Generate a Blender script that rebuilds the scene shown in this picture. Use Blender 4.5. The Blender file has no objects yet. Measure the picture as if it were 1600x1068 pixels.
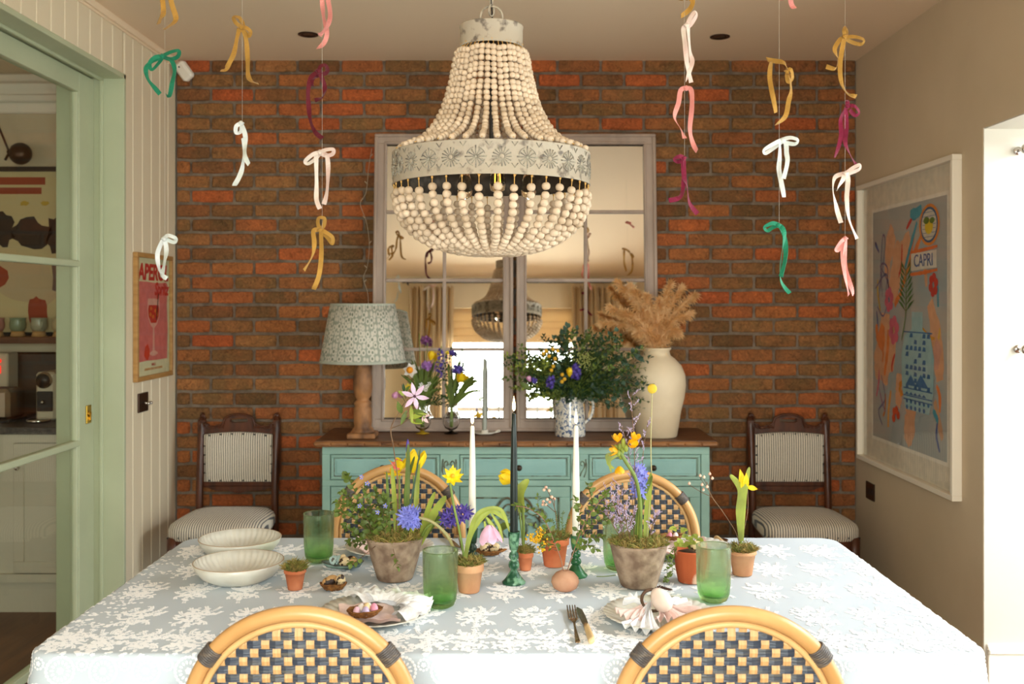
import bpy, bmesh, math, random
from mathutils import Vector, Matrix, Euler
PI = math.pi
rnd = random.Random(7)
sc = bpy.context.scene
COL = sc.collection

# ---------------------------------------------------------------- camera
F = 1555.0; VX = 805.0; VY = 472.0; H = 1.49
cam_d = bpy.data.cameras.new('camera'); cam = bpy.data.objects.new('camera', cam_d); COL.objects.link(cam)
cam.location = (0, 0, H); cam.rotation_euler = (PI/2, 0, 0)
cam_d.sensor_width = 36; cam_d.lens = F/1600*36
cam_d.shift_x = (800-VX)/1600; cam_d.shift_y = (VY-534)/1600
cam_d.dof.use_dof = True; cam_d.dof.focus_distance = 2.6; cam_d.dof.aperture_fstop = 5.0
cam_d.clip_start = 0.02
sc.camera = cam
# ---------------------------------------------------------------- world, lights, exposure
sc.view_settings.view_transform = 'Standard'; sc.view_settings.look = 'None'
sc.view_settings.gamma = 1.0; sc.view_settings.use_curve_mapping = False
sc.view_settings.exposure = 0.42
w = bpy.data.worlds.new('sky'); sc.world = w; w.use_nodes = True
bg = w.node_tree.nodes['Background']; bg.inputs[0].default_value = (0.80, 0.90, 1.0, 1); bg.inputs[1].default_value = 3.0

def area(name, loc, rot, sx, sy, power, col):
    l = bpy.data.lights.new(name, 'AREA'); l.shape = 'RECTANGLE'; l.size = sx; l.size_y = sy
    l.energy = power; l.color = col
    o = bpy.data.objects.new(name, l); COL.objects.link(o); o.location = loc; o.rotation_euler = rot
    return o
area('rear_window_daylight', (0.0, -0.95, 1.65), (PI/2-.38, 0, 0), 2.0, 1.80, 225, (0.98, 0.98, 0.98))
area('bay_window_daylight', (3.45, 2.3, 1.3), (0, PI/2-.35, 0), 1.8, 2.8, 50, (0.98, 0.98, 0.97))
area('bay_overhead_fill', (2.95, 2.3, 2.75), (0, .75, 0), 1.2, 2.6, 150, (0.90, 0.95, 1.0))  # added overhead fill to brighten the tabletop; no rooflight is known there
area('kitchen_fill', (-3.3, 1.0, 1.5), (PI/2, 0, 0), 1.6, 1.2, 13, (1.0, 0.93, 0.80))  # added fill hung inside the kitchen to light it; no window behind it

# ---------------------------------------------------------------- helpers
def P(px, py, Y): return Vector(((px-VX)*Y/F, Y, H-(py-VY)*Y/F))
TZ = 0.754                                     # table top
def T(px, py, z=TZ):
    Y = (H-z)*F/(py-VY); return Vector(((px-VX)*Y/F, Y, z))
def lin(c):
    c = c/255.0
    return c/12.92 if c <= 0.04045 else ((c+0.055)/1.055)**2.4
def rgb(*c): return (lin(c[0]), lin(c[1]), lin(c[2]), 1.0)
def setp(o, label=None, cat=None, group=None, kind=None):
    if label: o['label'] = label
    if cat: o['category'] = cat
    if group: o['group'] = group
    if kind: o['kind'] = kind
    return o
def wmat(o):
    m = Matrix.Identity(4)
    while o is not None:
        m = o.matrix_basis @ m; o = o.parent
    return m
def thing(name, label, cat, loc=(0, 0, 0), rz=0, group=None):
    o = bpy.data.objects.new(name, None); COL.objects.link(o); o.empty_display_size = .05
    o.location = loc; o.rotation_euler = (0, 0, rz)
    return setp(o, label, cat, group)
def dup(root, loc=None, rz=None, label=None, group=None):
    r = root.copy(); COL.objects.link(r)
    if loc is not None: r.location = loc
    if rz is not None: r.rotation_euler = (0, 0, rz)
    if label: r['label'] = label
    if group: r['group'] = group
    for ch in list(root.children):
        c = ch.copy(); COL.objects.link(c); c.parent = r
        for g in list(ch.children):
            d = g.copy(); COL.objects.link(d); d.parent = c
    return r

class MB:
    def __init__(s): s.v = []; s.f = []; s.sm = []; s.mi = []
    def add(s, vs, fs, smooth=True, mi=0, M=None):
        b = len(s.v)
        if M is not None: vs = [M @ Vector(v) for v in vs]
        s.v += [tuple(v) for v in vs]
        for f in fs: s.f.append(tuple(b+i for i in f)); s.sm.append(smooth); s.mi.append(mi)
        return s
    def box(s, c, d, mi=0, M=None, bev=0.0, smooth=False):
        x, y, z = c; a, b, e = d[0]/2, d[1]/2, d[2]/2
        if bev <= 0:
            vs = [(x+i*a, y+j*b, z+k*e) for i in (-1, 1) for j in (-1, 1) for k in (-1, 1)]
            fs = [(0,1,3,2),(4,6,7,5),(0,4,5,1),(2,3,7,6),(0,2,6,4),(1,5,7,3)]
            return s.add(vs, fs, smooth, mi, M)
        # chamfered box: 24 verts
        vs = []; idx = {}
        for i in (-1, 1):
            for j in (-1, 1):
                for k in (-1, 1):
                    for ax in range(3):
                        q = [i*(a-bev), j*(b-bev), k*(e-bev)]
                        q[ax] = (i*a, j*b, k*e)[ax]
                        idx[(i, j, k, ax)] = len(vs); vs.append((x+q[0], y+q[1], z+q[2]))
        fs = []
        def g(*t): return idx[t]
        for sg in (-1, 1):
            o = [( -1,-1),(1,-1),(1,1),(-1,1)]
            fs.append([g(sg, p, q, 0) for p, q in o][::sg])
            fs.append([g(q, sg, p, 1) for p, q in o][::sg])
            fs.append([g(p, q, sg, 2) for p, q in o][::sg])
        for p in (-1, 1):
            for q in (-1, 1):
                fs.append((g(-1,p,q,1), g(1,p,q,1), g(1,p,q,2), g(-1,p,q,2)))
                fs.append((g(p,-1,q,0), g(p,1,q,0), g(p,1,q,2), g(p,-1,q,2)))
                fs.append((g(p,q,-1,0), g(p,q,1,0), g(p,q,1,1), g(p,q,-1,1)))
                for r_ in (-1, 1): fs.append((g(p,q,r_,0), g(p,q,r_,1), g(p,q,r_,2)))
        return s.add(vs, fs, smooth, mi, M)
    def bx(s, x0, x1, y0, y1, z0, z1, mi=0, bev=0.0):
        return s.box(((x0+x1)/2, (y0+y1)/2, (z0+z1)/2), (abs(x1-x0), abs(y1-y0), abs(z1-z0)), mi, None, bev)
    def tube(s, pts, r, n=8, closed=False, mi=0, caps=True, flat=None, M=None):
        pts = [Vector(p) for p in pts]; m = len(pts)
        rr = r if isinstance(r, (list, tuple)) else [r]*m
        tg = []
        for i in range(m):
            if closed: t = pts[(i+1) % m]-pts[i-1]
            else: t = pts[min(i+1, m-1)]-pts[max(i-1, 0)]
            if t.length < 1e-9: t = Vector((0, 0, 1))
            tg.append(t.normalized())
        u = tg[0].orthogonal().normalized(); vs = []
        for i in range(m):
            u = (u - tg[i]*u.dot(tg[i]))
            if u.length < 1e-6: u = tg[i].orthogonal()
            u.normalize(); w_ = tg[i].cross(u)
            for k in range(n):
                a = 2*PI*k/n
                vs.append(pts[i]+(u*math.cos(a)+w_*math.sin(a)*(flat or 1))*rr[i])
        fs = []
        for i in range(m if closed else m-1):
            j = (i+1) % m
            for k in range(n):
                l = (k+1) % n; fs.append((i*n+k, i*n+l, j*n+l, j*n+k))
        if not closed and caps:
            fs.append(tuple(range(n))[::-1]); fs.append(tuple((m-1)*n+k for k in range(n)))
        return s.add(vs, fs, True, mi, M)
    def lathe(s, prof, c=(0, 0, 0), n=32, mi=0, mod=None, M=None, closed=False, smooth=True):
        vs = []; m = len(prof)
        for i, (r, z) in enumerate(prof):
            for k in range(n):
                a = 2*PI*k/n; q = r
                dz = 0
                if mod:
                    q, dz = mod(i, a, r, z)
                    dz -= z
                vs.append((c[0]+q*math.cos(a), c[1]+q*math.sin(a), c[2]+z+dz))
        fs = []
        for i in range(m if closed else m-1):
            j = (i+1) % m
            for k in range(n):
                l = (k+1) % n; fs.append((i*n+k, i*n+l, j*n+l, j*n+k))
        if not closed:
            if prof[0][0] > 1e-5: fs.append(tuple(range(n))[::-1])
            if prof[-1][0] > 1e-5: fs.append(tuple((m-1)*n+k for k in range(n)))
        return s.add(vs, fs, smooth, mi, M)
    def ell(s, c, r, n=12, m=8, mi=0, M=None, fn=None):
        rx, ry, rz = (r, r, r) if not isinstance(r, (tuple, list)) else r
        vs = [(0, 0, -1)]; 
        for i in range(1, m):
            t = PI*i/m
            for k in range(n):
                a = 2*PI*k/n; vs.append((math.sin(t)*math.cos(a), math.sin(t)*math.sin(a), -math.cos(t)))
        vs.append((0, 0, 1)); fs = []
        for k in range(n): fs.append((0, 1+(k+1) % n, 1+k))
        for i in range(m-2):
            for k in range(n):
                l = (k+1) % n; fs.append((1+i*n+k, 1+i*n+l, 1+(i+1)*n+l, 1+(i+1)*n+k))
        e = len(vs)-1; b = 1+(m-2)*n
        for k in range(n): fs.append((b+k, b+(k+1) % n, e))
        if fn: vs = [fn(Vector(v)) for v in vs]
        vs = [Vector((v[0]*rx, v[1]*ry, v[2]*rz)) for v in vs]
        if M is not None: vs = [M @ v for v in vs]
        c = Vector(c)
        return s.add([v+c for v in vs], fs, True, mi)
    def poly(s, pts, thick, axis, mi=0):
        """extrude a polygon of 3-D points along the vector axis*thick"""
        a = Vector(axis)*thick; n = len(pts); p = [Vector(q) for q in pts]
        vs = p+[q+a for q in p]
        fs = [tuple(range(n))[::-1], tuple(range(n, 2*n))]+[(i, (i+1) % n, n+(i+1) % n, n+i) for i in range(n)]
        return s.add(vs, fs, False, mi)
    def leaf(s, b, tip, W, nrm=(0, 0, 1), bend=0.0, n=2, fold=.18, mi=0, shape=0):
        """leaf blade from b to tip: n segments, folded midrib, bent along nrm"""
        b = Vector(b); tip = Vector(tip); d = tip-b; L = d.length
        if L < 1e-6: return s
        d.normalize(); nr = Vector(nrm); nr = nr-d*nr.dot(d)
        if nr.length < 1e-5: nr = d.orthogonal()
        nr.normalize(); sd = d.cross(nr)
        vs = [b]
        for i in range(1, n+1):
            t = i/(n+1)
            if shape == 0: wd = math.sin(PI*t**0.9)
            elif shape == 1: wd = min(1, .62+1.2*t)*(1-t**3)**.6        # strap
            else: wd = math.sin(PI*t**.65)
            c = b+d*L*t+nr*bend*L*math.sin(PI*t)
            up = nr*fold*W*wd
            vs += [c+sd*W/2*wd+up, c, c-sd*W/2*wd+up]
        vs.append(tip)
        e = len(vs)-1; fs = [(0, 1, 2), (0, 2, 3)]
        for i in range(n-1):
            a = 1+3*i; fs += [(a, a+3, a+4, a+1), (a+1, a+4, a+5, a+2)]
        a = 1+3*(n-1); fs += [(a, e, a+1), (a+1, e, a+2)]
        return s.add(vs, fs, True, mi)
    def blade(s, pts, W, nrm=(0, -1, 0), mi=0, fold=.25, prof=None):
        """long strap leaf along a curve"""
        pts = spline(pts, 12); m = len(pts); vs = []
        for i, p in enumerate(pts):
            t = i/(m-1); tg = (pts[min(i+1, m-1)]-pts[max(i-1, 0)]).normalized()
            nr = Vector(nrm); nr = nr-tg*nr.dot(tg)
            nr = nr.normalized() if nr.length > 1e-4 else tg.orthogonal().normalized()
            sd = tg.cross(nr)
            wd = W/2*(prof(t) if prof else min(1, .55+1.3*t)*(1-t**4)**.5)
            wd = max(wd, W*.02)
            vs += [p+sd*wd+nr*fold*wd, p, p-sd*wd+nr*fold*wd]
        fs = []
        for i in range(m-1):
            a = 3*i; fs += [(a, a+3, a+4, a+1), (a+1, a+4, a+5, a+2)]
        return s.add(vs, fs, True, mi)
    def strip(s, pts, W, tw=None, th=.0012, mi=0, view=(0, 1, 0)):
        """ribbon: width lies across the path, turned about it by the twist angle of each point"""
        pts = [Vector(p) for p in pts]; m = len(pts); vs = []
        for i, p in enumerate(pts):
            tg = (pts[min(i+1, m-1)]-pts[max(i-1, 0)]).normalized()
            vw = Vector(view); vw = (vw-tg*vw.dot(tg)).normalized(); sd = tg.cross(vw)
            a = tw[i] if tw else 0
            wv = sd*math.cos(a)+vw*math.sin(a); nv = tg.cross(wv)
            vs += [p+wv*W/2+nv*th/2, p-wv*W/2+nv*th/2, p-wv*W/2-nv*th/2, p+wv*W/2-nv*th/2]
        fs = []
        for i in range(m-1):
            a = 4*i
            for k in range(4): fs.append((a+k, a+(k+1) % 4, a+4+(k+1) % 4, a+4+k))
        fs += [(3, 2, 1, 0), tuple(4*(m-1)+k for k in range(4))]
        return s.add(vs, fs, False, mi)
    def build(s, name, mats, parent=None, label=None, kind=None, local=False):
        me = bpy.data.meshes.new(name)
        vs = s.v
        if parent is not None and not local:
            Mi = wmat(parent).inverted(); vs = [tuple(Mi @ Vector(v)) for v in vs]
        me.from_pydata(vs, [], s.f)
        if not isinstance(mats, (list, tuple)): mats = [mats]
        for m in mats: me.materials.append(m)
        me.polygons.foreach_set('use_smooth', s.sm); me.polygons.foreach_set('material_index', s.mi)
        me.update()
        o = bpy.data.objects.new(name, me); COL.objects.link(o)
        if parent is not None: o.parent = parent
        return setp(o, label, None, None, kind)

def recalc(o):
    bm = bmesh.new(); bm.from_mesh(o.data); bmesh.ops.recalc_face_normals(bm, faces=bm.faces); bm.to_mesh(o.data); bm.free(); return o
def spline(pts, n=8, closed=False):
    """Catmull-Rom resampling, n segments per span"""
    p = [Vector(q) for q in pts]; m = len(p)
    if m == 2: return [p[0].lerp(p[1], i/n) for i in range(n+1)]
    out = []
    for i in range(m if closed else m-1):
        if closed: a, b, c, d = p[i-1], p[i], p[(i+1) % m], p[(i+2) % m]
        else: a, b, c, d = p[max(i-1, 0)], p[i], p[i+1], p[min(i+2, m-1)]
        for k in range(n):
            t = k/n; out.append(.5*((2*b)+(c-a)*t+(2*a-5*b+4*c-d)*t*t+(3*b-a-3*c+d)*t**3))
    if not closed: out.append(p[-1])
    return out
def rv(k=1.0): return Vector((rnd.uniform(-k, k), rnd.uniform(-k, k), rnd.uniform(-k, k)))
def solo(name, mb, m, label, cat, group=None, loc=None):
    o = mb.build(name, m)
    return setp(o, label, cat, group)

# ---------------------------------------------------------------- materials
def N(nt, t, **kw):
    n = nt.nodes.new(t)
    for k, v in kw.items():
        if k[0] == 'i' and k[1:].isdigit(): n.inputs[int(k[1:])].default_value = v
        else: setattr(n, k, v)
    return n
def ramp(nt, stops, interp='LINEAR'):
    n = nt.nodes.new('ShaderNodeValToRGB'); n.color_ramp.interpolation = interp
    e = n.color_ramp.elements
    while len(e) < len(stops): e.new(.5)
    for i, (p, c) in enumerate(stops): e[i].position = p; e[i].color = c
    return n
MATS = {}
def mat(name, c, rough=.5, c2=None, scale=8, detail=3, bump=0.0, bscale=None, metal=0.0, spec=None, sheen=0.0,
        trans=0.0, ior=1.45, sss=0.0, stretch=None, emit=None, lo=.35, hi=.65, rand=0.0, coord='Object', translucent=0.0):
    if name in MATS: return MATS[name]
    m = bpy.data.materials.new(name); m.use_nodes = True; nt = m.node_tree; L = nt.links
    b = nt.nodes['Principled BSDF']
    b.inputs['Base Color'].default_value = c; b.inputs['Roughness'].default_value = rough
    b.inputs['Metallic'].default_value = metal; b.inputs['IOR'].default_value = ior
    b.inputs['Transmission Weight'].default_value = trans
    if spec is not None: b.inputs['Specular IOR Level'].default_value = spec
    if sheen: b.inputs['Sheen Weight'].default_value = sheen
    if sss:
        b.inputs['Subsurface Weight'].default_value = sss; b.inputs['Subsurface Radius'].default_value = (.01, .006, .004)
    if emit:
        b.inputs['Emission Color'].default_value = emit[0]; b.inputs['Emission Strength'].default_value = emit[1]
    tc = nt.nodes.new('ShaderNodeTexCoord'); src = tc.outputs[coord]
    if stretch:
        mp = nt.nodes.new('ShaderNodeMapping'); mp.inputs['Scale'].default_value = stretch; L.new(src, mp.inputs[0]); src = mp.outputs[0]
    out = None
    if c2 is not None:
        no = N(nt, 'ShaderNodeTexNoise'); no.inputs['Scale'].default_value = scale; no.inputs['Detail'].default_value = detail
        L.new(src, no.inputs['Vector']); r = ramp(nt, [(lo, c), (hi, c2)]); L.new(no.outputs[0], r.inputs[0]); out = r.outputs[0]
        L.new(out, b.inputs['Base Color'])
    if rand:
        oi = nt.nodes.new('ShaderNodeObjectInfo'); ge = nt.nodes.new('ShaderNodeNewGeometry')
        ad = N(nt, 'ShaderNodeMath', operation='ADD'); fr = N(nt, 'ShaderNodeMath', operation='FRACT')
        L.new(oi.outputs['Random'], ad.inputs[0]); L.new(ge.outputs['Random Per Island'], ad.inputs[1]); L.new(ad.outputs[0], fr.inputs[0])
        hs = nt.nodes.new('ShaderNodeHueSaturation'); mr = nt.nodes.new('ShaderNodeMapRange')
        mr.inputs['To Min'].default_value = 1-rand; mr.inputs['To Max'].default_value = 1+rand
        L.new(fr.outputs[0], mr.inputs[0]); L.new(mr.outputs[0], hs.inputs['Value'])
        if out: L.new(out, hs.inputs['Color'])
        else: hs.inputs['Color'].default_value = c
        L.new(hs.outputs[0], b.inputs['Base Color']); out = hs.outputs[0]
    if bump:
        nb = N(nt, 'ShaderNodeTexNoise'); nb.inputs['Scale'].default_value = bscale or scale*3; nb.inputs['Detail'].default_value = 4
        L.new(src, nb.inputs['Vector']); bp = nt.nodes.new('ShaderNodeBump'); bp.inputs['Strength'].default_value = bump
        bp.inputs['Distance'].default_value = .01; L.new(nb.outputs[0], bp.inputs['Height']); L.new(bp.outputs[0], b.inputs['Normal'])
    if translucent:
        tr = nt.nodes.new('ShaderNodeBsdfTranslucent'); tr.inputs[0].default_value = c
        if out: L.new(out, tr.inputs[0])
        mx = nt.nodes.new('ShaderNodeMixShader'); mx.inputs[0].default_value = translucent
        o_ = nt.nodes['Material Output']; L.new(b.outputs[0], mx.inputs[1]); L.new(tr.outputs[0], mx.inputs[2]); L.new(mx.outputs[0], o_.inputs[0])
    MATS[name] = m; return m
def pane_glass(name='pane_glass', tint=(.93, .96, .93, 1)):
    if name in MATS: return MATS[name]
    m = bpy.data.materials.new(name); m.use_nodes = True; nt = m.node_tree; nt.nodes.clear(); L = nt.links
    o = nt.nodes.new('ShaderNodeOutputMaterial'); tr = N(nt, 'ShaderNodeBsdfTransparent'); tr.inputs[0].default_value = tint
    gl = N(nt, 'ShaderNodeBsdfGlossy'); gl.inputs['Roughness'].default_value = .02
    fr = N(nt, 'ShaderNodeFresnel'); fr.inputs[0].default_value = 1.5
    ge = N(nt, 'ShaderNodeNewGeometry'); iv = N(nt, 'ShaderNodeMath', operation='SUBTRACT'); iv.inputs[0].default_value = 1; L.new(ge.outputs['Backfacing'], iv.inputs[1])
    fm = N(nt, 'ShaderNodeMath', operation='MULTIPLY'); L.new(fr.outputs[0], fm.inputs[0]); L.new(iv.outputs[0], fm.inputs[1])
    mx = nt.nodes.new('ShaderNodeMixShader'); L.new(fm.outputs[0], mx.inputs[0]); L.new(tr.outputs[0], mx.inputs[1]); L.new(gl.outputs[0], mx.inputs[2]); L.new(mx.outputs[0], o.inputs[0])
    MATS[name] = m; return m

def brick_material():
    m = bpy.data.materials.new('brick'); m.use_nodes = True; nt = m.node_tree; L = nt.links; b = nt.nodes['Principled BSDF']
    oi = nt.nodes.new('ShaderNodeObjectInfo'); ge = nt.nodes.new('ShaderNodeNewGeometry')
    ad = N(nt, 'ShaderNodeMath', operation='ADD'); fr = N(nt, 'ShaderNodeMath', operation='FRACT')
    L.new(oi.outputs['Random'], ad.inputs[0]); L.new(ge.outputs['Random Per Island'], ad.inputs[1]); L.new(ad.outputs[0], fr.inputs[0])
    base = ramp(nt, [(0, rgb(96, 70, 44)), (.14, rgb(136, 100, 62)), (.28, rgb(108, 78, 50)), (.42, rgb(148, 104, 64)),
                     (.54, rgb(116, 80, 52)), (.66, rgb(164, 100, 56)), (.78, rgb(138, 88, 54)), (.88, rgb(172, 92, 50)), (1, rgb(170, 82, 46))])
    L.new(fr.outputs[0], base.inputs[0])
    mp = nt.nodes.new('ShaderNodeMapping'); mp.inputs['Scale'].default_value = (1, 1, 1)
    L.new(ge.outputs['Position'], mp.inputs[0])
    n1 = N(nt, 'ShaderNodeTexNoise'); n1.inputs['Scale'].default_value = 9; n1.inputs['Detail'].default_value = 4; L.new(mp.outputs[0], n1.inputs['Vector'])
    r1 = ramp(nt, [(.38, rgb(100, 76, 48)), (.62, rgb(176, 98, 56))]); L.new(n1.outputs[0], r1.inputs[0])
    mx = N(nt, 'ShaderNodeMix', data_type='RGBA'); mx.inputs[0].default_value = .22; L.new(base.outputs[0], mx.inputs[6]); L.new(r1.outputs[0], mx.inputs[7])
    n2 = N(nt, 'ShaderNodeTexNoise'); n2.inputs['Scale'].default_value = 45; n2.inputs['Detail'].default_value = 5; n2.inputs['Distortion'].default_value = 1.5; L.new(mp.outputs[0], n2.inputs['Vector'])
    r2 = ramp(nt, [(.30, (.50, .48, .45, 1)), (.44, (.92, .92, .90, 1)), (.58, (1.16, 1.15, 1.10, 1)), (.74, (1.75, 1.68, 1.5, 1))]); L.new(n2.outputs[0], r2.inputs[0])
    mu = N(nt, 'ShaderNodeMix', data_type='RGBA', blend_type='MULTIPLY'); mu.inputs[0].default_value = .75; L.new(mx.outputs[2], mu.inputs[6]); L.new(r2.outputs[0], mu.inputs[7])
    L.new(mu.outputs[2], b.inputs['Base Color']); b.inputs['Roughness'].default_value = .9
    b.inputs['Specular IOR Level'].default_value = .2
    n3 = N(nt, 'ShaderNodeTexNoise'); n3.inputs['Scale'].default_value = 60; n3.inputs['Detail'].default_value = 5; n3.inputs['Distortion'].default_value = 1.0; L.new(mp.outputs[0], n3.inputs['Vector'])
    bp = nt.nodes.new('ShaderNodeBump'); bp.inputs['Strength'].default_value = .8; bp.inputs['Distance'].default_value = .006
    L.new(n3.outputs[0], bp.inputs['Height']); L.new(bp.outputs[0], b.inputs['Normal'])
    return m
def stripe_material(name, c1, c2, n, duty=.35, axis=0):
    m = bpy.data.materials.new(name); m.use_nodes = True; nt = m.node_tree; L = nt.links; b = nt.nodes['Principled BSDF']
    tc = nt.nodes.new('ShaderNodeTexCoord'); sx = nt.nodes.new('ShaderNodeSeparateXYZ'); L.new(tc.outputs['Object'], sx.inputs[0])
    no = N(nt, 'ShaderNodeTexNoise'); no.inputs['Scale'].default_value = 6; L.new(tc.outputs['Object'], no.inputs['Vector'])
    ma = N(nt, 'ShaderNodeMath', operation='MULTIPLY_ADD'); ma.inputs[1].default_value = .008; L.new(no.outputs[0], ma.inputs[0]); L.new(sx.outputs[axis], ma.inputs[2])
    mu = N(nt, 'ShaderNodeMath', operation='MULTIPLY'); mu.inputs[1].default_value = n; L.new(ma.outputs[0], mu.inputs[0])
    fr = N(nt, 'ShaderNodeMath', operation='FRACT'); L.new(mu.outputs[0], fr.inputs[0])
    r = ramp(nt, [(0, c2), (duty*.8, c2), (duty, c1), (.93, c1), (1, c2)]); L.new(fr.outputs[0], r.inputs[0])
    L.new(r.outputs[0], b.inputs['Base Color']); b.inputs['Roughness'].default_value = .9; b.inputs['Sheen Weight'].default_value = .2
    b.inputs['Specular IOR Level'].default_value = .2
    return m

M_wall = mat('plaster_warm', rgb(204, 184, 154), .85, rgb(198, 178, 148), scale=3, bump=.03, bscale=120)
M_ceil = mat('ceiling_paint', rgb(240, 216, 184), .9)
M_reveal = mat('reveal_paint', rgb(208, 200, 186), .7)
M_skirt = mat('skirting_white', rgb(240, 232, 218), .45)
M_board = mat('beadboard_paint', rgb(230, 214, 184), .5, bump=.03, bscale=40)
M_green = mat('sage_green_paint', rgb(188, 193, 160), .42, rgb(182, 187, 154), scale=5)
M_brick = brick_material()
M_mortar = mat('mortar', rgb(138, 120, 102), .95, rgb(108, 92, 76), scale=20, bump=.6, bscale=150)
M_floor = mat('oak_floor', rgb(120, 76, 44), .4, rgb(92, 56, 32), scale=3, stretch=(6, .6, 1), bump=.08)
M_iron = mat('black_iron', rgb(40, 34, 30), .5, metal=.6)
M_brass = mat('brass', rgb(190, 150, 60), .3, metal=1.0)
M_chrome = mat('chrome', rgb(205, 200, 195), .18, metal=1.0)
# ================================================================ ROOM
XL, XR, YB, ZC = -1.762, 1.772, 5.17, 2.745
def struct(name, mb, m, parent=None):
    o = mb.build(name, m, parent)
    if parent is None: o['kind'] = 'structure'
    return o
m = MB(); m.bx(-4.6, 3.3, -2.0, 5.6, -.06, 0); struct('floor', m, M_floor)
m = MB(); m.bx(XL-.3, 2.9, -1.75, 5.4, ZC, ZC+.1); struct('ceiling', m, M_ceil)
# brick wall
m = MB(); m.bx(XL, XR, 5.178, 5.40, 0, ZC); wall_back = struct('wall_back', m, M_mortar)
def brick_mesh(L, Hh, seed):
    r = random.Random(seed); m = MB(); d = .016
    def j(k=.0012): return r.uniform(-k, k)
    vs = []
    for (x, z) in ((-1, -1), (1, -1), (1, 1), (-1, 1)): vs.append((x*L/2+j(), d, z*Hh/2+j()))
    ring = []
    c = .006
    for (x, z) in ((-1, -1), (0, -1), (1, -1), (1, 0), (1, 1), (0, 1), (-1, 1), (-1, 0)):
        kx = L/2-(c*.5 if abs(x)+abs(z) == 2 else 0)*1; kz = Hh/2-(c*.5 if abs(x)+abs(z) == 2 else 0)
        ring.append((x*kx+j(), .005+j(.001), z*kz+j()))
    front = []
    for (x, z) in ((-1, -1), (0, -1), (1, -1), (1, 0), (1, 1), (0, 1), (-1, 1), (-1, 0)):
        front.append((x*(L/2-c)+j(), j(.0015), z*(Hh/2-c)+j()))
    back = [(q[0], d, q[2]) for q in ring]
    V = back+ring+front+[(j(.01), -.001+j(.001), j(.005))]; F_ = []
    for i in range(8):
        k = (i+1) % 8
        F_.append((i, k, 8+k, 8+i)); F_.append((8+i, 8+k, 16+k, 16+i)); F_.append((16+i, 16+k, 24))
    m.add(V, F_, False); return m
FULL = [brick_mesh(.2135, .063, s) for s in range(7)]
full_me = []
for q in FULL:
    o = q.build('brick', M_brick); full_me.append(o.data); bpy.data.objects.remove(o)
cut_me = {}
bricks = []
for k in range(36):
    zc = H-(103+22.6*k-VY)*YB/F
    if zc < .02: break
    x = (330.5 if k % 2 == 0 else 299.6)
    x0 = (x-VX)*YB/F-.225*2 - .005
    while x0 < XR:
        a, b = max(x0+.005, XL+.004), min(x0+.220, XR-.004)
        if b-a > .02: bricks.append(((a+b)/2, zc, b-a))
        x0 += .2251
def bscore(b):
    x, z, L = b
    s = L*10 - abs(x)*.05
    if abs(x) < .70 and .95 < z < 2.33: s -= 50              # behind the mirror
    if z < .30: s -= 30
    if abs(x) < 1.0 and z < .84: s -= 40                     # behind the sideboard
    if 1.1 < abs(x) < 1.7 and z < .45: s -= 8
    return s
bricks.sort(key=bscore, reverse=True)
# every brick a child of the wall; the 300 that show largest singly, the rest joined
rest = MB()
for i, (x, z, L) in enumerate(bricks):
    jy = rnd.uniform(-.0025, .0025); rt = rnd.uniform(-.006, .006)
    if i < 300:
        if L > .2149: me = full_me[i % 7]
        else:
            key = round(L, 2)
            if key not in cut_me:
                o = brick_mesh(L, .063, 50+int(L*1000)).build('brick', M_brick); cut_me[key] = o.data; bpy.data.objects.remove(o)
            me = cut_me[key]
        o = bpy.data.objects.new('brick', me); COL.objects.link(o); o.parent = wall_back
        o.location = (x, 5.166+jy, z); o.rotation_euler = (0, rt, 0)
    else:
        q = FULL[i % 7] if L > .2149 else brick_mesh(L, .063, i)
        rest.add(q.v, q.f, False, 0, Matrix.Translation((x, 5.166+jy, z)) @ Euler((0, rt, 0)).to_matrix().to_4x4())
rest.build('brickwork', M_brick, wall_back, kind='stuff')
# right wall with bay opening (Y 0.9 .. 3.77, to 2.15)
BY0, BY1, BZ = .9, 3.77, 2.15
m = MB(); m.bx(XR, XR+.30, BY1, 5.4, 0, ZC); m.bx(XR, XR+.30, BY0, BY1, BZ, ZC); m.bx(XR, XR+.30, -1.75, BY0, 0, ZC)
wr = struct('wall_right', m, M_wall)
m = MB(); m.bx(XR+.002, 3.2, BY1-.004, BY1+.15, 0, BZ); m.bx(XR+.004, 3.2, BY0-.15, BY0+.004, 0, BZ); m.bx(XR+.004, XR+.34, BY0-.1, BY1+.1, BZ-.004, BZ+.1)
struct('wall_bay', m, M_reveal)
m = MB(); m.bx(XR+.01, 3.1, BY1-.022, BY1-.004, 0, .165, 0, .003); m.bx(XR+.01, 3.1, BY1-.030, BY1-.004, .165, .185, 0, .004); m.bx(XR+.01, 3.1, BY1-.016, BY1-.004, .185, .20, 0, .004)
struct('baseboard_bay', m, M_skirt)
m = MB(); m.bx(XR-.02, XR, 3.78, 5.15, 0, .16, 0, .003); m.bx(XR-.014, XR, 3.78, 5.15, .16, .18, 0, .003); struct('baseboard_right', m, M_wall)
# bay window
m = MB()
for y in (BY0+.02, (BY0+BY1)/2, BY1-.06): m.bx(3.1, 3.16, y, y+.05, .02, BZ)
for z in (.02, 1.0, BZ-.07): m.bx(3.1, 3.16, BY0, BY1, z, z+.06)
for y in (BY0, (BY0+BY1)/2, BY1-.05): m.bx(XR+.3, 3.16, y, y+.05, BZ, BZ+.05)
w2 = struct('window_2', m, M_skirt)
m = MB(); m.bx(3.125, 3.130, BY0, BY1, .02, BZ); m.build('pane', pane_glass(), w2)
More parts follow.
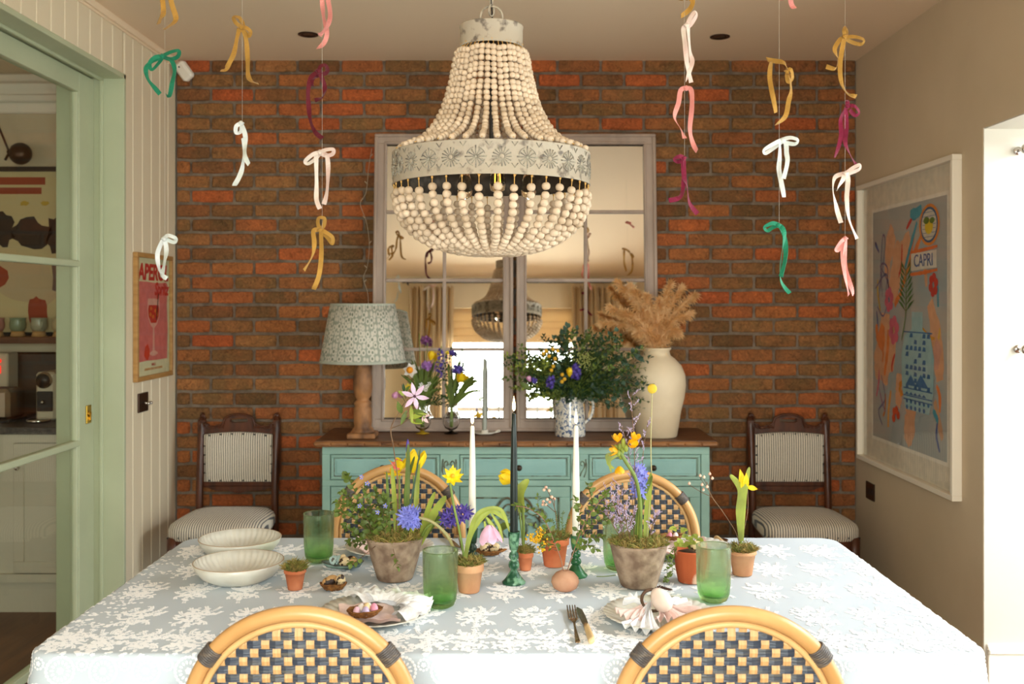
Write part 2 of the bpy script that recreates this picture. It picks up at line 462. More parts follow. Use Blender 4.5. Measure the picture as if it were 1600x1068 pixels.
# rear wall with French window
RY = -.45; WX0, WX1, WZ = -.74, .68, 2.40
m = MB(); m.bx(XL-.3, WX0, RY-.15, RY, 0, ZC); m.bx(WX1, XR+.3, RY-.15, RY, 0, ZC); m.bx(WX0, WX1, RY-.15, RY, WZ, ZC); m.bx(WX0, WX1, RY-.15, RY, 0, .25)
struct('wall_rear', m, mat('rear_wall_cream', rgb(240, 226, 198), .8))
m = MB()
for x in (WX0, (WX0+WX1)/2-.03, WX1-.06): m.bx(x, x+.06, RY-.1, RY-.04, .25, WZ)
for z in (.25, WZ-.06, 1.30): m.bx(WX0, WX1, RY-.1, RY-.04, z, z+.05)
w1 = struct('window_1', m, M_skirt)
m = MB(); m.bx(WX0, WX1, RY-.072, RY-.068, .25, WZ); m.build('pane', pane_glass(), w1)
M_curt = mat('linen_curtain', rgb(206, 182, 146), .9, translucent=.25)
for i, (a, b, lb) in enumerate(((-1.12, -.66, 'beige linen curtain gathered left of the garden window, seen in the mirror'), (.60, 1.06, 'beige linen curtain gathered right of the garden window, seen in the mirror'))):
    m = MB(); n = 90; vs = []
    for k in range(n+1):
        t = k/n; x = a+(b-a)*t
        for (z, am) in ((2.60, .035), (2.53, .05), (2.47, .025), (1.2, .035), (.05, .04)):
            vs.append((x+.01*math.sin(k*1.7), RY+.14+am*math.sin(t*2*PI*7.5+math.sin(k*.3)), z+(.015*math.sin(k*.8) if z > 2.55 else 0)))
    fs = [(k*5+j, k*5+5+j, k*5+6+j, k*5+1+j) for k in range(n) for j in range(4)]
    m.add(vs, fs); solo('curtain', m, M_curt, lb, 'curtain')
m = MB(); m.bx(WX0+.01, WX1-.01, RY-.02, RY+.03, 2.02, 2.10, 0, .01); m.bx(WX0+.01, WX1-.01, RY-.02, RY+.025, 2.09, 2.18, 0, .01); m.bx(WX0+.01, WX1-.01, RY-.02, RY+.02, 2.17, 2.25, 0, .01); m.bx(WX0+.01, WX1-.01, RY-.01, RY+.01, 2.25, 2.395)
solo('roman_blind', m, M_curt, 'folded cream roman blind at the top of the garden window, seen in the mirror', 'blind')
m = MB(); m.tube([(-1.2, RY+.14, 2.655), (1.2, RY+.14, 2.655)], .012, 8); 
for x in (-1.15, 1.15): m.tube([(x, RY+.14, 2.655), (x, RY, 2.655)], .009, 6)
solo('curtain_rail', m, M_iron, 'dark curtain rail above the garden window, seen in the mirror', 'curtain rail')

# left wall: beadboard planks + structure + opening with sliding glazed door
DY1 = 4.49; DZ = 2.515; DY0 = 1.3
XW = XL-.012                                   # plane behind the planks
m = MB(); m.bx(XL-.3, XW, DY1, 5.4, 0, ZC); m.bx(XL-.3, XW, DY0, DY1, DZ, ZC); m.bx(XL-.3, XW, -1.75, DY0, 0, ZC)
wl = struct('wall_left', m, M_board)
plank_cache = {}
y = 5.166-.1155
while y > RY:
    z0 = DZ+.001 if DY0-.02 < y+.05 < DY1 else .0
    ya, yb = y, y+.1115
    if y < DY1 < y+.1155-.01: ya = DY1+.001; z0 = 0
    key = (round(z0, 2), round(yb-ya, 3))
    if key not in plank_cache:
        q = MB(); q.bx(XW, XL, 0, yb-ya, z0, ZC-.002, 0, .0035); o = q.build('plank', M_board, wl)
        plank_cache[key] = o.data
    else:
        o = bpy.data.objects.new('plank', plank_cache[key]); COL.objects.link(o); o.parent = wl
    o.location = (0, ya, 0)
    y -= .1155
m = MB(); m.bx(XL, XL+.018, -1.7, 5.165, ZC-.03, ZC, 0, .004); m.bx(XL, XL+.008, -1.7, 5.165, ZC-.042, ZC-.03, 0, .002); struct('trim_1', m, M_ceil)
m = MB(); m.bx(XL, XL+.014, 4.53, 5.16, 0, .15, 0, .003); struct('baseboard_left', m, M_board)
# door lining, sage green
m = MB(); jx0, jx1 = XL-.30, XL+.006
m.bx(jx0, jx1, DY1-.022, DY1, 0, DZ, 0, .002)            # far jamb
m.bx(jx0, jx1, DY0, DY1, DZ-.022, DZ, 0, .002)           # head
m.bx(jx0, jx1, DY0, DY0+.022, 0, DZ, 0, .002)
m.bx(XL-.10, XL-.086, DY1-.034, DY1-.022, 0, DZ-.02, 0, .002); m.bx(XL-.10, XL-.086, DY0, DY1-.02, DZ-.034, DZ-.022, 0, .002)
struct('trim_2', m, M_green)
DX = XL-.128                                   # door plane (front face)
door = MB(); d0, d1 = DX-.04, DX
ytop = 2.487
door.bx(d0, d1, 4.315, DY1-.024, .02, ytop, 0, .002)      # near-side lock stile
door.bx(d0, d1, 2.95, 4.315, ytop-.085, ytop, 0, .002)
door.bx(d0, d1, 2.95, 4.315, .02, .055, 0, .002)
door.bx(d0, d1, 2.85, 2.97, .02, ytop, 0, .002)
dr = struct('door_1', door, M_green)
for z in (1.657, .879):
    q = MB(); q.bx(d0+.006, d1+.002, 2.95, 4.318, z-.014, z+.014, 0, .004); q.build('glazing_bar', M_green, dr)
q = MB(); q.bx(d0+.010, d1-.004, 4.303, 4.318, .055, ytop-.085, 0, .003); q.build('glazing_bead', M_green, dr)
for (za, zb) in ((.055, .866), (.892, 1.644), (1.670, ytop-.085)):
    q = MB(); q.bx(d0+.018, d0+.022, 2.97, 4.306, za, zb); q.build('pane', pane_glass(), dr)
# second leaf nearer (mostly out of frame)
q = MB(); q.bx(d0-.05, d1-.05, 1.35, 1.45, .02, ytop); q.bx(d0-.05, d1-.05, 2.85, 2.97, .02, ytop); q.bx(d0-.05, d1-.05, 1.45, 2.85, ytop-.085, ytop); q.bx(d0-.05, d1-.05, 1.45, 2.85, .02, .22)
struct('door_2', q, M_green)
hp = P(139, 646, 4.40); hx = DX+.002
q = MB(); q.bx(hx-.002, hx+.004, 4.378, 4.426, .955, 1.035, 0, .002); q.lathe([(.014, 0), (.014, .006), (.010, .006), (.009, .002), (.0, .002)], (0, 0, 0), 20, M=Matrix.Translation((hx+.003, 4.402, .998)) @ Euler((0, PI/2, 0)).to_matrix().to_4x4())
q.bx(hx+.003, hx+.012, 4.40, 4.404, .970, 1.000)
q.build('door_handle', M_brass, dr, 'brass flush pull')
# right wall socket, left wall switch, downlights, sensor, holdbacks
def plate(name, label, cat, x, yc, zc, w, h, side, m_, extra=None):
    t = thing(name, label, cat, (x, yc, zc))
    q = MB(); q.bx(x, x+side*.008, yc-w/2, yc+w/2, zc-h/2, zc+h/2, 0, .002); q.build('plate', m_, t)
    if extra: extra(t)
    return t
M_bronze = mat('antique_bronze', rgb(70, 50, 38), .35, metal=.7)
M_black = mat('black_plastic', rgb(26, 24, 22), .4)
def ex_socket(t):
    for dy in (-.022, .022):
        q = MB(); q.bx(XR-.010, XR-.007, 4.955+dy-.017, 4.955+dy+.017, .535, .565, 0, .001); q.build('socket_face', M_black, t)
plate('wall_socket', 'black double wall socket low on the right wall under the framed painting', 'socket', XR, 4.955, .55, .11, .085, -1, M_bronze, ex_socket)
def ex_switch(t):
    for dy in (-.014, .02):
        q = MB(); q.tube([(XL+.006, 4.70+dy, 1.018), (XL+.034, 4.70+dy, 1.014)], [.004, .006], 8); q.ell((XL+.036, 4.70+dy, 1.014), .0075, 8, 6); q.build('toggle', M_chrome, t, 'chrome toggle')
plate('light_switch', 'dark bronze light switch with chrome toggles on the boarded left wall', 'light switch', XL, 4.70, 1.018, .12, .09, 1, M_bronze, ex_switch)
for (x, y, lb) in ((-.97, 4.66, 'round bronze recessed ceiling spotlight left of the chandelier'), (.967, 4.70, 'round bronze recessed ceiling spotlight right of the chandelier')):
    t = thing('downlight', lb, 'ceiling light', (x, y, ZC), 0)
    q = MB(); q.lathe([(.046, 0), (.047, -.004), (.040, -.006), (.032, -.002), (.028, .0)], (x, y, ZC-.0005), 28); q.build('rim', M_bronze, t)
    q = MB(); q.lathe([(.031, .0), (.024, -.0015), (.0, -.003)], (x, y, ZC-.001), 20); q.build('lamp', mat('dark_lamp', rgb(60, 50, 42), .25), t)
t = thing('motion_sensor', 'white plastic motion sensor high in the left corner', 'sensor', P(287, 110, 5.08))
q = MB(); Ms = Matrix.Translation(P(287, 111, 5.07)) @ Euler((0, -.62, -.5)).to_matrix().to_4x4()
Ms = Matrix.Translation(P(288, 111, 5.07)) @ Matrix.Rotation(-.62, 4, 'Y') @ Matrix.Rotation(-.3, 4, 'Z')
q.box((0, 0, 0), (.062, .045, .100), 0, Ms, .012); q.build('housing', M_skirt, t)
q = MB(); q.box((0, -.0235, .024), (.008, .003, .008), 0, Ms, .001); q.build('lens', M_black, t)
q = MB(); q.tube([P(288, 111, 5.07), P(280, 105, 5.16)], .012, 8); q.build('bracket', M_skirt, t)
for (py, lb) in ((232, 'brushed steel holdback knob at the right edge, upper one of two'), (546, 'brushed steel holdback knob at the right edge, lower one of two')):
    p = P(1603, py, 3.70); t = thing('wall_hook', lb, 'hook', p)
    q = MB(); q.tube([p+Vector((0, .064, 0)), p+Vector((0, .015, 0))], .006, 8); q.build('stem', M_chrome, t)
    q = MB(); q.ell(p+Vector((0, .01, 0)), (.013, .012, .018), 12, 8); q.build('knob', M_chrome, t); q = MB(); q.lathe([(0, 0), (.016, 0), (.016, .006), (0, .006)], (0, 0, 0), 14, M=Matrix.Translation(p+Vector((0, .062, 0))) @ Euler((PI/2, 0, 0)).to_matrix().to_4x4()); q.build('rose_plate', M_chrome, t)

# ---------------------------------------------------------------- kitchen beyond the glazed door
KY = 5.35; KX0, KX1 = -4.3, XL-.30
m = MB(); m.bx(KX0, KX1, KY, KY+.1, 0, ZC+.1); struct('wall_kitchen', m, mat('kitchen_wall', rgb(206, 188, 160), .8))
m = MB(); m.bx(KX0-.1, KX0, -1.7, KY+.1, 0, ZC+.1); m.bx(KX0, KX1, -.2, -.1, 0, ZC+.1); struct('wall_kitchen_side', m, MATS['kitchen_wall'])
m = MB(); m.bx(KX0, KX1, -.2, KY+.1, ZC+.08, ZC+.18); struct('ceiling_kitchen', m, M_ceil)
m = MB(); m.bx(KX0, KX1, KY-.03, KY, 2.50, 2.56, 0, .008); m.bx(KX0, KX1, KY-.05, KY, 2.56, 2.60, 0, .008); m.bx(KX0, KX1, KY-.09, KY, 2.66, 2.70, 0, .008); m.bx(KX0, KX1, KY-.02, KY, 2.60, 2.70)
struct('trim_3', m, M_skirt)
KF = 4.76
M_cab = mat('cabinet_cream', rgb(206, 196, 176), .5)
t = thing('kitchen_cabinet', 'cream shaker base cabinet in the kitchen behind the glazed door', 'cabinet', (-2.9, KF, 0))
q = MB(); q.bx(-3.9, KX1-.01, KF+.02, KY-.01, .15, .86); q.bx(-3.9, KX1-.01, KF, KF+.02, .72+.1, .86); q.bx(-3.9, KX1-.01, KF, KF+.02, .15, .19); q.bx(-3.9, KX1-.01, KF+.03, KF+.06, 0, .15); q.build('carcass', M_cab, t)
x = -2.10
for i in range(3):
    xa, xb = x-.30-(.0 if i else .0), x-.008
    q = MB(); q.bx(xa+.05, xb-.05, KF+.006, KF+.014, .25, .76); 
    for (a, b, c, d) in ((xa, xb, .195, .25), (xa, xb, .76, .815), (xa, xa+.05, .25, .76), (xb-.05, xb, .25, .76)): q.bx(a, b, KF-.002, KF+.018, c, d, 0, .002)
    dd = q.build('cabinet_door', M_cab, t)
    q = MB(); q.ell((xa+.025, KF-.018, .70), .013, 10, 8); q.tube([(xa+.025, KF, .70), (xa+.025, KF-.015, .70)], .005, 6); q.build('knob', M_chrome, dd)
    x -= .42 if i == 0 else .31
m = MB(); m.bx(-3.9, KX1-.01, KF-.02, KY-.01, .86, .895, 0, .004)
solo('worktop', m, mat('grey_stone', rgb(92, 86, 80), .4, rgb(60, 56, 54), scale=60), 'dark grey stone worktop on the kitchen cabinets', 'worktop')
# shelf & mugs
m = MB(); zs = 1.275; m.bx(-3.7, KX1-.02, KY-.17, KY, zs, zs+.035, 0, .003); m.bx(-2.9, -2.86, KY-.14, KY, zs-.10, zs); m.bx(-2.2, -2.16, KY-.14, KY, zs-.10, zs)
solo('wall_shelf', m, mat('walnut', rgb(104, 62, 36), .5, rgb(84, 48, 28), scale=10, stretch=(1, 8, 8)), 'dark wooden shelf holding mugs on the kitchen wall', 'shelf')
mcol = [((190, 132, 120), 'dusty pink'), ((126, 142, 112), 'sage green'), ((158, 156, 130), 'pale grey-green'), ((186, 168, 128), 'cream')]
for i, (px, (c, nm)) in enumerate(zip((2, 36, 69, 102), mcol)):
    p = P(px-8, 524, 5.24); bz = zs+.035
    t = thing('mug', nm+' glazed mug with a bare clay foot on the kitchen shelf', 'mug', (p.x, p.y, bz), 0, 'mugs on the kitchen shelf')
    q = MB(); q.lathe([(.030, .028), (.040, .045), (.042, .065), (.038, .085), (.041, .098), (.038, .098), (.035, .085), (.038, .06), (.0, .034)], (p.x, p.y, bz), 24)
    q.tube(spline([(p.x+.028, p.y-.026, bz+.085), (p.x+.038, p.y-.045, bz+.075), (p.x+.036, p.y-.042, bz+.05), (p.x+.028, p.y-.026, bz+.045)], 4), .005, 6)
    q.build('body', mat('mug_glaze_%d' % i, rgb(*c), .25), t)
    q = MB(); q.lathe([(0, 0), (.038, 0), (.030, .028)], (p.x, p.y, bz), 24); q.build('foot', mat('raw_clay', rgb(184, 138, 84), .8), t)
# poster: plain generic stand-in
t = thing('framed_print', 'large cream print with dark and red shapes in black frame on kitchen wall', 'picture', (-2.75, KY-.02, 1.8))
q = MB(); ax0, ax1, az0, az1 = -3.35, -2.22, 1.33, 2.19
for (a, b, c, d) in ((ax0-.02, ax1+.02, az1, az1+.025), (ax0-.02, ax1+.02, az0-.025, az0), (ax0-.02, ax0, az0, az1), (ax1, ax1+.02, az0, az1)): q.bx(a, b, KY-.03, KY-.002, c, d)
q.build('frame', M_black, t)
q = MB(); q.bx(ax0, ax1, KY-.012, KY-.008, az0, az1); q.build('paper', mat('aged_paper', rgb(206, 186, 140), .8), t)
q = MB(); yy = KY-.0135
def blob(q, cx, cz, rx, rz, mi, seed, n=18):
    r = random.Random(seed); pts = []
    for k in range(n):
        a = 2*PI*k/n; s_ = 1+r.uniform(-.22, .22); pts.append((cx+rx*s_*math.cos(a), yy-.0004*mi, cz+rz*s_*math.sin(a)))
    q.add(pts, [tuple(range(n))], False, mi)
for (cx, cz, rx, rz, mi, s_) in ((-2.76, 1.88, .07, .10, 0, 1), (-2.60, 1.86, .10, .08, 0, 2), (-2.45, 1.86, .06, .11, 0, 3), (-2.62, 1.60, .17, .13, 1, 4), (-2.35, 1.62, .12, .16, 2, 5), (-2.85, 1.62, .12, .10, 3, 6), (-2.95, 1.95, .05, .08, 4, 8),
        (-2.52, 2.02, .025, .012, 4, 9), (-2.63, 2.02, .025, .012, 4, 10), (-2.42, 2.03, .025, .012, 4, 11), (-2.56, 1.44, .05, .09, 3, 12)): blob(q, cx, cz, rx, rz, mi, s_)
for (xa, xb, za, zb, mi) in ((-3.0, -2.52, 2.12, 2.16, 3), (-3.0, -2.54, 2.07, 2.105, 3)): q.bx(xa, xb, yy-.001, yy, za, zb, mi)
q.build('print_shapes', [mat('ink_dark', rgb(50, 40, 34), .8), mat('ink_cream', rgb(196, 172, 136), .8), mat('ink_mauve', rgb(118, 92, 84), .8), mat('ink_red', rgb(156, 66, 40), .8), mat('ink_yellow', rgb(196, 160, 60), .8)], t)
# swing arm wall lamp
t = thing('wall_lamp', 'dark bronze swing-arm wall lamp with a round head above the kitchen print', 'lamp', P(14, 240, 5.2))
q = MB(); c = P(32, 240, 5.22); q.ell(c, (.058, .05, .058), 20, 12); q.build('lamp_head', M_bronze, t)
q = MB(); q.tube([P(14, 237, 5.2), P(-14, 168, 5.28), P(-60, 168, 5.34)], .006, 8); q.ell(P(14, 237, 5.2), .013, 8, 6); q.tube([P(14, 237, 5.2), c], .008, 6); q.tube([P(8, 250, 5.2), P(20, 228, 5.2)], .007, 6); q.build('arm', M_bronze, t)
# appliances
q = MB(); q.bx(-2.70, -2.20, KY-.045, KY-.025, .897, 1.225, 0, .012); solo('splashback_tray', q, mat('dark_tray', rgb(56, 42, 30), .35, rgb(40, 30, 22), scale=9), 'dark metal tray leaning against the kitchen wall behind the coffee machine', 'tray')
t = thing('coffee_machine', 'cream and chrome capsule coffee machine on the kitchen worktop', 'coffee machine', (-2.46, 5.05, .895))
cx = P(72, 640, 5.0).x
q = MB(); q.bx(cx-.045, cx+.055, 4.98, 5.22, .897, 1.14, 0, .012); q.build('body', mat('appliance_cream', rgb(196, 182, 158), .35), t)
q = MB(); q.lathe([(0, -.02), (.036, -.02), (.040, -.012), (.040, .02)], (0, 0, 0), 26, M=Matrix.Translation((cx+.002, 4.985, 1.10)) @ Euler((PI/2, 0, 0)).to_matrix().to_4x4()); q.build('lever_rim', M_chrome, t)
q = MB(); q.lathe([(.034, 0), (.034, .012), (0, .014)], (0, 0, 0), 24, M=Matrix.Translation((cx+.002, 4.968, 1.10)) @ Euler((PI/2, 0, 0)).to_matrix().to_4x4()); q.bx(cx-.035, cx+.045, 4.97, 4.982, .945, 1.045, 0, .004); q.build('dark_panel', M_black, t)
q = MB(); q.lathe([(0, 0), (.055, 0), (.058, .012), (.05, .016), (0, .014)], (cx-.005, 4.93, .897), 26); q.tube([(cx, 4.965, 1.0), (cx, 4.955, .985)], .008, 8); q.build('drip_tray', M_chrome, t)
t = thing('toaster', 'polished chrome toaster on the kitchen worktop', 'toaster', (-2.66, 5.0, .895))
q = MB(); tx = P(12, 640, 5.0).x; q.bx(tx-.12, tx+.045, 4.92, 5.10, .905, 1.06, 0, .018); q.build('body', M_chrome, t)
q = MB(); q.bx(tx-.125, tx+.05, 4.915, 5.105, .896, .908, 0, .003); q.bx(tx-.10, tx+.02, 4.96, 4.985, 1.058, 1.063); q.bx(tx-.10, tx+.02, 5.03, 5.055, 1.058, 1.063); q.build('base', M_black, t)
t = thing('coffee_grinder', 'pale upright appliance with glowing red switch beside the tray', 'appliance', (-2.70, 5.24, .895))
q = MB(); gx = P(2, 600, 5.22).x; q.bx(gx-.07, gx+.055, 5.18, 5.29, .897, 1.225, 0, .006); q.build('body', MATS['appliance_cream'], t)
q = MB(); q.bx(gx-.005, gx+.018, 5.172, 5.181, 1.12, 1.16, 0, .002); q.ell((gx+.012, 5.176, 1.185), .010, 10, 6); q.build('switch', mat('red_lamp', rgb(200, 20, 10), .4, emit=(rgb(255, 30, 20), 1.5)), t, 'glowing red switch')
# ================================================================ FURNITURE
# ---------------------------------------------------------------- sideboard
M_duck = mat('duck_egg_paint', rgb(152, 186, 170), .5, rgb(138, 172, 158), scale=6, detail=4, bump=.1, bscale=60)
M_duck_in = mat('duck_egg_paint_panel', rgb(150, 190, 182), .5, rgb(138, 178, 170), scale=5, bump=.1, bscale=60)
M_wear = mat('worn_dark_edge', rgb(92, 80, 56), .7, rgb(128, 150, 130), scale=30, lo=.42, hi=.58)
M_top = mat('aged_oak_top', rgb(118, 76, 44), .45, rgb(84, 54, 32), scale=6, stretch=(1.2, 9, 9), bump=.2)
M_edge = mat('worn_oak_edge', rgb(158, 106, 60), .5, rgb(96, 60, 34), scale=9, stretch=(1, 3, 3), bump=.3)
M_knob = mat('dark_knob', rgb(60, 46, 34), .4, metal=.5)
SF, SB, SZ = 4.70, 5.155, .84                      # front, back, top
sx0, sx1 = -.912, .918
sb = thing('sideboard', 'duck-egg blue painted sideboard with three drawers and worn oak top against the brick wall', 'sideboard', (0, 4.92, 0))
q = MB(); q.bx(sx0, sx1, SF+.018, SB, .10, SZ-.032); q.bx(sx0, sx1, SF, SF+.02, SZ-.068, SZ-.032, 0, .002)
zr0, zr1 = SZ-.218, SZ-.190                        # rail between drawers and doors
q.bx(sx0, sx1, SF, SF+.02, zr0, zr1, 0, .002); q.bx(sx0, sx1, SF-.004, SF+.02, .10, .16, 0, .002)
cols = [(-.875, -.355), (-.265, .262), (.345, .878)]
for (a, b) in ((sx0, cols[0][0]), (cols[0][1], cols[1][0]), (cols[1][1], cols[2][0]), (cols[2][1], sx1)): q.bx(a, b, SF, SF+.02, .16, zr0, 0, .002); q.bx(a, b, SF, SF+.02, zr1, SZ-.068, 0, .002)
for x in (sx0+.06, sx1-.06):
    for y in (SF+.05, SB-.05): q.bx(x-.04, x+.04, y-.04, y+.04, 0, .11, 0, .006)
q.build('carcass', M_duck, sb)
# top with moulded edge
q = MB(); tx0, tx1, ty = sx0-.035, sx1+.035, SF-.035
q.bx(tx0+.008, tx1-.008, ty+.008, SB, SZ-.004, SZ); q.build('top_surface', M_top, sb)
q = MB()
def edge(pa, pb, out):
    pa, pb, out = Vector(pa), Vector(pb), Vector(out); prof = [(-.01, 0), (0, -.004), (.004, -.010), (.002, -.018), (-.004, -.022), (-.010, -.030), (-.03, -.032)]
    vs = []
    for p_ in (pa, pb):
        for (o_, z) in prof: vs.append(p_+out*o_+Vector((0, 0, z)))
    n = len(prof); q.add(vs, [(k, k+1, n+k+1, n+k) for k in range(n-1)], True)
q.bx(tx0+.006, tx1-.006, ty+.006, SB, SZ-.030, SZ-.003, 0, .004)
for k in range(24):
    a = tx0+(tx1-tx0)*k/24; q.bx(a, a+(tx1-tx0)/24, ty+rnd.uniform(-.001, .002), ty+.02, SZ-.026+rnd.uniform(-.002, .002), SZ-.006, 0, .006)
for sx_ in (tx0, tx1): q.bx(sx_-(.0 if sx_ > 0 else .0), sx_+(.012 if sx_ < 0 else -.012), ty+.004, SB, SZ-.026, SZ-.006, 0, .005)
q.build('top_edge', M_edge, sb)
def panel_frame(parent_m, x0, x1, z0, z1, y, wd, dp, mm):
    bv = min(.003, wd*.3)
    parent_m.bx(x0, x1, y-dp, y+.004, z1-wd, z1, mm, bv); parent_m.bx(x0, x1, y-dp, y+.004, z0, z0+wd, mm, bv)
    parent_m.bx(x0, x0+wd, y-dp, y+.004, z0+wd, z1-wd, mm, bv); parent_m.bx(x1-wd, x1, y-dp, y+.004, z0+wd, z1-wd, mm, bv)
for i, (a, b) in enumerate(cols):
    q = MB(); z0, z1 = zr1+.003, SZ-.071
    q.bx(a+.003, b-.003, SF+.004, SF+.018, z0, z1, 1)
    panel_frame(q, a+.004, b-.004, z0, z1, SF+.004, .012, .006, 0)
    panel_frame(q, a+.018, b-.018, z0+.014, z1-.014, SF+.005, .004, .003, 2)
    q.bx(a+.03, b-.03, SF+.002, SF+.006, z0+.026, z1-.026, 1, .002)
    d = q.build('drawer', [M_duck, M_duck_in, M_wear], sb)
    xm = (a+b)/2+(.04 if i == 2 else -.01 if i == 0 else .02)
    q = MB(); q.lathe([(.006, 0), (.006, .012), (.014, .018), (.014, .026), (.008, .032), (0, .033)], (0, 0, 0), 16, M=Matrix.Translation((xm, SF+.002, (z0+z1)/2)) @ Euler((PI/2, 0, 0)).to_matrix().to_4x4())
    q.build('knob', M_knob, d, 'small dark knob')
    q = MB(); z0, z1 = .163, zr0-.003
    q.bx(a+.003, b-.003, SF+.006, SF+.018, z0, z1, 1)
    panel_frame(q, a+.004, b-.004, z0, z1, SF+.004, .05, .006, 0)
    panel_frame(q, a+.054, b-.054, z0+.05, z1-.05, SF+.005, .006, .005, 2)
    dd = q.build('cabinet_door', [M_duck, M_duck_in, M_wear], sb)
    q = MB(); cx = (a+b)/2; zt = z1-.075
    for s_ in (-1, 1):
        for (amp, off, rr) in ((1, 0, .006), (.8, -.03, .004)):
            pts = [(cx+s_*x*amp, SF-.000, zt+off+z) for (x, z) in ((0, .0), (.03, .022), (.06, .012), (.085, -.02), (.12, -.03), (.15, -.062), (.135, -.09), (.115, -.078), (.125, -.06))]
            q.tube(spline(pts, 5), rr, 6)
        pts = [(cx+s_*x, SF-.000, zt-.12+z) for (x, z) in ((.02, .05), (.05, .03), (.06, -.01), (.04, -.05), (.09, -.08), (.14, -.05), (.15, .0))]
        q.tube(spline(pts, 5), .005, 6)
        for k in range(5): q.leaf((cx+s_*.01*k, SF+.001, zt-.05-.01*k), (cx+s_*(.02+.022*k), SF-.006, zt-.02-.02*k), .02, (0, -1, 0))
    q.build('carving', M_wear, dd, kind='stuff')
    q = MB(); xk = a+.028 if i != 0 else b-.028
    q.lathe([(.005, 0), (.005, .01), (.012, .016), (.012, .022), (0, .028)], (0, 0, 0), 14, M=Matrix.Translation((xk, SF-.001, .50)) @ Euler((PI/2, 0, 0)).to_matrix().to_4x4())
    q.build('knob', M_knob, dd)
q = MB()
for xm in ((cols[0][1]+cols[1][0])/2, (cols[1][1]+cols[2][0])/2):
    for s_ in (-1, 1):
        q.tube(spline([(xm+s_*x, SF-.001, SZ-.10+z) for (x, z) in ((.003, -.07), (.012, -.05), (.024, -.03), (.024, -.008), (.012, .0), (.006, -.014), (.014, -.02))], 4), .0032, 6)
        q.tube(spline([(xm+s_*.030, SF-.001, SZ-.09), (xm+s_*.034, SF-.001, SZ-.14), (xm+s_*.022, SF-.001, SZ-.175)], 4), .0028, 6)
q.build('pilaster_carving', M_wear, sb, kind='stuff')

# ---------------------------------------------------------------- window mirrors, leaning
M_frame = mat('greywashed_frame', rgb(184, 162, 146), .6, rgb(164, 144, 130), scale=12, stretch=(1, 1, .3), bump=.1)
M_mirror = mat('mirror_glass', (.93, .92, .88, 1), .015, metal=1.0)
TH = math.radians(5.0)
MZ0, MY0 = SZ+.002, 5.000
def mirror(x0, x1, inner_left, label):
    t = thing('window_mirror', label, 'mirror', (0, 0, 0))
    t.location = ((x0+x1)/2, MY0, MZ0); t.rotation_euler = (-TH, 0, 0)
    Wd = x1-x0; Hh = 1.518; lw, rw = (.062, .052) if inner_left else (.052, .062); tb, bb = .052, .060
    a, b = -Wd/2, Wd/2
    q = MB()
    for (u0, u1, v0, v1) in ((a, b, Hh-tb, Hh), (a, b, 0, bb), (a, a+lw, bb, Hh-tb), (b-rw, b, bb, Hh-tb)):
        q.bx(u0, u1, -.012, .016, v0, v1, 0, .003)
    for (u0, u1, v0, v1) in ((a, b, Hh-.016, Hh), (a, b, 0, .016), (a, a+.018, .016, Hh-.016), (b-.018, b, .016, Hh-.016)):
        q.bx(u0, u1, -.024, -.008, v0, v1, 0, .005)
    iw = .012
    for (u0, u1, v0, v1) in ((a+lw-iw, b-rw+iw, Hh-tb, Hh-tb+iw), (a+lw-iw, b-rw+iw, bb-iw, bb), (a+lw-iw, a+lw, bb, Hh-tb), (b-rw, b-rw+iw, bb, Hh-tb)):
        q.bx(u0, u1, -.018, -.008, v0, v1, 0, .004)
    q.build('frame', M_frame, t, local=True)
    g0, g1 = a+lw, b-rw; gm = (g0+g1)/2; nrow = 4; hrow = (Hh-tb-bb)/nrow
    q = MB(); q.bx(gm-.0085, gm+.0085, -.008, .006, bb, Hh-tb, 0, .004); q.build('glazing_bar', M_frame, t, local=True)
    for k in range(1, nrow):
        q = MB(); z = bb+k*hrow; q.bx(g0, g1, -.0085, .006, z-.0085, z+.0085, 0, .004); q.build('glazing_bar', M_frame, t, local=True)
    for k in range(nrow):
        for (u0, u1) in ((g0, gm-.0085), (gm+.0085, g1)):
            q = MB(); q.bx(u0, u1, .004, .008, bb+k*hrow+.0085, bb+(k+1)*hrow-.0085); q.build('pane', M_mirror, t, local=True)
    q = MB(); q.bx(a+.01, b-.01, .010, .015, .01, Hh-.01); q.build('backing', M_knob, t, local=True)
mirror(-.722, -.010, True, 'left half of the large grey-washed window-pane mirror leaning on the brick wall')
mirror(.006, .722, False, 'right half of the large grey-washed window-pane mirror behind the jug bouquet')
# string of fairy lights beside the mirror
m = MB(); pts = [P(px, py, 5.14) for px, py in ((581, 232), (576, 262), (572, 300), (563, 318), (572, 345), (577, 380), (574, 415), (568, 435), (575, 462), (576, 520))]
sp = spline(pts, 8); m.tube(sp, .0013, 5)
for k in range(4, len(sp), 9): m.tube([sp[k], sp[k]+Vector((.012*(-1)**k, -.006, .012))], .0022, 5)
solo('fairy_lights', m, mat('clear_wire', rgb(206, 186, 156), .4), 'thin pale fairy light wire hanging down the left edge of the mirror', 'string lights')

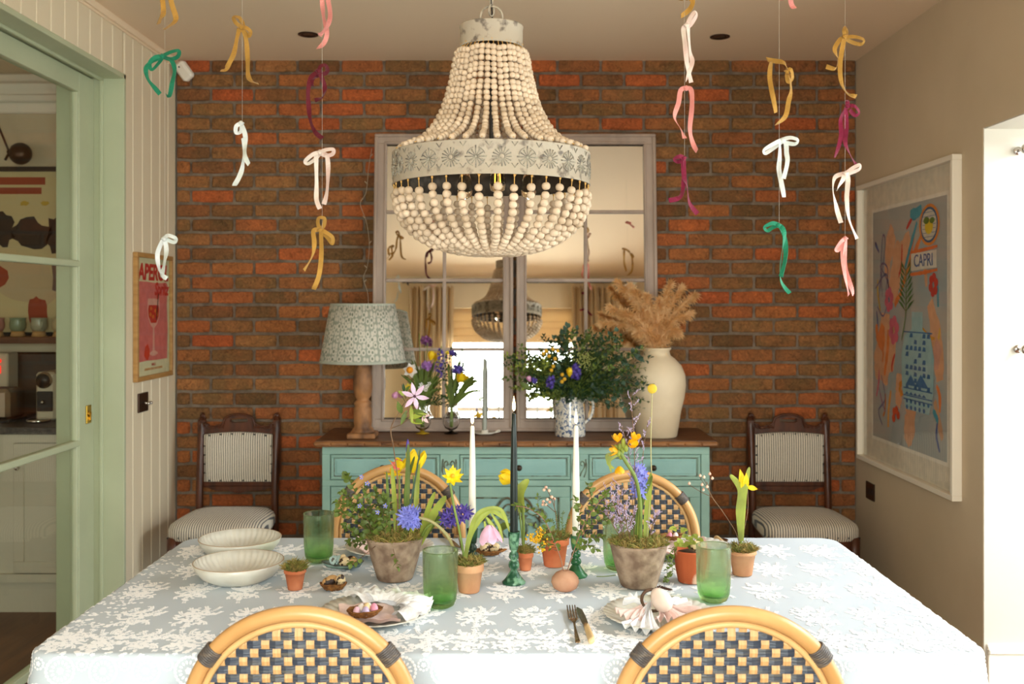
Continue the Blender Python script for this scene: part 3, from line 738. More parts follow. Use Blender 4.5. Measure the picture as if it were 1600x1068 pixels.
# ---------------------------------------------------------------- antique side chairs
M_mahog = mat('mahogany', rgb(92, 48, 26), .35, rgb(60, 30, 16), scale=7, stretch=(4, 4, .8), bump=.1)
M_strip = stripe_material('ticking_fabric', rgb(226, 214, 194), rgb(84, 82, 84), 88, .36)
def antique(label, loc):
    t = thing('side_chair', label, 'chair', (0, 0, 0), 0, None)
    hw = .190
    for s_ in (-1, 1):
        q = MB(); x = s_*hw
        q.tube(spline([(x*.98, .04, 0), (x, .0, .25), (x, -.02, .44), (x, 0, .70), (x, .03, .905)], 5), .019, 8); q.bx(x-.019, x+.019, .008, .04, .62, .895, 0, .004)
        q.ell((x, .03, .915), (.014, .014, .016), 10, 6); q.tube(spline([(x, .03, .905), (x-s_*.0, .02, .925), (x-s_*.012, .015, .915), (x-s_*.016, .02, .90)], 4), .006, 6)
        q.build('post', M_mahog, t)
        q = MB(); q.lathe([(.014, 0), (.018, .02), (.014, .05), (.02, .12), (.024, .2), (.016, .27), (.026, .3), (.026, .40)], (s_*.19, -.41, 0), 14); q.build('leg', M_mahog, t)
    # crest rail with arch and cut-out
    q = MB(); n = 40; top = []; bot = []
    for k in range(n+1):
        u = -1+2*k/n; x = u*(hw-.012)
        zt = .862+.062*math.exp(-(u/.34)**2*1.3)+.018*math.exp(-((abs(u)-.98)/.1)**2)
        if abs(u) < .42: zt = max(zt, .905+.022*(1-(u/.42)**2))
        zb = .822+.014*(1-u*u)
        top.append((x, zt)); bot.append((x, zb))
    hole = lambda x: .012*math.sqrt(max(0, 1-(x/.052)**2))
    for k in range(n):
        (xa, za), (xb, zb_) = top[k], top[k+1]; (_, ya), (_, yb) = bot[k], bot[k+1]
        hc = .892
        segs = [(ya, za, yb, zb_)]
        if abs(xa) < .053 and abs(xb) < .053: segs = [(ya, hc-hole(xa), yb, hc-hole(xb)), (hc+hole(xa), za, hc+hole(xb), zb_)]
        for (l0, h0, l1, h1) in segs:
            vs = [(xa, .012, l0), (xa, .012, h0), (xb, .012, h1), (xb, .012, l1), (xa, .034, l0), (xa, .034, h0), (xb, .034, h1), (xb, .034, l1)]
            q.add(vs, [(0, 1, 2, 3), (7, 6, 5, 4), (1, 5, 6, 2), (0, 3, 7, 4)], False)
    q.tube([(x, .010, z-.003) for x, z in top], .006, 6)
    for s_ in (-1, 1):
        q.tube(spline([(s_*x, .008, z) for x, z in ((.07, .895), (.09, .872), (.115, .865), (.14, .852), (.16, .858), (.165, .872), (.152, .872))], 4), .004, 6)
        for k in range(4): q.leaf((s_*(.075+.02*k), .010, .85), (s_*(.088+.022*k), .002, .868-.002*k), .012, (0, -1, 0))
    q.build('crest_rail', M_mahog, t)
    q = MB(); q.bx(-hw, hw, .0, .03, .560, .585, 0, .004)
    n = 24; vs = []
    for k in range(n+1):
        u = -1+2*k/n; x = u*(hw-.015); d = .022*math.cos(u*PI/2)**1.2+.008*math.cos(3*PI*u/2)**2+.006
        vs += [(x, .006, .562), (x, .006, .562-d), (x, .026, .562-d), (x, .026, .562)]
    fs = [(4*k+j, 4*k+(j+1) % 4, 4*k+4+(j+1) % 4, 4*k+4+j) for k in range(n) for j in range(4)]
    q.add(vs, fs, False); q.build('lower_rail', M_mahog, t)
    # upholstered back
    q = MB(); nx, nz = 16, 12; vs = []
    for side, yb in ((-1, -.004), (1, .030)):
        for i in range(nx+1):
            for k in range(nz+1):
                u, v = -1+2*i/nx, k/nz
                z = .585+v*(.236+.012*(1-u*u)); b_ = (1-u**6)*(1-(2*v-1)**6)
                vs.append((u*(hw-.017), yb+side*.012*b_, z))
    S = (nx+1)*(nz+1); fs = []
    for i in range(nx):
        for k in range(nz):
            a = i*(nz+1)+k; fs.append((a, a+1, a+nz+2, a+nz+1)[::-1]); fs.append((S+a, S+a+1, S+a+nz+2, S+a+nz+1))
    for i in range(nx):
        for k in (0, nz): a = i*(nz+1)+k; fs.append((a, a+nz+1, S+a+nz+1, S+a))
    for k in range(nz):
        for i in (0, nx): a = i*(nz+1)+k; fs.append((a, a+1, S+a+1, S+a))
    q.add(vs, fs, True); q.build('back_pad', M_strip, t)
    q = MB()
    for k in range(6):
        u = -1+2*(k+.5)/6
        for z in (.592, .815+.012*(1-u*u)): q.ell((u*(hw-.02), -.012, z), .0045, 6, 4)
    for k in range(4):
        for s_ in (-1, 1): q.ell((s_*(hw-.022), -.010, .63+.045*k), .0045, 6, 4)
    q.build('stud', M_black, t, kind='stuff')
    # seat
    q = MB(); n = 44; rings = [(.96, .385), (1.0, .40), (1.0, .43), (.97, .448), (.88, .463), (.65, .475), (.35, .481)]
    def outl(a, k):
        c, s_ = math.cos(a), math.sin(a); e = .42
        x = math.copysign(abs(c)**e, c)*.232; y = math.copysign(abs(s_)**e, s_)*.225
        x *= 1-.10*(y+.225)/.45
        return x*k, -.225+y*k
    vs = []; fs = []
    for (k_, z) in rings:
        for k in range(n): x, y = outl(2*PI*k/n, k_); vs.append((x, y, z))
    for i in range(len(rings)-1):
        for k in range(n): l = (k+1) % n; fs.append((i*n+k, i*n+l, (i+1)*n+l, (i+1)*n+k))
    vs.append((0, -.225, .483)); e = len(vs)-1; b = (len(rings)-1)*n
    for k in range(n): fs.append((b+k, b+(k+1) % n, e))
    q.add(vs, fs); q.build('seat', M_strip, t)
    q = MB(); vs = []
    for z, kk in ((.33, .93), (.398, .965)):
        for k in range(n): x, y = outl(2*PI*k/n, kk); vs.append((x, y, z))
    q.add(vs, [(k, (k+1) % n, n+(k+1) % n, n+k) for k in range(n)]+[tuple(range(n))], True); q.build('seat_rail', M_mahog, t)
    q = MB()
    for k in range(9): q.ell((-.2+.05*k, -.452, .405), .004, 6, 4)
    q.build('seat_stud', M_black, t, kind='stuff')
    t.location = loc; return t
ac = antique('antique carved mahogany chair with striped ticking seat, left of the sideboard', (-1.400, 5.03, 0))
a2 = dup(ac, (1.385, 5.03, 0), 0, 'antique carved mahogany chair with striped ticking seat, right of the sideboard')
ac['group'] = a2['group'] = 'antique striped side chairs against the brick wall'

# ---------------------------------------------------------------- rattan dining chairs
M_rattan = mat('rattan_pole', rgb(208, 160, 102), .32, rgb(190, 140, 84), scale=7, stretch=(1, 1, 1), bump=.05)
M_rattan2 = mat('rattan_core', rgb(214, 172, 114), .4, rgb(198, 152, 96), scale=10)
M_natural = mat('natural_strand', rgb(214, 170, 116), .5, rgb(194, 146, 92), scale=22, stretch=(9, 1, .4), bump=.25, bscale=50)
M_navy = mat('navy_strand', rgb(54, 60, 72), .4, rgb(96, 92, 84), scale=16, stretch=(.6, 1, 9), lo=.48, hi=.72, bump=.3, bscale=40)
M_bind = mat('dark_binding', rgb(84, 76, 72), .45, rgb(130, 112, 92), scale=20, stretch=(1, 1, 6), lo=.5, hi=.7)
def bistro(label, loc, rz):
    t = thing('rattan_chair', label, 'chair', (0, 0, 0), 0, 'rattan bistro chairs around the dining table')
    R, zc, zt = .212, .702, .926
    # local frame: back faces -y (outside), seat towards +y ; back leans a little
    lean = lambda z: -.045*((z-.45)/.47)
    arch = [(-.165, .10, 0), (-.185, .05, .25), (-.200, 0.0, .45), (-R, lean(.58), .58), (-R, lean(zc), zc)]
    for k in range(1, 24):
        a = PI-PI*k/24; z = zc+(zt-.014-zc)*math.sin(a); arch.append((R*math.cos(a), lean(z), z))
    arch += [(R, lean(zc), zc), (R, lean(.58), .58), (.200, 0, .45), (.185, .05, .25), (.165, .10, 0)]
    q = MB(); q.tube(spline(arch, 3), .0145, 12); q.build('back_frame', M_rattan, t)
    ri = R-.0205; zi = zt-.014-.0205
    inn = [(-ri+.006, lean(.50), .50), (-ri, lean(.6), .6)]
    for k in range(0, 25):
        a = PI-PI*k/24; z = zc+(zi-zc)*math.sin(a); inn.append((ri*math.cos(a), lean(z)-.002, z))
    inn += [(ri, lean(.6), .6), (ri-.006, lean(.50), .50)]
    q = MB(); q.tube(spline(inn, 2, closed=True), .0065, 8, closed=True); q.build('inner_rim', M_rattan2, t)
    for s_ in (-1, 1):
        a = PI/2+s_*.90; q = MB()
        zz = zc+(zt-.014-zc)*math.sin(a); c = Vector((R*math.cos(a), lean(zz), zz))
        tg = Vector((-R*math.sin(a), 0, (zt-.014-zc)*math.cos(a))).normalized()
        for k in range(8):
            p = c+tg*(-.014+.004*k)
            z2 = Matrix.Translation(p) @ tg.to_track_quat('Z', 'Y').to_matrix().to_4x4()
            ring = [(.0168*math.cos(2*PI*i/14), .0168*math.sin(2*PI*i/14), 0) for i in range(14)]
            q.tube(ring, .0024, 5, closed=True, M=z2)
        q.build('binding', M_bind, t, kind='stuff')
    def half(z): return ri*math.sqrt(max(0, 1-((z-zc)/(zi-zc))**2)) if z > zc else ri
    def zmax(x): return zc+(zi-zc)*math.sqrt(max(0, 1-(x/ri)**2))
    cp, rp = .0216, .0162; z0 = .512
    for i in range(-9, 10):
        x = i*cp*.97; zm = zmax(x)
        if zm < z0+.03: continue
        pts = []; z = z0-.008; st = rp/2
        k = 0
        while z < zm-.001:
            j = (z-z0)/rp; pts.append((x, lean(z)-.0022*math.cos(PI*(j-i))*1, z)); z += st
        pts.append((x, lean(zm), zm))
        q = MB(); q.strip(pts, .0150, None, .0014, view=(0, 1, 0)); q.build('cane_strand', M_natural, t)
    j = 0
    while True:
        z = z0+j*rp; hx_ = half(z)
        if z > zi-.008: break
        pts = []; x = -hx_
        while x < hx_:
            i = x/(cp*.97); pts.append((x, lean(z)+.0022*math.cos(PI*(j-i)), z)); x += cp*.97/2
        pts.append((hx_, lean(z), z))
        if len(pts) > 3:
            q = MB()
            for k in (-1, 0, 1): q.strip([(p[0], p[1]-.0004*(k == 0), p[2]+k*.0050) for p in pts], .0049, None, .0014, view=(0, 1, 0))
            q.build('cane_strand', M_navy, t, kind=None)
        j += 1
    # seat, woven disc on a ring, legs, stretchers
    q = MB(); q.lathe([(0, .452), (.19, .452), (.195, .445), (.19, .438), (0, .438)], (0, .215, 0), 40); q.build('seat', M_natural, t)
    q = MB(); q.tube([(.205*math.cos(2*PI*k/40), .215+.205*math.sin(2*PI*k/40), .438) for k in range(40)], .015, 8, closed=True); q.build('seat_ring', M_rattan, t)
    for s_ in (-1, 1):
        q = MB(); q.tube(spline([(s_*.15, .36, .435), (s_*.165, .385, .25), (s_*.18, .41, 0)], 4), .0135, 8); q.build('leg', M_rattan, t)
    q = MB(); q.tube(spline([(-.178, .06, .2), (0, .03, .21), (.178, .06, .2), (.17, .38, .2), (0, .41, .21), (-.17, .38, .2)], 5, closed=True), .009, 8, closed=True); q.build('stretcher', M_rattan, t)
    t.location = loc; t.rotation_euler = (0, 0, rz); return t
ch = bistro('rattan bistro chair with navy check weave in the near left foreground', (-.403, 1.895, 0), 0)
dup(ch, (.403, 1.895, 0), 0, 'rattan bistro chair with navy check weave in the near right foreground')
dup(ch, (-.391, 3.295, .022), PI, 'rattan bistro chair with navy check weave behind the left mossy pot')
dup(ch, (.391, 3.295, .002), PI, 'rattan bistro chair with navy check weave behind the right mossy pot')

# ---------------------------------------------------------------- dining table & cloth
M_wood = mat('table_oak', rgb(150, 110, 70), .5, rgb(120, 84, 52), scale=6, stretch=(1, 8, 8))
tb = thing('dining_table', 'long wooden dining table hidden beneath the lace cloth', 'table', (-.015, 2.6, 0))
q = MB(); q.bx(-1.015, .985, 2.105, 3.095, .716, .7505, 0, .004); q.build('tabletop', M_wood, tb)
for x in (-.93, .90):
    for y in (2.18, 3.02):
        q = MB(); q.lathe([(.03, 0), (.035, .05), (.028, .1), (.042, .35), (.03, .5), (.04, .6), (.045, .715)], (x, y, 0), 16); q.build('leg', M_wood, tb)
q = MB(); q.bx(-.93, .90, 2.16, 2.185, .62, .716); q.bx(-.93, .90, 3.01, 3.035, .62, .716); q.bx(-.94, -.915, 2.18, 3.02, .62, .716); q.bx(.89, .915, 2.18, 3.02, .62, .716); q.build('apron', M_wood, tb)
M_under = mat('blue_grey_undercloth', rgb(200, 208, 214), .8, rgb(193, 202, 209), scale=3, bump=.12, bscale=9)
M_lace = mat('lace_embroidery', rgb(250, 249, 248), .8, sheen=.2)
cl = thing('tablecloth', 'white floral lace tablecloth over pale blue-grey linen on the dining table', 'tablecloth', (-.015, 2.6, TZ))
cx0, cx1, cy0, cy1 = -1.018, .988, 2.090, 3.110; cr = .05
def perim(t, off):
    """point and outward normal along the rounded rectangle, t in metres"""
    Lx, Ly = cx1-cx0-2*cr, cy1-cy0-2*cr; q_ = PI*cr/2; tot = 2*(Lx+Ly)+4*q_
    t = t % tot
    for (px, py, dx, dy, L_) in ((cx0+cr, cy0, 1, 0, Lx), (cx1, cy0+cr, 0, 1, Ly), (cx1-cr, cy1, -1, 0, Lx), (cx0, cy1-cr, 0, -1, Ly)):
        if t < L_: 
            n_ = (dy, -dx); return (px+dx*t+n_[0]*off, py+dy*t+n_[1]*off, n_)
        t -= L_
        if t < q_:
            a = t/q_*PI/2; n0 = (dy, -dx); cx_, cy_ = px+dx*L_-n0[0]*cr, py+dy*L_-n0[1]*cr
            nn = (n0[0]*math.cos(a)+dx*math.sin(a), n0[1]*math.cos(a)+dy*math.sin(a))
            return (cx_+nn[0]*(cr+off), cy_+nn[1]*(cr+off), nn)
        t -= q_
tot = 2*(cx1-cx0-2*cr+cy1-cy0-2*cr)+2*PI*cr
def drop(t, s):
    """surface of the cloth: s<0 in on the top, s>0 down the side"""
    if s <= 0: x, y, n_ = perim(t, s); return Vector((x, y, TZ))
    R_ = .014; arc = R_*PI/2
    if s < arc: a = s/R_; x, y, n_ = perim(t, R_*math.sin(a)); return Vector((x, y, TZ-R_*(1-math.cos(a))))
    d = s-arc; k = min(1, d/.2)
    off = R_+(.004+.022*k)*(1+.8*math.sin(t*2*PI/.31)+.4*math.sin(t*2*PI/.137+1))*k+.01*k
    x, y, n_ = perim(t, off); return Vector((x, y, TZ-R_-d))
q = MB(); n = 420; ss = [-.03, -.004, 0, .005, .011, .017, .022, .04, .07, .11, .16, .22, .27]
vs = [drop(tot*k/n, s) for s in ss for k in range(n)]
fs = [(i*n+k, i*n+(k+1) % n, (i+1)*n+(k+1) % n, (i+1)*n+k) for i in range(len(ss)-1) for k in range(n)]
fs.append(tuple(range(n)))
q.add([tuple(v) for v in vs], fs, True); q.sm[-1] = False
co = q.build('cloth', M_under, cl)
recalc(co)
# lace: embroidered sprays, real raised stitches
def petal(mb, c, ang, L, W, z=.0007, Mf=None):
    ca, sa = math.cos(ang), math.sin(ang); pts = []
    for (u, v) in ((0, 0), (.3, .5), (.75, .45), (1, 0), (.75, -.45), (.3, -.5)):
        x, y = (u*L-.0*L), v*W; pts.append((c[0]+x*ca-y*sa, c[1]+x*sa+y*ca, z))
    pts.append((c[0]+L*.5*ca, c[1]+L*.5*sa, z+.0011))
    if Mf: pts = [Mf(p_) for p_ in pts]
    mb.add(pts, [(k, (k+1) % 6, 6) for k in range(6)], True)
def floret(mb, c, r, n_, Mf=None, z=.0007):
    a0 = rnd.uniform(0, 6)
    for k in range(n_): petal(mb, c, a0+2*PI*k/n_, r, r*.75, z, Mf)
def spray(mb, ox, oy, Mf=None, seed=0, sc_=1.0, flip=1):
    r = random.Random(seed)
    # stems of a spray that rises from the tail at (0,-.1) to a broad head
    for (ax, ay, n_, w_) in ((0, 0, 26, .020), (-.030, .035, 16, .016), (.030, .045, 16, .016), (-.012, .070, 13, .014), (.020, -.030, 13, .013), (-.020, -.028, 12, .013), (0, .03, 18, .02), (0, -.065, 6, .008)):
        for k in range(n_):
            x, y = ax+r.gauss(0, w_*.8), ay+r.gauss(0, w_*.95)
            floret(mb, (ox+flip*x*sc_, oy+y*sc_), r.uniform(.0050, .0082)*sc_, r.choice((4, 5)), Mf, .0006+r.uniform(0, .0006))
    for (pts) in (((0, -.01), (-.004, -.05), (.004, -.095)), ((.01, .03), (.034, .07), (.044, .100)), ((-.01, .04), (-.028, .075), (-.034, .09)), ((.02, -.02), (.038, -.028), (.046, -.044)), ((-.02, 0), (-.04, -.006), (-.052, .008)), ((.02, .03), (.046, .04), (.058, .060)), ((-.02, -.02), (-.036, -.04), (-.034, -.056)), ((0.005, .06), (.01, .085), (.004, .105)), ((-.02, .02), (-.044, .04), (-.054, .058))):
        sp_ = spline([(p_[0], p_[1], 0) for p_ in pts], 5)
        for i in range(1, len(sp_)):
            tg = sp_[i]-sp_[i-1]; an = math.atan2(tg.y, tg.x*flip)
            for s_ in (-1, 1): petal(mb, (ox+flip*sp_[i].x*sc_, oy+sp_[i].y*sc_), an+s_*.8, .0085*sc_, .0042*sc_, .0006, Mf)
q = MB(); row = 0; y = 2.315
TFz = lambda p_: (p_[0], p_[1], TZ+p_[2])
while y < 3.12:
    x = cx0+.005+(.066 if row % 2 else 0); cidx = 0
    while x < cx1:
        if x > cx0+.02 and x < cx1-.02:
            s0 = MB(); spray(s0, x, y, TFz, (row*31+cidx*7) % 5, .86, 1)
            vs = [(v[0], v[1], v[2]) for v in s0.v]
            ok = [cx0+.002 < v[0] < cx1-.002 and cy0 < v[1] < cy1-.002 for v in vs]
            q.add(vs, [f for f in s0.f if all(ok[i] for i in f)])
        x += .132; cidx += 1
    y += .205; row += 1
y = 2.155; x = cx0+.04; cidx = 0
while x < cx1-.02:
    s0 = MB(); spray(s0, x, y, TFz, cidx % 5, .8, -1 if cidx % 2 else 1); ok = [cx0+.002 < v[0] < cx1-.002 and v[1] > cy0+.004 for v in s0.v]
    q.add(s0.v, [f for f in s0.f if all(ok[i] for i in f)]); x += .088; cidx += 1
q.build('lace_sprays', M_lace, cl, kind='stuff')
# border of the lace: rosettes, scrolls and filling round the edge and down the sides
q = MB()
def onside(t, s, h): 
    p0 = drop(t, s); e = .0015
    du = drop(t+e, s)-drop(t-e, s); dv = drop(t, s+e)-drop(t, s-e); nn = du.cross(dv)
    if nn.length < 1e-12: nn = Vector((0, 0, -1))
    nn.normalize()
    if nn.z < 0 and s <= 0: nn = -nn
    if s > 0:
        c_ = Vector((p0.x, p0.y, 0))-Vector((-.015, 2.6, 0))
        if nn.dot(Vector((c_.x, c_.y, .5))) < 0: nn = -nn
    return p0+nn*h
t_ = 0
def bp(t0, s0):
    return lambda p_: tuple(onside(t0+p_[0], s0+p_[1], p_[2]))
Lfront = cx1-cx0
per = .088; nper = int(tot/per); per = tot/nper
for k in range(nper):
    t0 = k*per+.02
    pnt = drop(t0, 0)
    front = pnt.y < 2.4
    if not front and not (pnt.y < 3.2): continue
    if pnt.y > 3.0: continue
    r = random.Random(k)
    # rosette with ring
    s0 = .040
    Mf = bp(t0, s0)
    for j in range(14): petal(q, (.013*math.cos(2*PI*j/14), .013*math.sin(2*PI*j/14)), 2*PI*j/14, .009, .005, .0006, Mf)
    for j in range(22): petal(q, (.027*math.cos(2*PI*j/22), .027*math.sin(2*PI*j/22)), 2*PI*j/22+1.4, .009, .006, .0006, Mf)
    floret(q, (0, 0), .008, 6, Mf)
    Mf = bp(t0+per/2, s0-.012)
    for j in range(10): petal(q, (.010*math.cos(2*PI*j/10), .010*math.sin(2*PI*j/10)), 2*PI*j/10+1.4, .007, .005, .0006, Mf)
    floret(q, (0, 0), .006, 5, Mf)
    Mf = bp(t0+per/2, 0.105)
    for j in range(18): petal(q, (.024*math.cos(2*PI*j/18), .034*math.sin(2*PI*j/18)), 2*PI*j/18+1.4, .010, .006, .0006, Mf)
    for a in range(-2, 3):
        for b in range(-3, 4):
            if (a/2.6)**2+(b/3.6)**2 < 1: petal(q, (a*.007-.0035, b*.008), .9, .009, .0018, .0005, Mf); petal(q, (a*.007+.0035, b*.008), 2.2, .009, .0018, .0005, Mf)
    # filling
    for j in range(76 if front else 34):
        a, s_ = r.uniform(-per/2, per/2), (r.uniform(-.11, .012) if j < (34 if front else 12) else r.uniform(.07, .19))
        if s_ < 0 and r.random() > math.exp((s_+.03)/.05) : continue
        Mf = bp(t0+a, s_); floret(q, (0, 0), r.uniform(.004, .0085), r.choice((4, 5, 6)), Mf)
    Mf = bp(t0+per/2, -.035)
    for j in range(12):
        tt = j/12; petal(q, (.012*math.sin(tt*9), -.05+.09*tt), tt*9, .010, .006, .0006, Mf)
q.build('lace_border', M_lace, cl, kind='stuff')
# ================================================================ CHANDELIER
M_zinc = mat('distressed_grey_metal', rgb(176, 162, 142), .6, rgb(108, 96, 84), scale=34, detail=6, lo=.56, hi=.68, bump=.25, bscale=60)
M_zin2 = mat('embossed_dark_line', rgb(112, 104, 96), .6, rgb(170, 162, 142), scale=60)
M_bead = mat('whitewashed_wood_bead', rgb(220, 196, 168), .6, rgb(190, 164, 134), scale=18, detail=2, rand=.09)
M_tie = mat('raffia_tie', rgb(206, 158, 86), .7)
CX, CY = -.0635, 2.66
cz = lambda py: H-(py-VY)*CY/F
chd = thing('chandelier', 'whitewashed wooden bead chandelier with embossed grey metal band above the table', 'chandelier', (CX, CY, 1.62))
C0 = (CX, CY, 0)
q = MB(); q.lathe([(.0835, cz(76)), (.0850, cz(76)), (.0852, cz(74)), (.0838, cz(72)), (.0838, cz(46)), (.0855, cz(44)), (.0850, cz(42)), (.0815, cz(42)), (.0815, cz(76))], C0, 48, closed=True)
q.lathe([(0, cz(44.5)), (.083, cz(44.5)), (.083, cz(46)), (0, cz(46))], C0, 40); q.build('crown_band', M_zinc, chd)
RB = .262; zb0, zb1 = 1.800, 1.884
q = MB(); q.lathe([(RB-.002, zb0), (RB+.002, zb0), (RB+.002, zb0+.003), (RB, zb0+.006), (RB, zb1-.006), (RB+.002, zb1-.003), (RB+.002, zb1), (RB-.002, zb1)], C0, 96, closed=True)
q.build('metal_band', M_zinc, chd)
# embossed flower rosettes round the band, one mesh each
def emb_mesh(kind):
    q = MB(); n_ = 16 if kind == 0 else 12
    for k in range(n_):
        a = 2*PI*k/n_; r0, r1 = (.010, .024) if kind == 0 else (.003, .027 if k % 3 == 0 else .020)
        q.tube([(r0*math.cos(a), .0, r0*math.sin(a)), (r1*math.cos(a), .0, r1*math.sin(a))], [.0010, .0019], 5, mi=1)
    if kind == 0: q.tube([(.008*math.cos(2*PI*k/12), 0, .008*math.sin(2*PI*k/12)) for k in range(12)], .0012, 5, closed=True, mi=1); q.ell((0, -.0005, 0), (.006, .002, .006), 10, 6, mi=0)
    else:
        q.ell((0, 0, 0), (.004, .002, .004), 8, 5, mi=1)
        for k in range(4):
            a0 = PI/4+k*PI/2
            q.tube([(.021*math.cos(a0+t)*1.1, 0, .021*math.sin(a0+t)*1.1) for t in (-.5, -.25, 0, .25, .5)], .0012, 5, mi=1)
    return q
em = []
for kd in (0, 1):
    o = emb_mesh(kd).build('embossed_rosette', [M_zinc, M_zin2]); em.append(o.data); bpy.data.objects.remove(o)
nr = 26
for k in range(nr):
    a = 2*PI*k/nr; o = bpy.data.objects.new('embossed_rosette', em[k % 2]); COL.objects.link(o); o.parent = chd
    o.location = (RB*math.cos(a)+.0008*math.cos(a), RB*math.sin(a)+.0008*math.sin(a), (zb0+zb1)/2-1.62); o.rotation_euler = (0, 0, a+PI/2)
q = MB()
for k in range(nr):
    a = 2*PI*(k+.5)/nr
    for dz in (-.026, .026): q.tube([(CX+(RB+.0008)*math.cos(a+t), CY+(RB+.0008)*math.sin(a+t), (zb0+zb1)/2+dz+abs(t)*.35) for t in (-.03, 0, .03)], .0013, 5)
q.build('embossed_scroll', M_zin2, chd, kind='stuff')
# inner frame: hoop lining, spokes, stem and lamp holders
q = MB(); q.lathe([(RB-.004, zb0+.001), (RB-.003, zb1), (RB-.0055, zb1), (RB-.0065, zb0+.001)], C0, 96, closed=True); q.build('band_lining', mat('dark_aged_metal', rgb(66, 58, 50), .6, rgb(104, 94, 82), scale=30, metal=.3, lo=.5, hi=.7), chd)
q = MB(); q.tube([(CX, CY, 2.19), (CX, CY, 1.84)], .006, 8)
for k in range(4):
    a = PI/4+k*PI/2; q.tube(spline([(CX, CY, 1.87), (CX+.12*math.cos(a), CY+.12*math.sin(a), 1.865), (CX+.258*math.cos(a), CY+.258*math.sin(a), 1.862)], 4), .0035, 6)
q.build('inner_frame', MATS['dark_aged_metal'], chd)
M_bulb = mat('clear_bulb', rgb(255, 245, 225), .02, trans=1.0, ior=1.1)
M_fil = mat('glowing_filament', rgb(255, 170, 60), .5, emit=(rgb(255, 150, 40), 9.0))
for k in range(3):
    a = -PI/2+.03+k*2*PI/3; bx_, by_ = CX+.015+.10*math.cos(a), CY+.10*math.sin(a)
    q = MB(); q.lathe([(.0, 1.872), (.014, 1.872), (.014, 1.845), (.0, 1.845)], (bx_, by_, 0), 14); q.build('lamp_holder', MATS['dark_aged_metal'], chd)
    q = MB(); q.lathe([(.012, 1.845), (.017, 1.825), (.022, 1.80), (.018, 1.778), (0, 1.768)], (bx_, by_, 0), 20); bb = q.build('bulb', M_bulb, chd)
    if k: continue
    q = MB()
    for s_ in (-1, 1): q.tube([(bx_+s_*.006, by_, 1.835), (bx_+s_*.008, by_, 1.79)], .0014, 5)
    q.build('filament', M_fil, bb, 'glowing filament')
# bead strands
def resample(curve, step):
    out = [curve[0]]; acc = 0; last = curve[0]
    sp_ = spline(curve, 14)
    for i in range(1, len(sp_)):
        acc += (sp_[i]-sp_[i-1]).length
        if acc >= step: out.append(sp_[i]); acc -= step
    return out
def strand(prof, beadr, seed, tie_top=True, tie_bot=True):
    r = random.Random(seed); q = MB()
    c = [Vector((r_, 0, z)) for r_, z in prof]; pts = resample(c, beadr*1.86); st_ = beadr*1.86*r.uniform(-.45, .45); pts = [pts[0]]+[p_.lerp(pts[min(i+2, len(pts)-1)], abs(st_)/(beadr*1.86)) for i, p_ in enumerate(pts[1:])]
    for i, p in enumerate(pts[1:]):
        b_ = beadr*r.uniform(.93, 1.06); Mx = Euler((r.uniform(-.3, .3), r.uniform(-.3, .3), 0)).to_matrix().to_4x4()
        def sq(v): # slightly barrel-shaped bead
            k = max(abs(v.x), abs(v.y), 1e-6); return Vector((v.x*1.03, v.y*1.03, max(-.86, min(.86, v.z))))
        q.ell(p+Vector((r.uniform(-.0007, .0007), r.uniform(-.001, .001), 0)), (b_, b_, b_), 9, 7, 0, Mx, sq)
    q.tube([c[0], pts[1]], .0012, 5, mi=1); e = c[0]
    q.ell(e+Vector((0, 0, .001)), (.0028, .0028, .004), 6, 4, mi=1)
    for k in range(2): q.tube([e, e+Vector((r.uniform(-.003, .005), r.uniform(-.005, .005), r.uniform(.003, .008)))], .0009, 4, mi=1)
    q.tube([c[-1], pts[-1]], .0012, 5, mi=1)
    return q
up = [(.082, 2.168), (.093, 2.150), (.108, 2.075), (.126, 2.015), (.156, 1.955), (.195, 1.918), (.232, 1.900), (.258, 1.890)]
lo = [(.259, 1.796), (.258, 1.780), (.254, 1.745), (.236, 1.705), (.200, 1.668), (.150, 1.640), (.090, 1.626), (.050, 1.622)]
protos = {}
def place_strands(prof, br, n_, key, jit):
    vs_ = []
    for s_ in range(9):
        pr = [(r_+(rnd.uniform(-jit, jit) if 1 < i < len(prof)-1 else 0), z+(rnd.uniform(-jit, jit) if 1 < i < len(prof)-1 else 0)) for i, (r_, z) in enumerate(prof)]
        o = strand(pr, br, s_+len(prof)).build('bead_strand', [M_bead, M_tie]); vs_.append(o.data); bpy.data.objects.remove(o)
    for k in range(n_):
        o = bpy.data.objects.new('bead_strand', vs_[k*7 % 9]); COL.objects.link(o); o.parent = chd
        o.location = (0, 0, -1.62); o.rotation_euler = (0, 0, 2*PI*(k+.5)/n_+rnd.uniform(-.012, .012)-PI/2)
place_strands(up, .0086, 42, 'u', .0015)
place_strands(lo, .0108, 38, 'l', .003)
q = MB(); q.tube([(CX+.05*math.cos(2*PI*k/24), CY+.05*math.sin(2*PI*k/24), 1.622) for k in range(24)], .004, 6, closed=True); q.build('bottom_ring', MATS['dark_aged_metal'], chd)
q = MB(); zt = cz(42); q.tube([(CX+.0295*math.cos(2*PI*k/28), CY, zt+.026+.0295*math.sin(2*PI*k/28)) for k in range(28)], .0030, 8, closed=True); q.build('hanging_ring', M_zinc, chd)
z = zt+.044; k = 0
ring0 = None
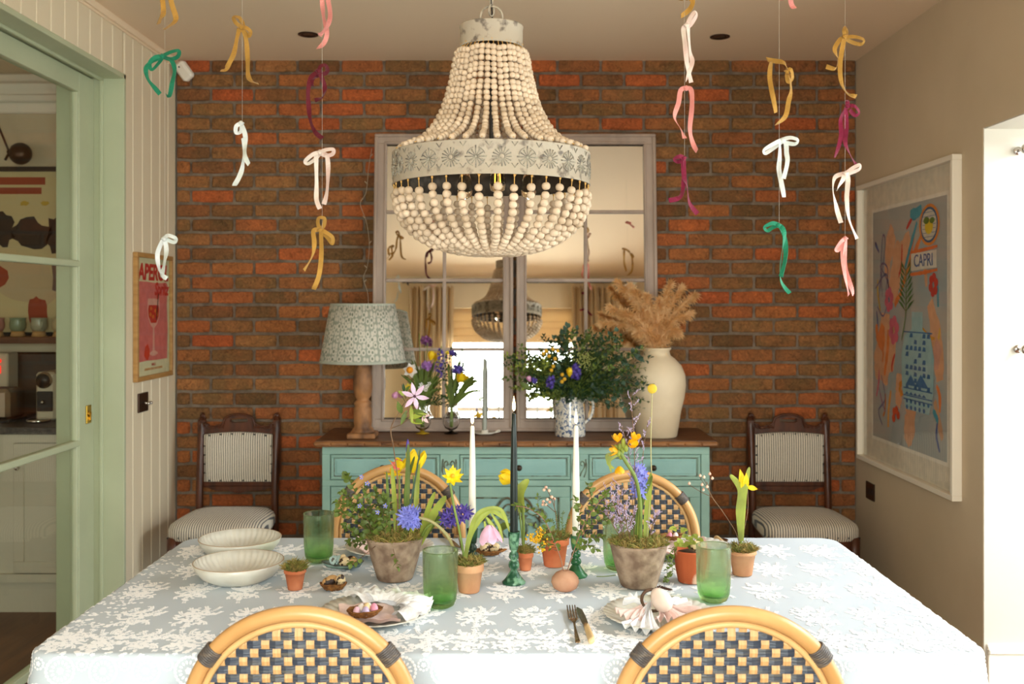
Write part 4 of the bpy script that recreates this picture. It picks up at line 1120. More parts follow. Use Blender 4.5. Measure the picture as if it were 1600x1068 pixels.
while z < ZC-.05:
    pts = [(.0075*math.cos(t*2*PI/14), 0, .0155*math.sin(t*2*PI/14)) for t in range(14)]
    if ring0 is None:
        q = MB(); q.tube(pts, .0024, 6, closed=True); ring0 = q.build('chain_link', M_zinc, chd, local=True)
        o = ring0
    else: o = bpy.data.objects.new('chain_link', ring0.data); COL.objects.link(o); o.parent = chd
    o.location = (0, 0, z-1.62); o.rotation_euler = (0, 0, .4+(PI/2)*(k % 2)); z += .026; k += 1
q = MB(); q.tube([(CX+.003, CY+.004, zt+.002), (CX-.004, CY+.003, zt+.15), (CX+.003, CY, ZC-.03)], .0022, 6); q.build('lamp_cord', M_black, chd)
q = MB(); q.lathe([(0, ZC-.035), (.012, ZC-.035), (.045, ZC-.012), (.050, ZC), (0, ZC)], C0, 24); q.build('ceiling_rose', M_zinc, chd)

# ================================================================ RIBBONS
RC = {'teal': rgb(24, 128, 92), 'gold': rgb(178, 132, 54), 'pink': rgb(226, 142, 132), 'burgundy': rgb(98, 8, 28), 'magenta': rgb(126, 16, 54), 'white': rgb(226, 230, 220), 'blush': rgb(240, 208, 194)}
def rib_mat(n): return mat('velvet_'+n, RC[n], .75, tuple(min(1, c*1.5) for c in RC[n][:3])+(1,), scale=12, sheen=.2, lo=.45, hi=.75, translucent=.12)
cols_x = {'a': (257, 3.20), 'b': (378, 3.05), 'c': (503, 3.10), 'd': (1070, 3.0), 'e': (1218, 3.05), 'f': (1321, 3.20), 'g': (259, 2.7)}
def bow(name_c, col, knot, loops, tails, label, width=.0145):
    Y = cols_x[col][1]; base = P(knot[0], knot[1], Y)
    t = thing('ribbon_bow', label, 'ribbon', base, 0, 'velvet ribbon bows hanging on threads')
    mm = rib_mat(name_c); r = random.Random(int(knot[0]*7+knot[1]))
    def path(pl, amp, n=6):
        pts = [P(a, b, Y) for a, b in pl]; s_ = spline(pts, n)
        ph = r.uniform(0, 6)
        for i, p in enumerate(s_):
            u = i/(len(s_)-1); p.y += amp*math.sin(PI*min(1, u*1.0))*math.sin(u*4+ph)
        return s_
    for pl in loops:
        s_ = path(list(pl), 0); m_ = len(s_)
        for i, p in enumerate(s_): p.y += -.012*math.sin(2*PI*i/(m_-1))
        tw = [.55*math.sin(PI*i/(m_-1)) for i in range(m_)]
        q = MB(); q.strip(s_, width*.85, tw); q.build('loop', mm, t)
    for pl in tails:
        s_ = path(pl, .018); m_ = len(s_); a0, a1 = r.uniform(.0, .5), r.uniform(-.6, 1.1)
        tw = [a0+(a1-a0)*i/(m_-1)+.75*math.sin(i*.28+a0*9) for i in range(m_)]
        q = MB(); q.strip(s_, width, tw); q.build('tail', mm, t)
    q = MB(); q.ell(base+Vector((0, -.003, 0)), (.0075, .007, .0085), 10, 7); q.tube([(base.x+.0082*math.cos(k*PI/5), base.y-.003+.006*math.sin(k*PI/5), base.z+.001) for k in range(10)], .0028, 5, closed=True)
    q.build('knot', mm, t); return t
B = [
 ('teal', 'a', (254, 88), [[(254,88),(268,83),(280,80),(277,87),(265,91),(255,89)], [(254,88),(244,91),(235,100),(236,108),(246,97),(254,89)]], [[(253,88),(238,96),(231,108),(234,125),(243,138),(250,147)], [(256,90),(267,94),(274,110),(272,130),(267,149),(260,149)]], 'teal velvet ribbon bow near the motion sensor, highest on the left'),
 ('white', 'a', (257, 373), [[(257,372),(265,368),(274,372),(270,378),(260,374)]], [[(255,375),(245,396),(245,417),(252,429),(261,435)], [(257,375),(261,396),(259,414),(253,427)]], 'white velvet ribbon bow in front of the pink drinks poster'),
 ('gold', 'b', (378, 43), [[(378,43),(370,37),(366,28),(373,27),(378,36),(378,43)], [(378,43),(386,45),(392,50),(388,55),(382,50),(378,44)]], [[(379,45),(383,60),(385,90),(387,115),(393,127),(404,131)], [(374,44),(370,60),(367,85),(361,100),(354,109),(345,110)]], 'gold velvet ribbon bow left of the left ceiling spotlight'),
 ('white', 'b', (377, 193), [[(377,193),(371,198),(369,207),(374,205),(377,196)]], [[(377,194),(382,212),(379,240),(377,264),(373,279),(366,290)], [(380,215),(382,232),(385,246),(389,257)]], 'white velvet ribbon bow below the gold bow on the left'),
 ('pink', 'c', (507, -8), [[(507,-8),(518,-14),(526,-10),(516,-6),(508,-8)]], [[(503,-6),(505,14),(507,33),(510,50),(505,66),(496,76)], [(511,-6),(515,19),(513,38),(506,51),(499,55)]], 'pink velvet ribbon bow just right of the left ceiling spotlight'),
 ('burgundy', 'c', (498, 111), [[(498,112),(502,105),(509,103),(511,109),(506,114),(499,113)]], [[(499,113),(504,126),(506,140),(503,152),(492,157)], [(497,112),(487,121),(483,143),(484,166),(486,190),(493,207),(504,216)], [(497,114),(491,122),(487,134)]], 'burgundy velvet ribbon bow against the bricks, left of the chandelier'),
 ('blush', 'c', (500, 238), [[(500,238),(510,235),(521,234),(519,240),(508,242),(500,239)], [(500,238),(490,242),(478,252),(481,255),(492,247),(500,239)]], [[(494,242),(493,279),(494,309),(500,326)], [(503,239),(511,244),(514,270),(512,300),(506,319)]], 'pale pink velvet ribbon bow beside the mirror, below the burgundy bow'),
 ('gold', 'c', (501, 359), [[(501,359),(498,350),(499,341),(506,341),(505,351),(501,358)], [(501,359),(510,363),(520,371),(518,380),(511,371),(502,361)]], [[(502,361),(502,390),(497,429),(490,452)], [(500,359),(491,361),(491,378),(487,399),(475,422)]], 'gold velvet ribbon bow above the patterned lampshade'),
 ('gold', 'g', (258, -12), [[(258,-12),(268,-20),(276,-14),(266,-10)]], [[(252,-8),(254,15),(256,26),(248,37)], [(266,-10),(269,10),(271,30),(256,46)]], 'gold velvet ribbon tails hanging at the top left edge of the picture'),
 ('gold', 'd', (1073, -3), [[(1073,-3),(1066,-10),(1060,-6),(1068,-2)]], [[(1076,-3),(1081,4),(1078,14),(1064,25)]], 'gold velvet ribbon tail at the top edge, right of the chandelier'),
 ('blush', 'd', (1073, 40), [[(1073,41),(1078,29),(1085,20),(1088,24),(1081,36),(1074,42)]], [[(1072,41),(1068,46),(1069,70),(1072,98),(1080,129)], [(1075,42),(1079,77),(1082,94),(1077,110),(1072,127)]], 'blush velvet ribbon bow just left of the right ceiling spotlight'),
 ('pink', 'd', (1072, 138), [], [[(1073,137),(1063,142),(1060,161),(1055,182),(1065,201),(1070,216)], [(1071,137),(1079,142),(1080,168),(1078,201),(1083,222),(1089,236)]], 'rose pink velvet ribbon with two curling tails and no loops'),
 ('magenta', 'd', (1068, 247), [[(1068,247),(1061,245),(1054,249),(1061,252),(1068,248)]], [[(1068,248),(1069,278),(1072,293),(1076,317),(1090,334)], [(1069,250),(1070,275),(1067,299),(1059,310),(1045,313)]], 'magenta velvet ribbon bow right of the mirror top corner'),
 ('pink', 'e', (1230, -6), [[(1230,-6),(1220,-12),(1214,-6),(1226,-3)]], [[(1228,-6),(1234,2),(1242,13)]], 'pink velvet ribbon tail poking down at the top edge above the gold bow'),
 ('gold', 'e', (1230, 112), [[(1229,111),(1234,110),(1238,122),(1233,126),(1230,113)]], [[(1198,92),(1212,95),(1224,101),(1231,112)], [(1205,96),(1204,120),(1205,145),(1212,176)], [(1233,115),(1235,140),(1234,155),(1229,180),(1212,194)]], 'gold velvet ribbon bow on the second thread from the right'),
 ('white', 'e', (1223, 219), [[(1223,218),(1233,216),(1245,219),(1243,224),(1230,222),(1223,220)], [(1223,218),(1210,224),(1194,234),(1197,239),(1212,229),(1223,220)]], [[(1218,221),(1219,250),(1220,270),(1225,308)], [(1228,221),(1231,235),(1231,250),(1224,279)]], 'white velvet ribbon bow above the green ribbon on the right'),
 ('teal', 'e', (1216, 352), [[(1216,351),(1205,349),(1194,355),(1200,360),(1210,354),(1216,352)]], [[(1218,352),(1224,365),(1220,403),(1221,437),(1234,458)], [(1218,353),(1226,370),(1225,403),(1220,432)]], 'teal velvet ribbon bow right of the pampas grass'),
 ('gold', 'f', (1320, 57), [[(1320,57),(1317,50),(1321,43),(1325,48),(1321,56)], [(1320,58),(1334,59),(1348,63),(1346,68),(1332,64),(1321,60)]], [[(1319,61),(1315,94),(1317,129),(1325,147),(1338,151)], [(1318,59),(1313,62),(1305,77),(1308,94),(1304,108),(1291,104)]], 'gold velvet ribbon bow highest by the right corner of the room'),
 ('magenta', 'f', (1324, 166), [[(1324,166),(1333,167),(1342,175),(1338,179),(1328,171)], [(1324,166),(1322,160),(1327,158),(1325,165)]], [[(1322,168),(1323,199),(1319,225),(1327,244),(1338,258)], [(1321,168),(1316,185),(1314,211),(1304,246)]], 'magenta velvet ribbon bow in the right corner above the blush bow'),
 ('blush', 'f', (1321, 271), [[(1321,271),(1331,263),(1342,258),(1343,264),(1329,270),(1322,272)]], [[(1320,272),(1314,282),(1308,297)], [(1319,271),(1305,277),(1300,299),(1305,325),(1314,348)], [(1324,271),(1326,285),(1326,312),(1329,346),(1339,373)]], 'blush velvet ribbon bow with three tails beside the framed painting'),
 ('pink', 'f', (1320, 373), [[(1320,373),(1312,378),(1306,389),(1312,390),(1320,376)]], [[(1319,374),(1319,400),(1321,440),(1326,461)], [(1322,374),(1322,410),(1327,440),(1333,461)]], 'rose pink velvet ribbon bow lowest on the thread nearest the painting'),
]
for b in B: bow(*b)
M_thread = mat('clear_thread', rgb(214, 206, 190), .4)
th_end = {'a': 372, 'b': 192, 'c': 358, 'd': 246, 'e': 351, 'f': 372, 'g': -14}
tl = {'a': 'before the beadboard wall', 'b': 'holding a gold and a white bow', 'c': 'holding four bows left of the chandelier', 'd': 'holding the bows nearest right of the chandelier', 'e': 'second from the right wall', 'f': 'nearest the right wall', 'g': 'above the glazed door'}
for k, (px, Y) in cols_x.items():
    m = MB(); a = P(px, th_end[k], Y); m.tube([(a.x, a.y+.004, a.z), (a.x, a.y+.004, ZC)], .00045, 4); solo('hanging_thread', m, M_thread, 'fine ribbon-hanging thread '+tl[k], 'thread')
# ================================================================ ON THE SIDEBOARD
ST = SZ
def S(px, py): # point on the sideboard top
    Y = (H-ST)*F/(py-VY); return Vector(((px-VX)*Y/F, Y, ST))
# table lamp
lx = P(567, 0, 4.785).x; ly = 4.785
t = thing('table_lamp', 'turned wooden table lamp with pleated grey-green patterned shade on the sideboard', 'lamp', (lx, ly, ST))
M_lw = mat('distressed_lamp_wood', rgb(172, 118, 72), .6, rgb(74, 48, 32), scale=14, stretch=(1, 1, .5), bump=.3, lo=.4, hi=.68)
q = MB(); q.box((lx, ly, ST+.014), (.135, .135, .026), 0, None, .005); q.lathe([(.058, .026), (.05, .04), (.040, .055), (.044, .075), (.044, .14), (.038, .155), (.044, .165), (.036, .175), (.028, .183), (.040, .2), (.047, .24), (.046, .29), (.040, .33), (.034, .345), (.042, .355), (.040, .375), (.02, .38), (.014, .40), (0, .40)], (lx, ly, ST), 24); q.build('base', M_lw, t)
q = MB(); q.lathe([(.012, .38), (.012, .44), (0, .44)], (lx, ly, ST), 12); q.build('lamp_holder', M_brass, t)
m = bpy.data.materials.new('shade_print'); m.use_nodes = True; nt = m.node_tree; L = nt.links; b = nt.nodes['Principled BSDF']
tc = nt.nodes.new('ShaderNodeTexCoord'); sx = nt.nodes.new('ShaderNodeSeparateXYZ'); L.new(tc.outputs['Object'], sx.inputs[0])
at = N(nt, 'ShaderNodeMath', operation='ARCTAN2'); L.new(sx.outputs[1], at.inputs[0]); L.new(sx.outputs[0], at.inputs[1])
cb = nt.nodes.new('ShaderNodeCombineXYZ'); ml = N(nt, 'ShaderNodeMath', operation='MULTIPLY'); ml.inputs[1].default_value = .19; L.new(at.outputs[0], ml.inputs[0]); L.new(ml.outputs[0], cb.inputs[0]); L.new(sx.outputs[2], cb.inputs[1])
mp = nt.nodes.new('ShaderNodeMapping'); mp.inputs['Scale'].default_value = (52, 34, 1); L.new(cb.outputs[0], mp.inputs[0])
vo = N(nt, 'ShaderNodeTexVoronoi', feature='F1'); vo.inputs['Scale'].default_value = 1; vo.inputs['Randomness'].default_value = .45; L.new(mp.outputs[0], vo.inputs['Vector'])
r = ramp(nt, [(0, rgb(124, 130, 112)), (.22, rgb(142, 148, 128)), (.32, rgb(222, 214, 198)), (.48, rgb(222, 214, 198)), (.60, rgb(168, 170, 152))]); L.new(vo.outputs['Distance'], r.inputs[0]); L.new(r.outputs[0], b.inputs['Base Color'])
b.inputs['Roughness'].default_value = .9
tr = nt.nodes.new('ShaderNodeBsdfTranslucent'); L.new(r.outputs[0], tr.inputs[0]); mx = nt.nodes.new('ShaderNodeMixShader'); mx.inputs[0].default_value = .2
L.new(b.outputs[0], mx.inputs[1]); L.new(tr.outputs[0], mx.inputs[2]); L.new(mx.outputs[0], nt.nodes['Material Output'].inputs[0]); M_shade = m
q = MB(); npl = 84
def pl(i, a, r_, z): return (r_+.0022*(1 if int(round(a/(2*PI)*npl*2)) % 2 else -1), z)
q.lathe([(.201, .365), (.203, .367), (.153, .640), (.150, .640), (.1485, .637), (.198, .369)], (lx, ly, ST), npl*2, mod=pl, closed=True); sh = q.build('lamp_shade', M_shade, t)
q = MB(); q.lathe([(.199, .361), (.2055, .361), (.2045, .374), (.1985, .373)], (lx, ly, ST), 80, closed=True); 
q.build('shade_trim', mat('shade_trim', rgb(176, 178, 162), .9), sh)
q = MB(); q.lathe([(.1485, .633), (.155, .633), (.154, .644), (.1485, .644)], (lx, ly, ST), 80, closed=True)
q.build('shade_trim', mat('shade_trim', rgb(176, 178, 162), .9), sh)
q = MB(); 
for k in range(3): a = k*2*PI/3+.3; q.tube([(lx, ly, ST+.44), (lx+.150*math.cos(a), ly+.150*math.sin(a), ST+.634)], .002, 5)
q.build('shade_spider', M_brass, sh)

# flower and foliage helpers ------------------------------------------------
GREENS = [('leaf_mid_green', (84, 98, 42)), ('leaf_dark_green', (42, 64, 34)), ('leaf_yellow_green', (128, 136, 56)), ('leaf_blue_green', (62, 82, 66))]
def G(i): n_, c = GREENS[i]; return mat(n_, rgb(*c), .5, rgb(*[min(255, int(v*1.35)) for v in c]), scale=14, translucent=.3)
M_stem = mat('stem_green', rgb(120, 138, 60), .5, rgb(96, 112, 44), scale=20)
M_twig = mat('twig_brown', rgb(128, 96, 66), .7, rgb(92, 66, 42), scale=30)
def fm(n_, c, tl_=.3): return mat('petal_'+n_, rgb(*c), .55, rgb(*[min(255, int(v*1.12)+6) for v in c]), scale=40, translucent=tl_)
def sprig(mb, pts, nl, L_, W_, mi=0, smi=1, r=.0011, start=.15, spread=1.0, nseg=2, alt=True, rr=None):
    r_ = rr or rnd; sp_ = spline(pts, 8); m_ = len(sp_)
    mb.tube(sp_, [r*(1-.6*i/(m_-1)) for i in range(m_)], 4, mi=smi)
    for k in range(nl):
        u = start+(1-start)*(k+.5)/nl; i = min(m_-2, int(u*(m_-1))); p = sp_[i].lerp(sp_[i+1], u*(m_-1)-i); tg = (sp_[i+1]-sp_[i]).normalized()
        a = (k*2.4 if alt else k*PI)+r_.uniform(-.4, .4); n_ = tg.orthogonal().normalized(); b_ = tg.cross(n_)
        d = (n_*math.cos(a)+b_*math.sin(a))*spread+tg*r_.uniform(.35, .8); d.normalize(); l_ = L_*r_.uniform(.7, 1.15)*(1-.35*u)
        mb.leaf(p, p+d*l_, W_*r_.uniform(.8, 1.1), (0, 0, 1) if r_.random() < .7 else (0, -1, .3), r_.uniform(.05, .18), nseg, .15, mi)
    tg = (sp_[-1]-sp_[-2]).normalized(); mb.leaf(sp_[-1], sp_[-1]+tg*L_*.6, W_*.7, (0, -.5, 1), .05, nseg, .15, mi)
def flower(name, c, nrm, n_, L_, W_, m_p, m_c, parent, cr_=.006, cup=.35, label=None, shape=2, layers=1, nseg=3):
    """open flower: petals as one part, the centre its sub-part"""
    c = Vector(c); nrm = Vector(nrm).normalized(); u = nrm.orthogonal().normalized(); v = nrm.cross(u); q = MB()
    for ly_ in range(layers):
        for k in range(n_):
            a = 2*PI*(k+.5*ly_)/n_+rnd.uniform(-.12, .12); d = (u*math.cos(a)+v*math.sin(a)); cc = cup+ly_*.35
            d = (d+nrm*cc).normalized(); q.leaf(c+d*cr_*.3, c+d*L_*rnd.uniform(.9, 1.05)*(1-.15*ly_), W_, nrm, -.10, nseg, -.12, shape=shape)
    f = q.build(name, m_p, parent, label)
    q = MB(); q.ell(c+nrm*cr_*.5, cr_, 10, 7); q.build('flower_centre', m_c, f)
    return f
def ball(name, c, r, m_, parent, n_=60, label=None, squash=1.0):
    q = MB(); c = Vector(c); q.ell(c, (r*.85, r*.85, r*.85*squash), 12, 8)
    for k in range(n_):
        z = 1-2*(k+.5)/n_; a = k*2.4; s_ = math.sqrt(1-z*z); q.ell(c+Vector((s_*math.cos(a), s_*math.sin(a), z*squash))*r*.85, r*.17, 5, 4)
    return q.build(name, m_, parent, label)
def hyacinth(c0, c1, rad, nf, m_, parent, label, Lp=.016):
    c0, c1 = Vector(c0), Vector(c1); ax = (c1-c0); L_ = ax.length; ax.normalize(); u = ax.orthogonal().normalized(); v = ax.cross(u); q = MB()
    for k in range(nf):
        t_ = (k+.5)/nf; a = k*2.4; rr = rad*(math.sin(PI*(.12+.8*t_))**.6); d = (u*math.cos(a)+v*math.sin(a)); p = c0+ax*L_*t_+d*rr*.45; dd = (d+ax*.3).normalized()
        q.tube([c0+ax*L_*t_, p, p+dd*rr*.3], [.0012, .003, .0035], 5)
        e = p+dd*rr*.3; n1 = dd.orthogonal().normalized(); n2 = dd.cross(n1)
        for j in range(6):
            b_ = 2*PI*j/6; w_ = (n1*math.cos(b_)+n2*math.sin(b_)); q.leaf(e, e+(w_+dd*.45).normalized()*Lp, .0055, dd, -.15, 2, .1)
    return q.build('flower', m_, parent, label)
def tulip(c, ax, L_, rad, m_, parent, label=None, n_=6, open_=.1):
    c = Vector(c); ax = Vector(ax).normalized(); u = ax.orthogonal().normalized(); v = ax.cross(u); q = MB()
    for k in range(n_):
        a = 2*PI*k/n_; d = (u*math.cos(a)+v*math.sin(a)); k_ = .82 if k % 2 else 1
        vs = []; ns, nw = 6, 4
        for i in range(ns+1):
            t_ = i/ns; r_ = rad*k_*(math.sin(PI*min(1, t_*.62+.08))**.8)*(1+open_*t_)*(1 if t_ < .7 else 1-(.55-open_*2)*(t_-.7)/.3); w_ = .95*math.sin(PI*(.12+.86*t_))**.7
            for j in range(nw+1):
                b_ = a+(j/nw-.5)*1.5*w_; vs.append(c+ax*L_*t_+(u*math.cos(b_)+v*math.sin(b_))*r_*(1+.04*abs(j-2)))
        q.add(vs, [(i*(nw+1)+j, i*(nw+1)+j+1, (i+1)*(nw+1)+j+1, (i+1)*(nw+1)+j) for i in range(ns) for j in range(nw)])
    return q.build('flower', m_, parent, label)
M_yel = fm('yellow', (240, 196, 24)); M_org = mat('corona_orange', rgb(236, 150, 20), .6); M_wht = fm('white', (240, 232, 220)); M_vio = fm('violet', (120, 96, 176)); M_pnk = fm('pink', (214, 158, 190)); M_blu = fm('blue_hyacinth', (132, 134, 206)); M_purp = fm('deep_violet', (84, 66, 150))
M_glass = mat('clear_glass', (1, 1, 1, 1), .01, trans=1.0, ior=1.3)
M_water = mat('water', (.9, 1, .9, 1), .0, trans=1.0, ior=1.25)
M_yfoot = mat('yellow_glass', rgb(226, 178, 40), .05, trans=.6, ior=1.3)
def budvase(px, footm, label, name='bud_vase', yc=4.93):
    x = (px-VX)*yc/F; c = (x, yc, ST)
    t = thing(name, label, 'vase', c)
    q = MB(); q.lathe([(0, .014), (.012, .016), (.030, .028), (.042, .052), (.040, .078), (.026, .098), (.019, .110), (.018, .128), (.024, .145), (.026, .146), (.0200, .128), (.0205, .112), (.028, .098), (.0375, .077), (.0395, .052), (.028, .031), (0, .02)], c, 32, closed=False); q.build('body', M_glass, t)
    q = MB(); q.lathe([(0, 0), (.035, .0), (.036, .003), (.016, .007), (.010, .015), (0, .015)], c, 30); q.build('foot', footm, t); return Vector(c)
c1 = budvase(660, M_yfoot, 'clear glass bud vase with a yellow foot on the sideboard')
c2 = budvase(705, M_glass, 'clear glass bud vase with a clear foot beside the pale candlestick')
def SP(px, py, Y=4.93): return P(px, py, Y)
# bouquet one
t = thing('flower_posy', 'posy of narcissus, tulips and violet flowers in the yellow-footed bud vase', 'flowers', c1+Vector((0, 0, .03)))
q = MB()
base = c1+Vector((0, 0, .03))
for (px, py) in ((636, 580), (650, 590), (646, 585), (668, 535), (680, 560), (690, 540), (625, 612), (655, 520), (662, 600), (676, 600)):
    e = SP(px, py, 4.93+rnd.uniform(-.05, .05)); q.tube(spline([base+Vector((rnd.uniform(-.012, .012), rnd.uniform(-.01, .01), 0)), c1+Vector((rnd.uniform(-.008, .008), 0, .13)), base.lerp(e, .65), e], 5), .0019, 5)
q.build('stem', M_stem, t, kind='stuff')
q = MB()
for k in range(30):
    px, py = rnd.uniform(625, 690), rnd.uniform(560, 625); e = SP(px, py, 4.93+rnd.uniform(-.07, .05)); q.blade([c1+Vector((0, 0, .13)), (c1+Vector((0, 0, .15))).lerp(e, .5)+Vector((0, 0, .02)), e], .010, (0, -1, .3))
q.build('foliage', G(0), t, kind='stuff')
q = MB()
for k in range(8): e = SP(rnd.uniform(675, 702), rnd.uniform(590, 640), 4.9); sprig(q, [c1+Vector((0, 0, .14)), (c1+Vector((.03, 0, .15))).lerp(e, .5), e], 10, .02, .008)
q.build('leafy_sprig', [G(1), M_stem], t, kind='stuff')
flower('flower', SP(641, 578, 4.86), (-.2, -1, .15), 6, .040, .026, M_wht, M_org, t, .017, .15, 'white narcissus with orange centre')
tulip(SP(673, 562, 4.9), (.1, -.1, 1), .045, .016, M_yel, t, 'yellow tulip')
flower('flower', SP(638, 604, 4.88), (0, -1, .5), 6, .02, .013, fm('soft_yellow', (220, 200, 60)), M_org, t, .006)
hyacinth(SP(686, 590, 4.9), SP(689, 545, 4.9), .022, 18, M_purp, t, 'violet hyacinth', .012)
hyacinth(SP(664, 577, 4.88), SP(668, 566, 4.88), .026, 16, fm('mauve', (160, 110, 178)), t, 'mauve flower head', .014)
tulip(SP(620, 612, 4.9), (-.3, -.2, -.6), .035, .014, M_pnk, t, 'pink drooping flower')
hyacinth(SP(664, 538, 4.95), SP(664, 526, 4.95), .026, 16, fm('plum', (126, 70, 120)), t, 'plum flower head', .012)
for k in range(7): flower('flower', SP(660+rnd.uniform(-4, 14), 606+rnd.uniform(-9, 8), 4.84), (rnd.uniform(-.4, .4), -1, .4), 5, .012, .008, M_wht, M_stem, t, .002, .2, nseg=1)
# bouquet two
t = thing('flower_posy', 'posy of yellow tulip, violet flowers and trailing greens in the clear-footed bud vase', 'flowers', c2+Vector((0, 0, .03)))
q = MB(); base = c2+Vector((0, 0, .03))
for (px, py) in ((726, 592), (712, 575), (716, 565), (700, 600), (706, 590)):
    e = SP(px, py); q.tube(spline([base+Vector((rnd.uniform(-.008, .008), rnd.uniform(-.008, .008), 0)), c2+Vector((rnd.uniform(-.006, .006), 0, .13)), base.lerp(e, .65), e], 5), .0030, 6)
q.build('stem', M_stem, t, kind='stuff')
q = MB()
for (px, py) in ((745, 592), (738, 600), (748, 610), (742, 585), (700, 570), (695, 600), (720, 560), (730, 615)):
    e = SP(px, py, 4.9+rnd.uniform(-.05, .05)); q.blade([c2+Vector((0, 0, .13)), (c2+Vector((0, 0, .15))).lerp(e, .55)+Vector((0, 0, .015)), e], .014, (0, -1, .3))
q.build('foliage', G(0), t, kind='stuff')
q = MB()
for (px, py) in ((697, 555), (705, 545), (712, 552), (722, 548), (690, 570), (700, 575), (690, 620), (730, 560), (684, 618)):
    e = SP(px, py, 4.93+rnd.uniform(-.05, .05)); sprig(q, [c2+Vector((0, 0, .14)), (c2+Vector((0, 0, .16))).lerp(e, .5)+Vector((rnd.uniform(-.02, .02), 0, 0)), e], 13, .022, .011)
q.build('leafy_sprig', [G(1), M_stem], t, kind='stuff')
tulip(SP(716, 596, 4.88), (.5, -.3, .8), .045, .019, M_yel, t, 'yellow tulip', open_=.3)
hyacinth(SP(713, 583, 4.88), SP(715, 572, 4.88), .028, 18, M_purp, t, 'violet flower head', .014)
hyacinth(SP(706, 555, 4.93), SP(706, 548, 4.93), .016, 10, M_purp, t, 'small violet flower head', .010)
flower('flower', SP(699, 551, 4.9), (0, -1, .3), 5, .012, .009, M_yel, M_stem, t, .003)
# candlestick and candle on the sideboard
cc = S(757, 672); cc.y = 4.905; cc.x = (757-VX)*cc.y/F
t = thing('candlestick', 'white enamel chamber candlestick on the sideboard', 'candlestick', cc)
M_enam = mat('white_enamel', rgb(226, 218, 202), .3)
q = MB(); q.lathe([(0, 0), (.035, 0), (.055, .008), (.057, .011), (.035, .006), (.018, .007), (.018, .022), (.012, .022), (.012, .012), (0, .012)], cc, 32); q.build('dish', M_enam, t)
q = MB(); q.tube(spline([cc+Vector((.05, 0, .008)), cc+Vector((.075, 0, .014)), cc+Vector((.07, 0, .02)), cc+Vector((.052, 0, .01))], 4), .003, 6); q.build('handle', M_enam, t)
t = thing('candle', 'pale grey unlit taper candle in the white sideboard candlestick', 'candle', cc+Vector((0, 0, .012)))
q = MB(); q.lathe([(0, .012), (.0105, .012), (.0115, .03), (.0095, .30), (.006, .372), (0, .374)], cc, 16); q.build('wax', mat('grey_wax', rgb(160, 162, 150), .4), t)
q = MB(); q.tube([cc+Vector((0, 0, .37)), cc+Vector((.001, 0, .384))], .0011, 5); q.build('wick', M_black, t)
# jug
jc = Vector(((891-VX)*4.85/F, 4.85, ST))
m = bpy.data.materials.new('spatterware'); m.use_nodes = True; nt = m.node_tree; L = nt.links; b = nt.nodes['Principled BSDF']
tc = nt.nodes.new('ShaderNodeTexCoord'); n1 = N(nt, 'ShaderNodeTexNoise'); n1.inputs['Scale'].default_value = 75; n1.inputs['Detail'].default_value = 2; n1.inputs['Distortion'].default_value = .8; L.new(tc.outputs['Object'], n1.inputs['Vector'])
r = ramp(nt, [(.0, rgb(68, 84, 116)), (.40, rgb(84, 100, 132)), (.45, rgb(190, 190, 188)), (.50, rgb(222, 214, 200)), (1, rgb(230, 222, 208))]); L.new(n1.outputs[0], r.inputs[0]); L.new(r.outputs[0], b.inputs['Base Color']); b.inputs['Roughness'].default_value = .15
t = thing('jug', 'blue and white spatterware jug with handle on the sideboard holding the big bouquet', 'jug', jc)
q = MB(); q.lathe([(0, 0), (.072, 0), (.075, .006), (.0745, .04), (.070, .10), (.063, .16), (.060, .186), (.061, .192), (.057, .192), (.0565, .16), (.064, .10), (.069, .02), (0, .012)], jc, 40, mod=lambda i, a, r_, z: (r_+(.014*max(0, math.cos(a-PI))**8 if z > .15 else 0), z)); q.build('body', m, t)
q = MB(); q.tube(spline([jc+Vector((.058, 0, .165)), jc+Vector((.085, 0, .182)), jc+Vector((.108, 0, .165)), jc+Vector((.110, 0, .125)), jc+Vector((.095, 0, .085)), jc+Vector((.068, 0, .06))], 6), .0085, 10, flat=.8); q.build('handle', m, t)
# big bouquet
bt = thing('bouquet', 'large loose bouquet of dark green foliage with yellow and violet flowers in the jug', 'flowers', jc+Vector((0, 0, .18)))
mouth = jc+Vector((0, 0, .185))
rb = random.Random(11)
parts_ = [MB() for _ in range(4)]
specs = []
for k in range(130):
    px = rb.uniform(785, 1012); top_ = 512 if px > 865 else 545
    if px < 820: py = rb.uniform(545, 610)
    elif px > 975: py = rb.uniform(530, 640)
    else: py = rb.uniform(top_, 625)
    specs.append((px, py, rb.choice((0, 1, 1, 1, 3) if px > 850 else (0, 1, 0, 2, 1))))
for (px, py, g) in ((790, 560, 0), (780, 590, 0), (812, 540, 0), (850, 525, 1), (847, 560, 1), (885, 510, 3), (878, 522, 3), (865, 530, 3), (830, 560, 0), (796, 575, 2), (915, 520, 1), (940, 520, 1), (960, 515, 3), (1000, 545, 3), (1005, 575, 0), (1018, 600, 2), (1015, 560, 3), (800, 605, 0), (820, 600, 1), (810, 570, 2)): specs.append((px, py, g))
for (px, py, g) in specs:
    e = P(px, py, 4.85+rb.uniform(-.13, .07) if px < 955 else rb.uniform(4.58, 4.64)); md = mouth.lerp(e, .5)+Vector((0, 0, rb.uniform(.0, .05)))
    big = g == 3
    sprig(parts_[g], [mouth+Vector((rb.uniform(-.04, .04), rb.uniform(-.03, .03), -.02)), md, e], 14 if big else 24, .044 if big else .032, .026 if big else .014, rr=rb, start=.2, r=.0016)
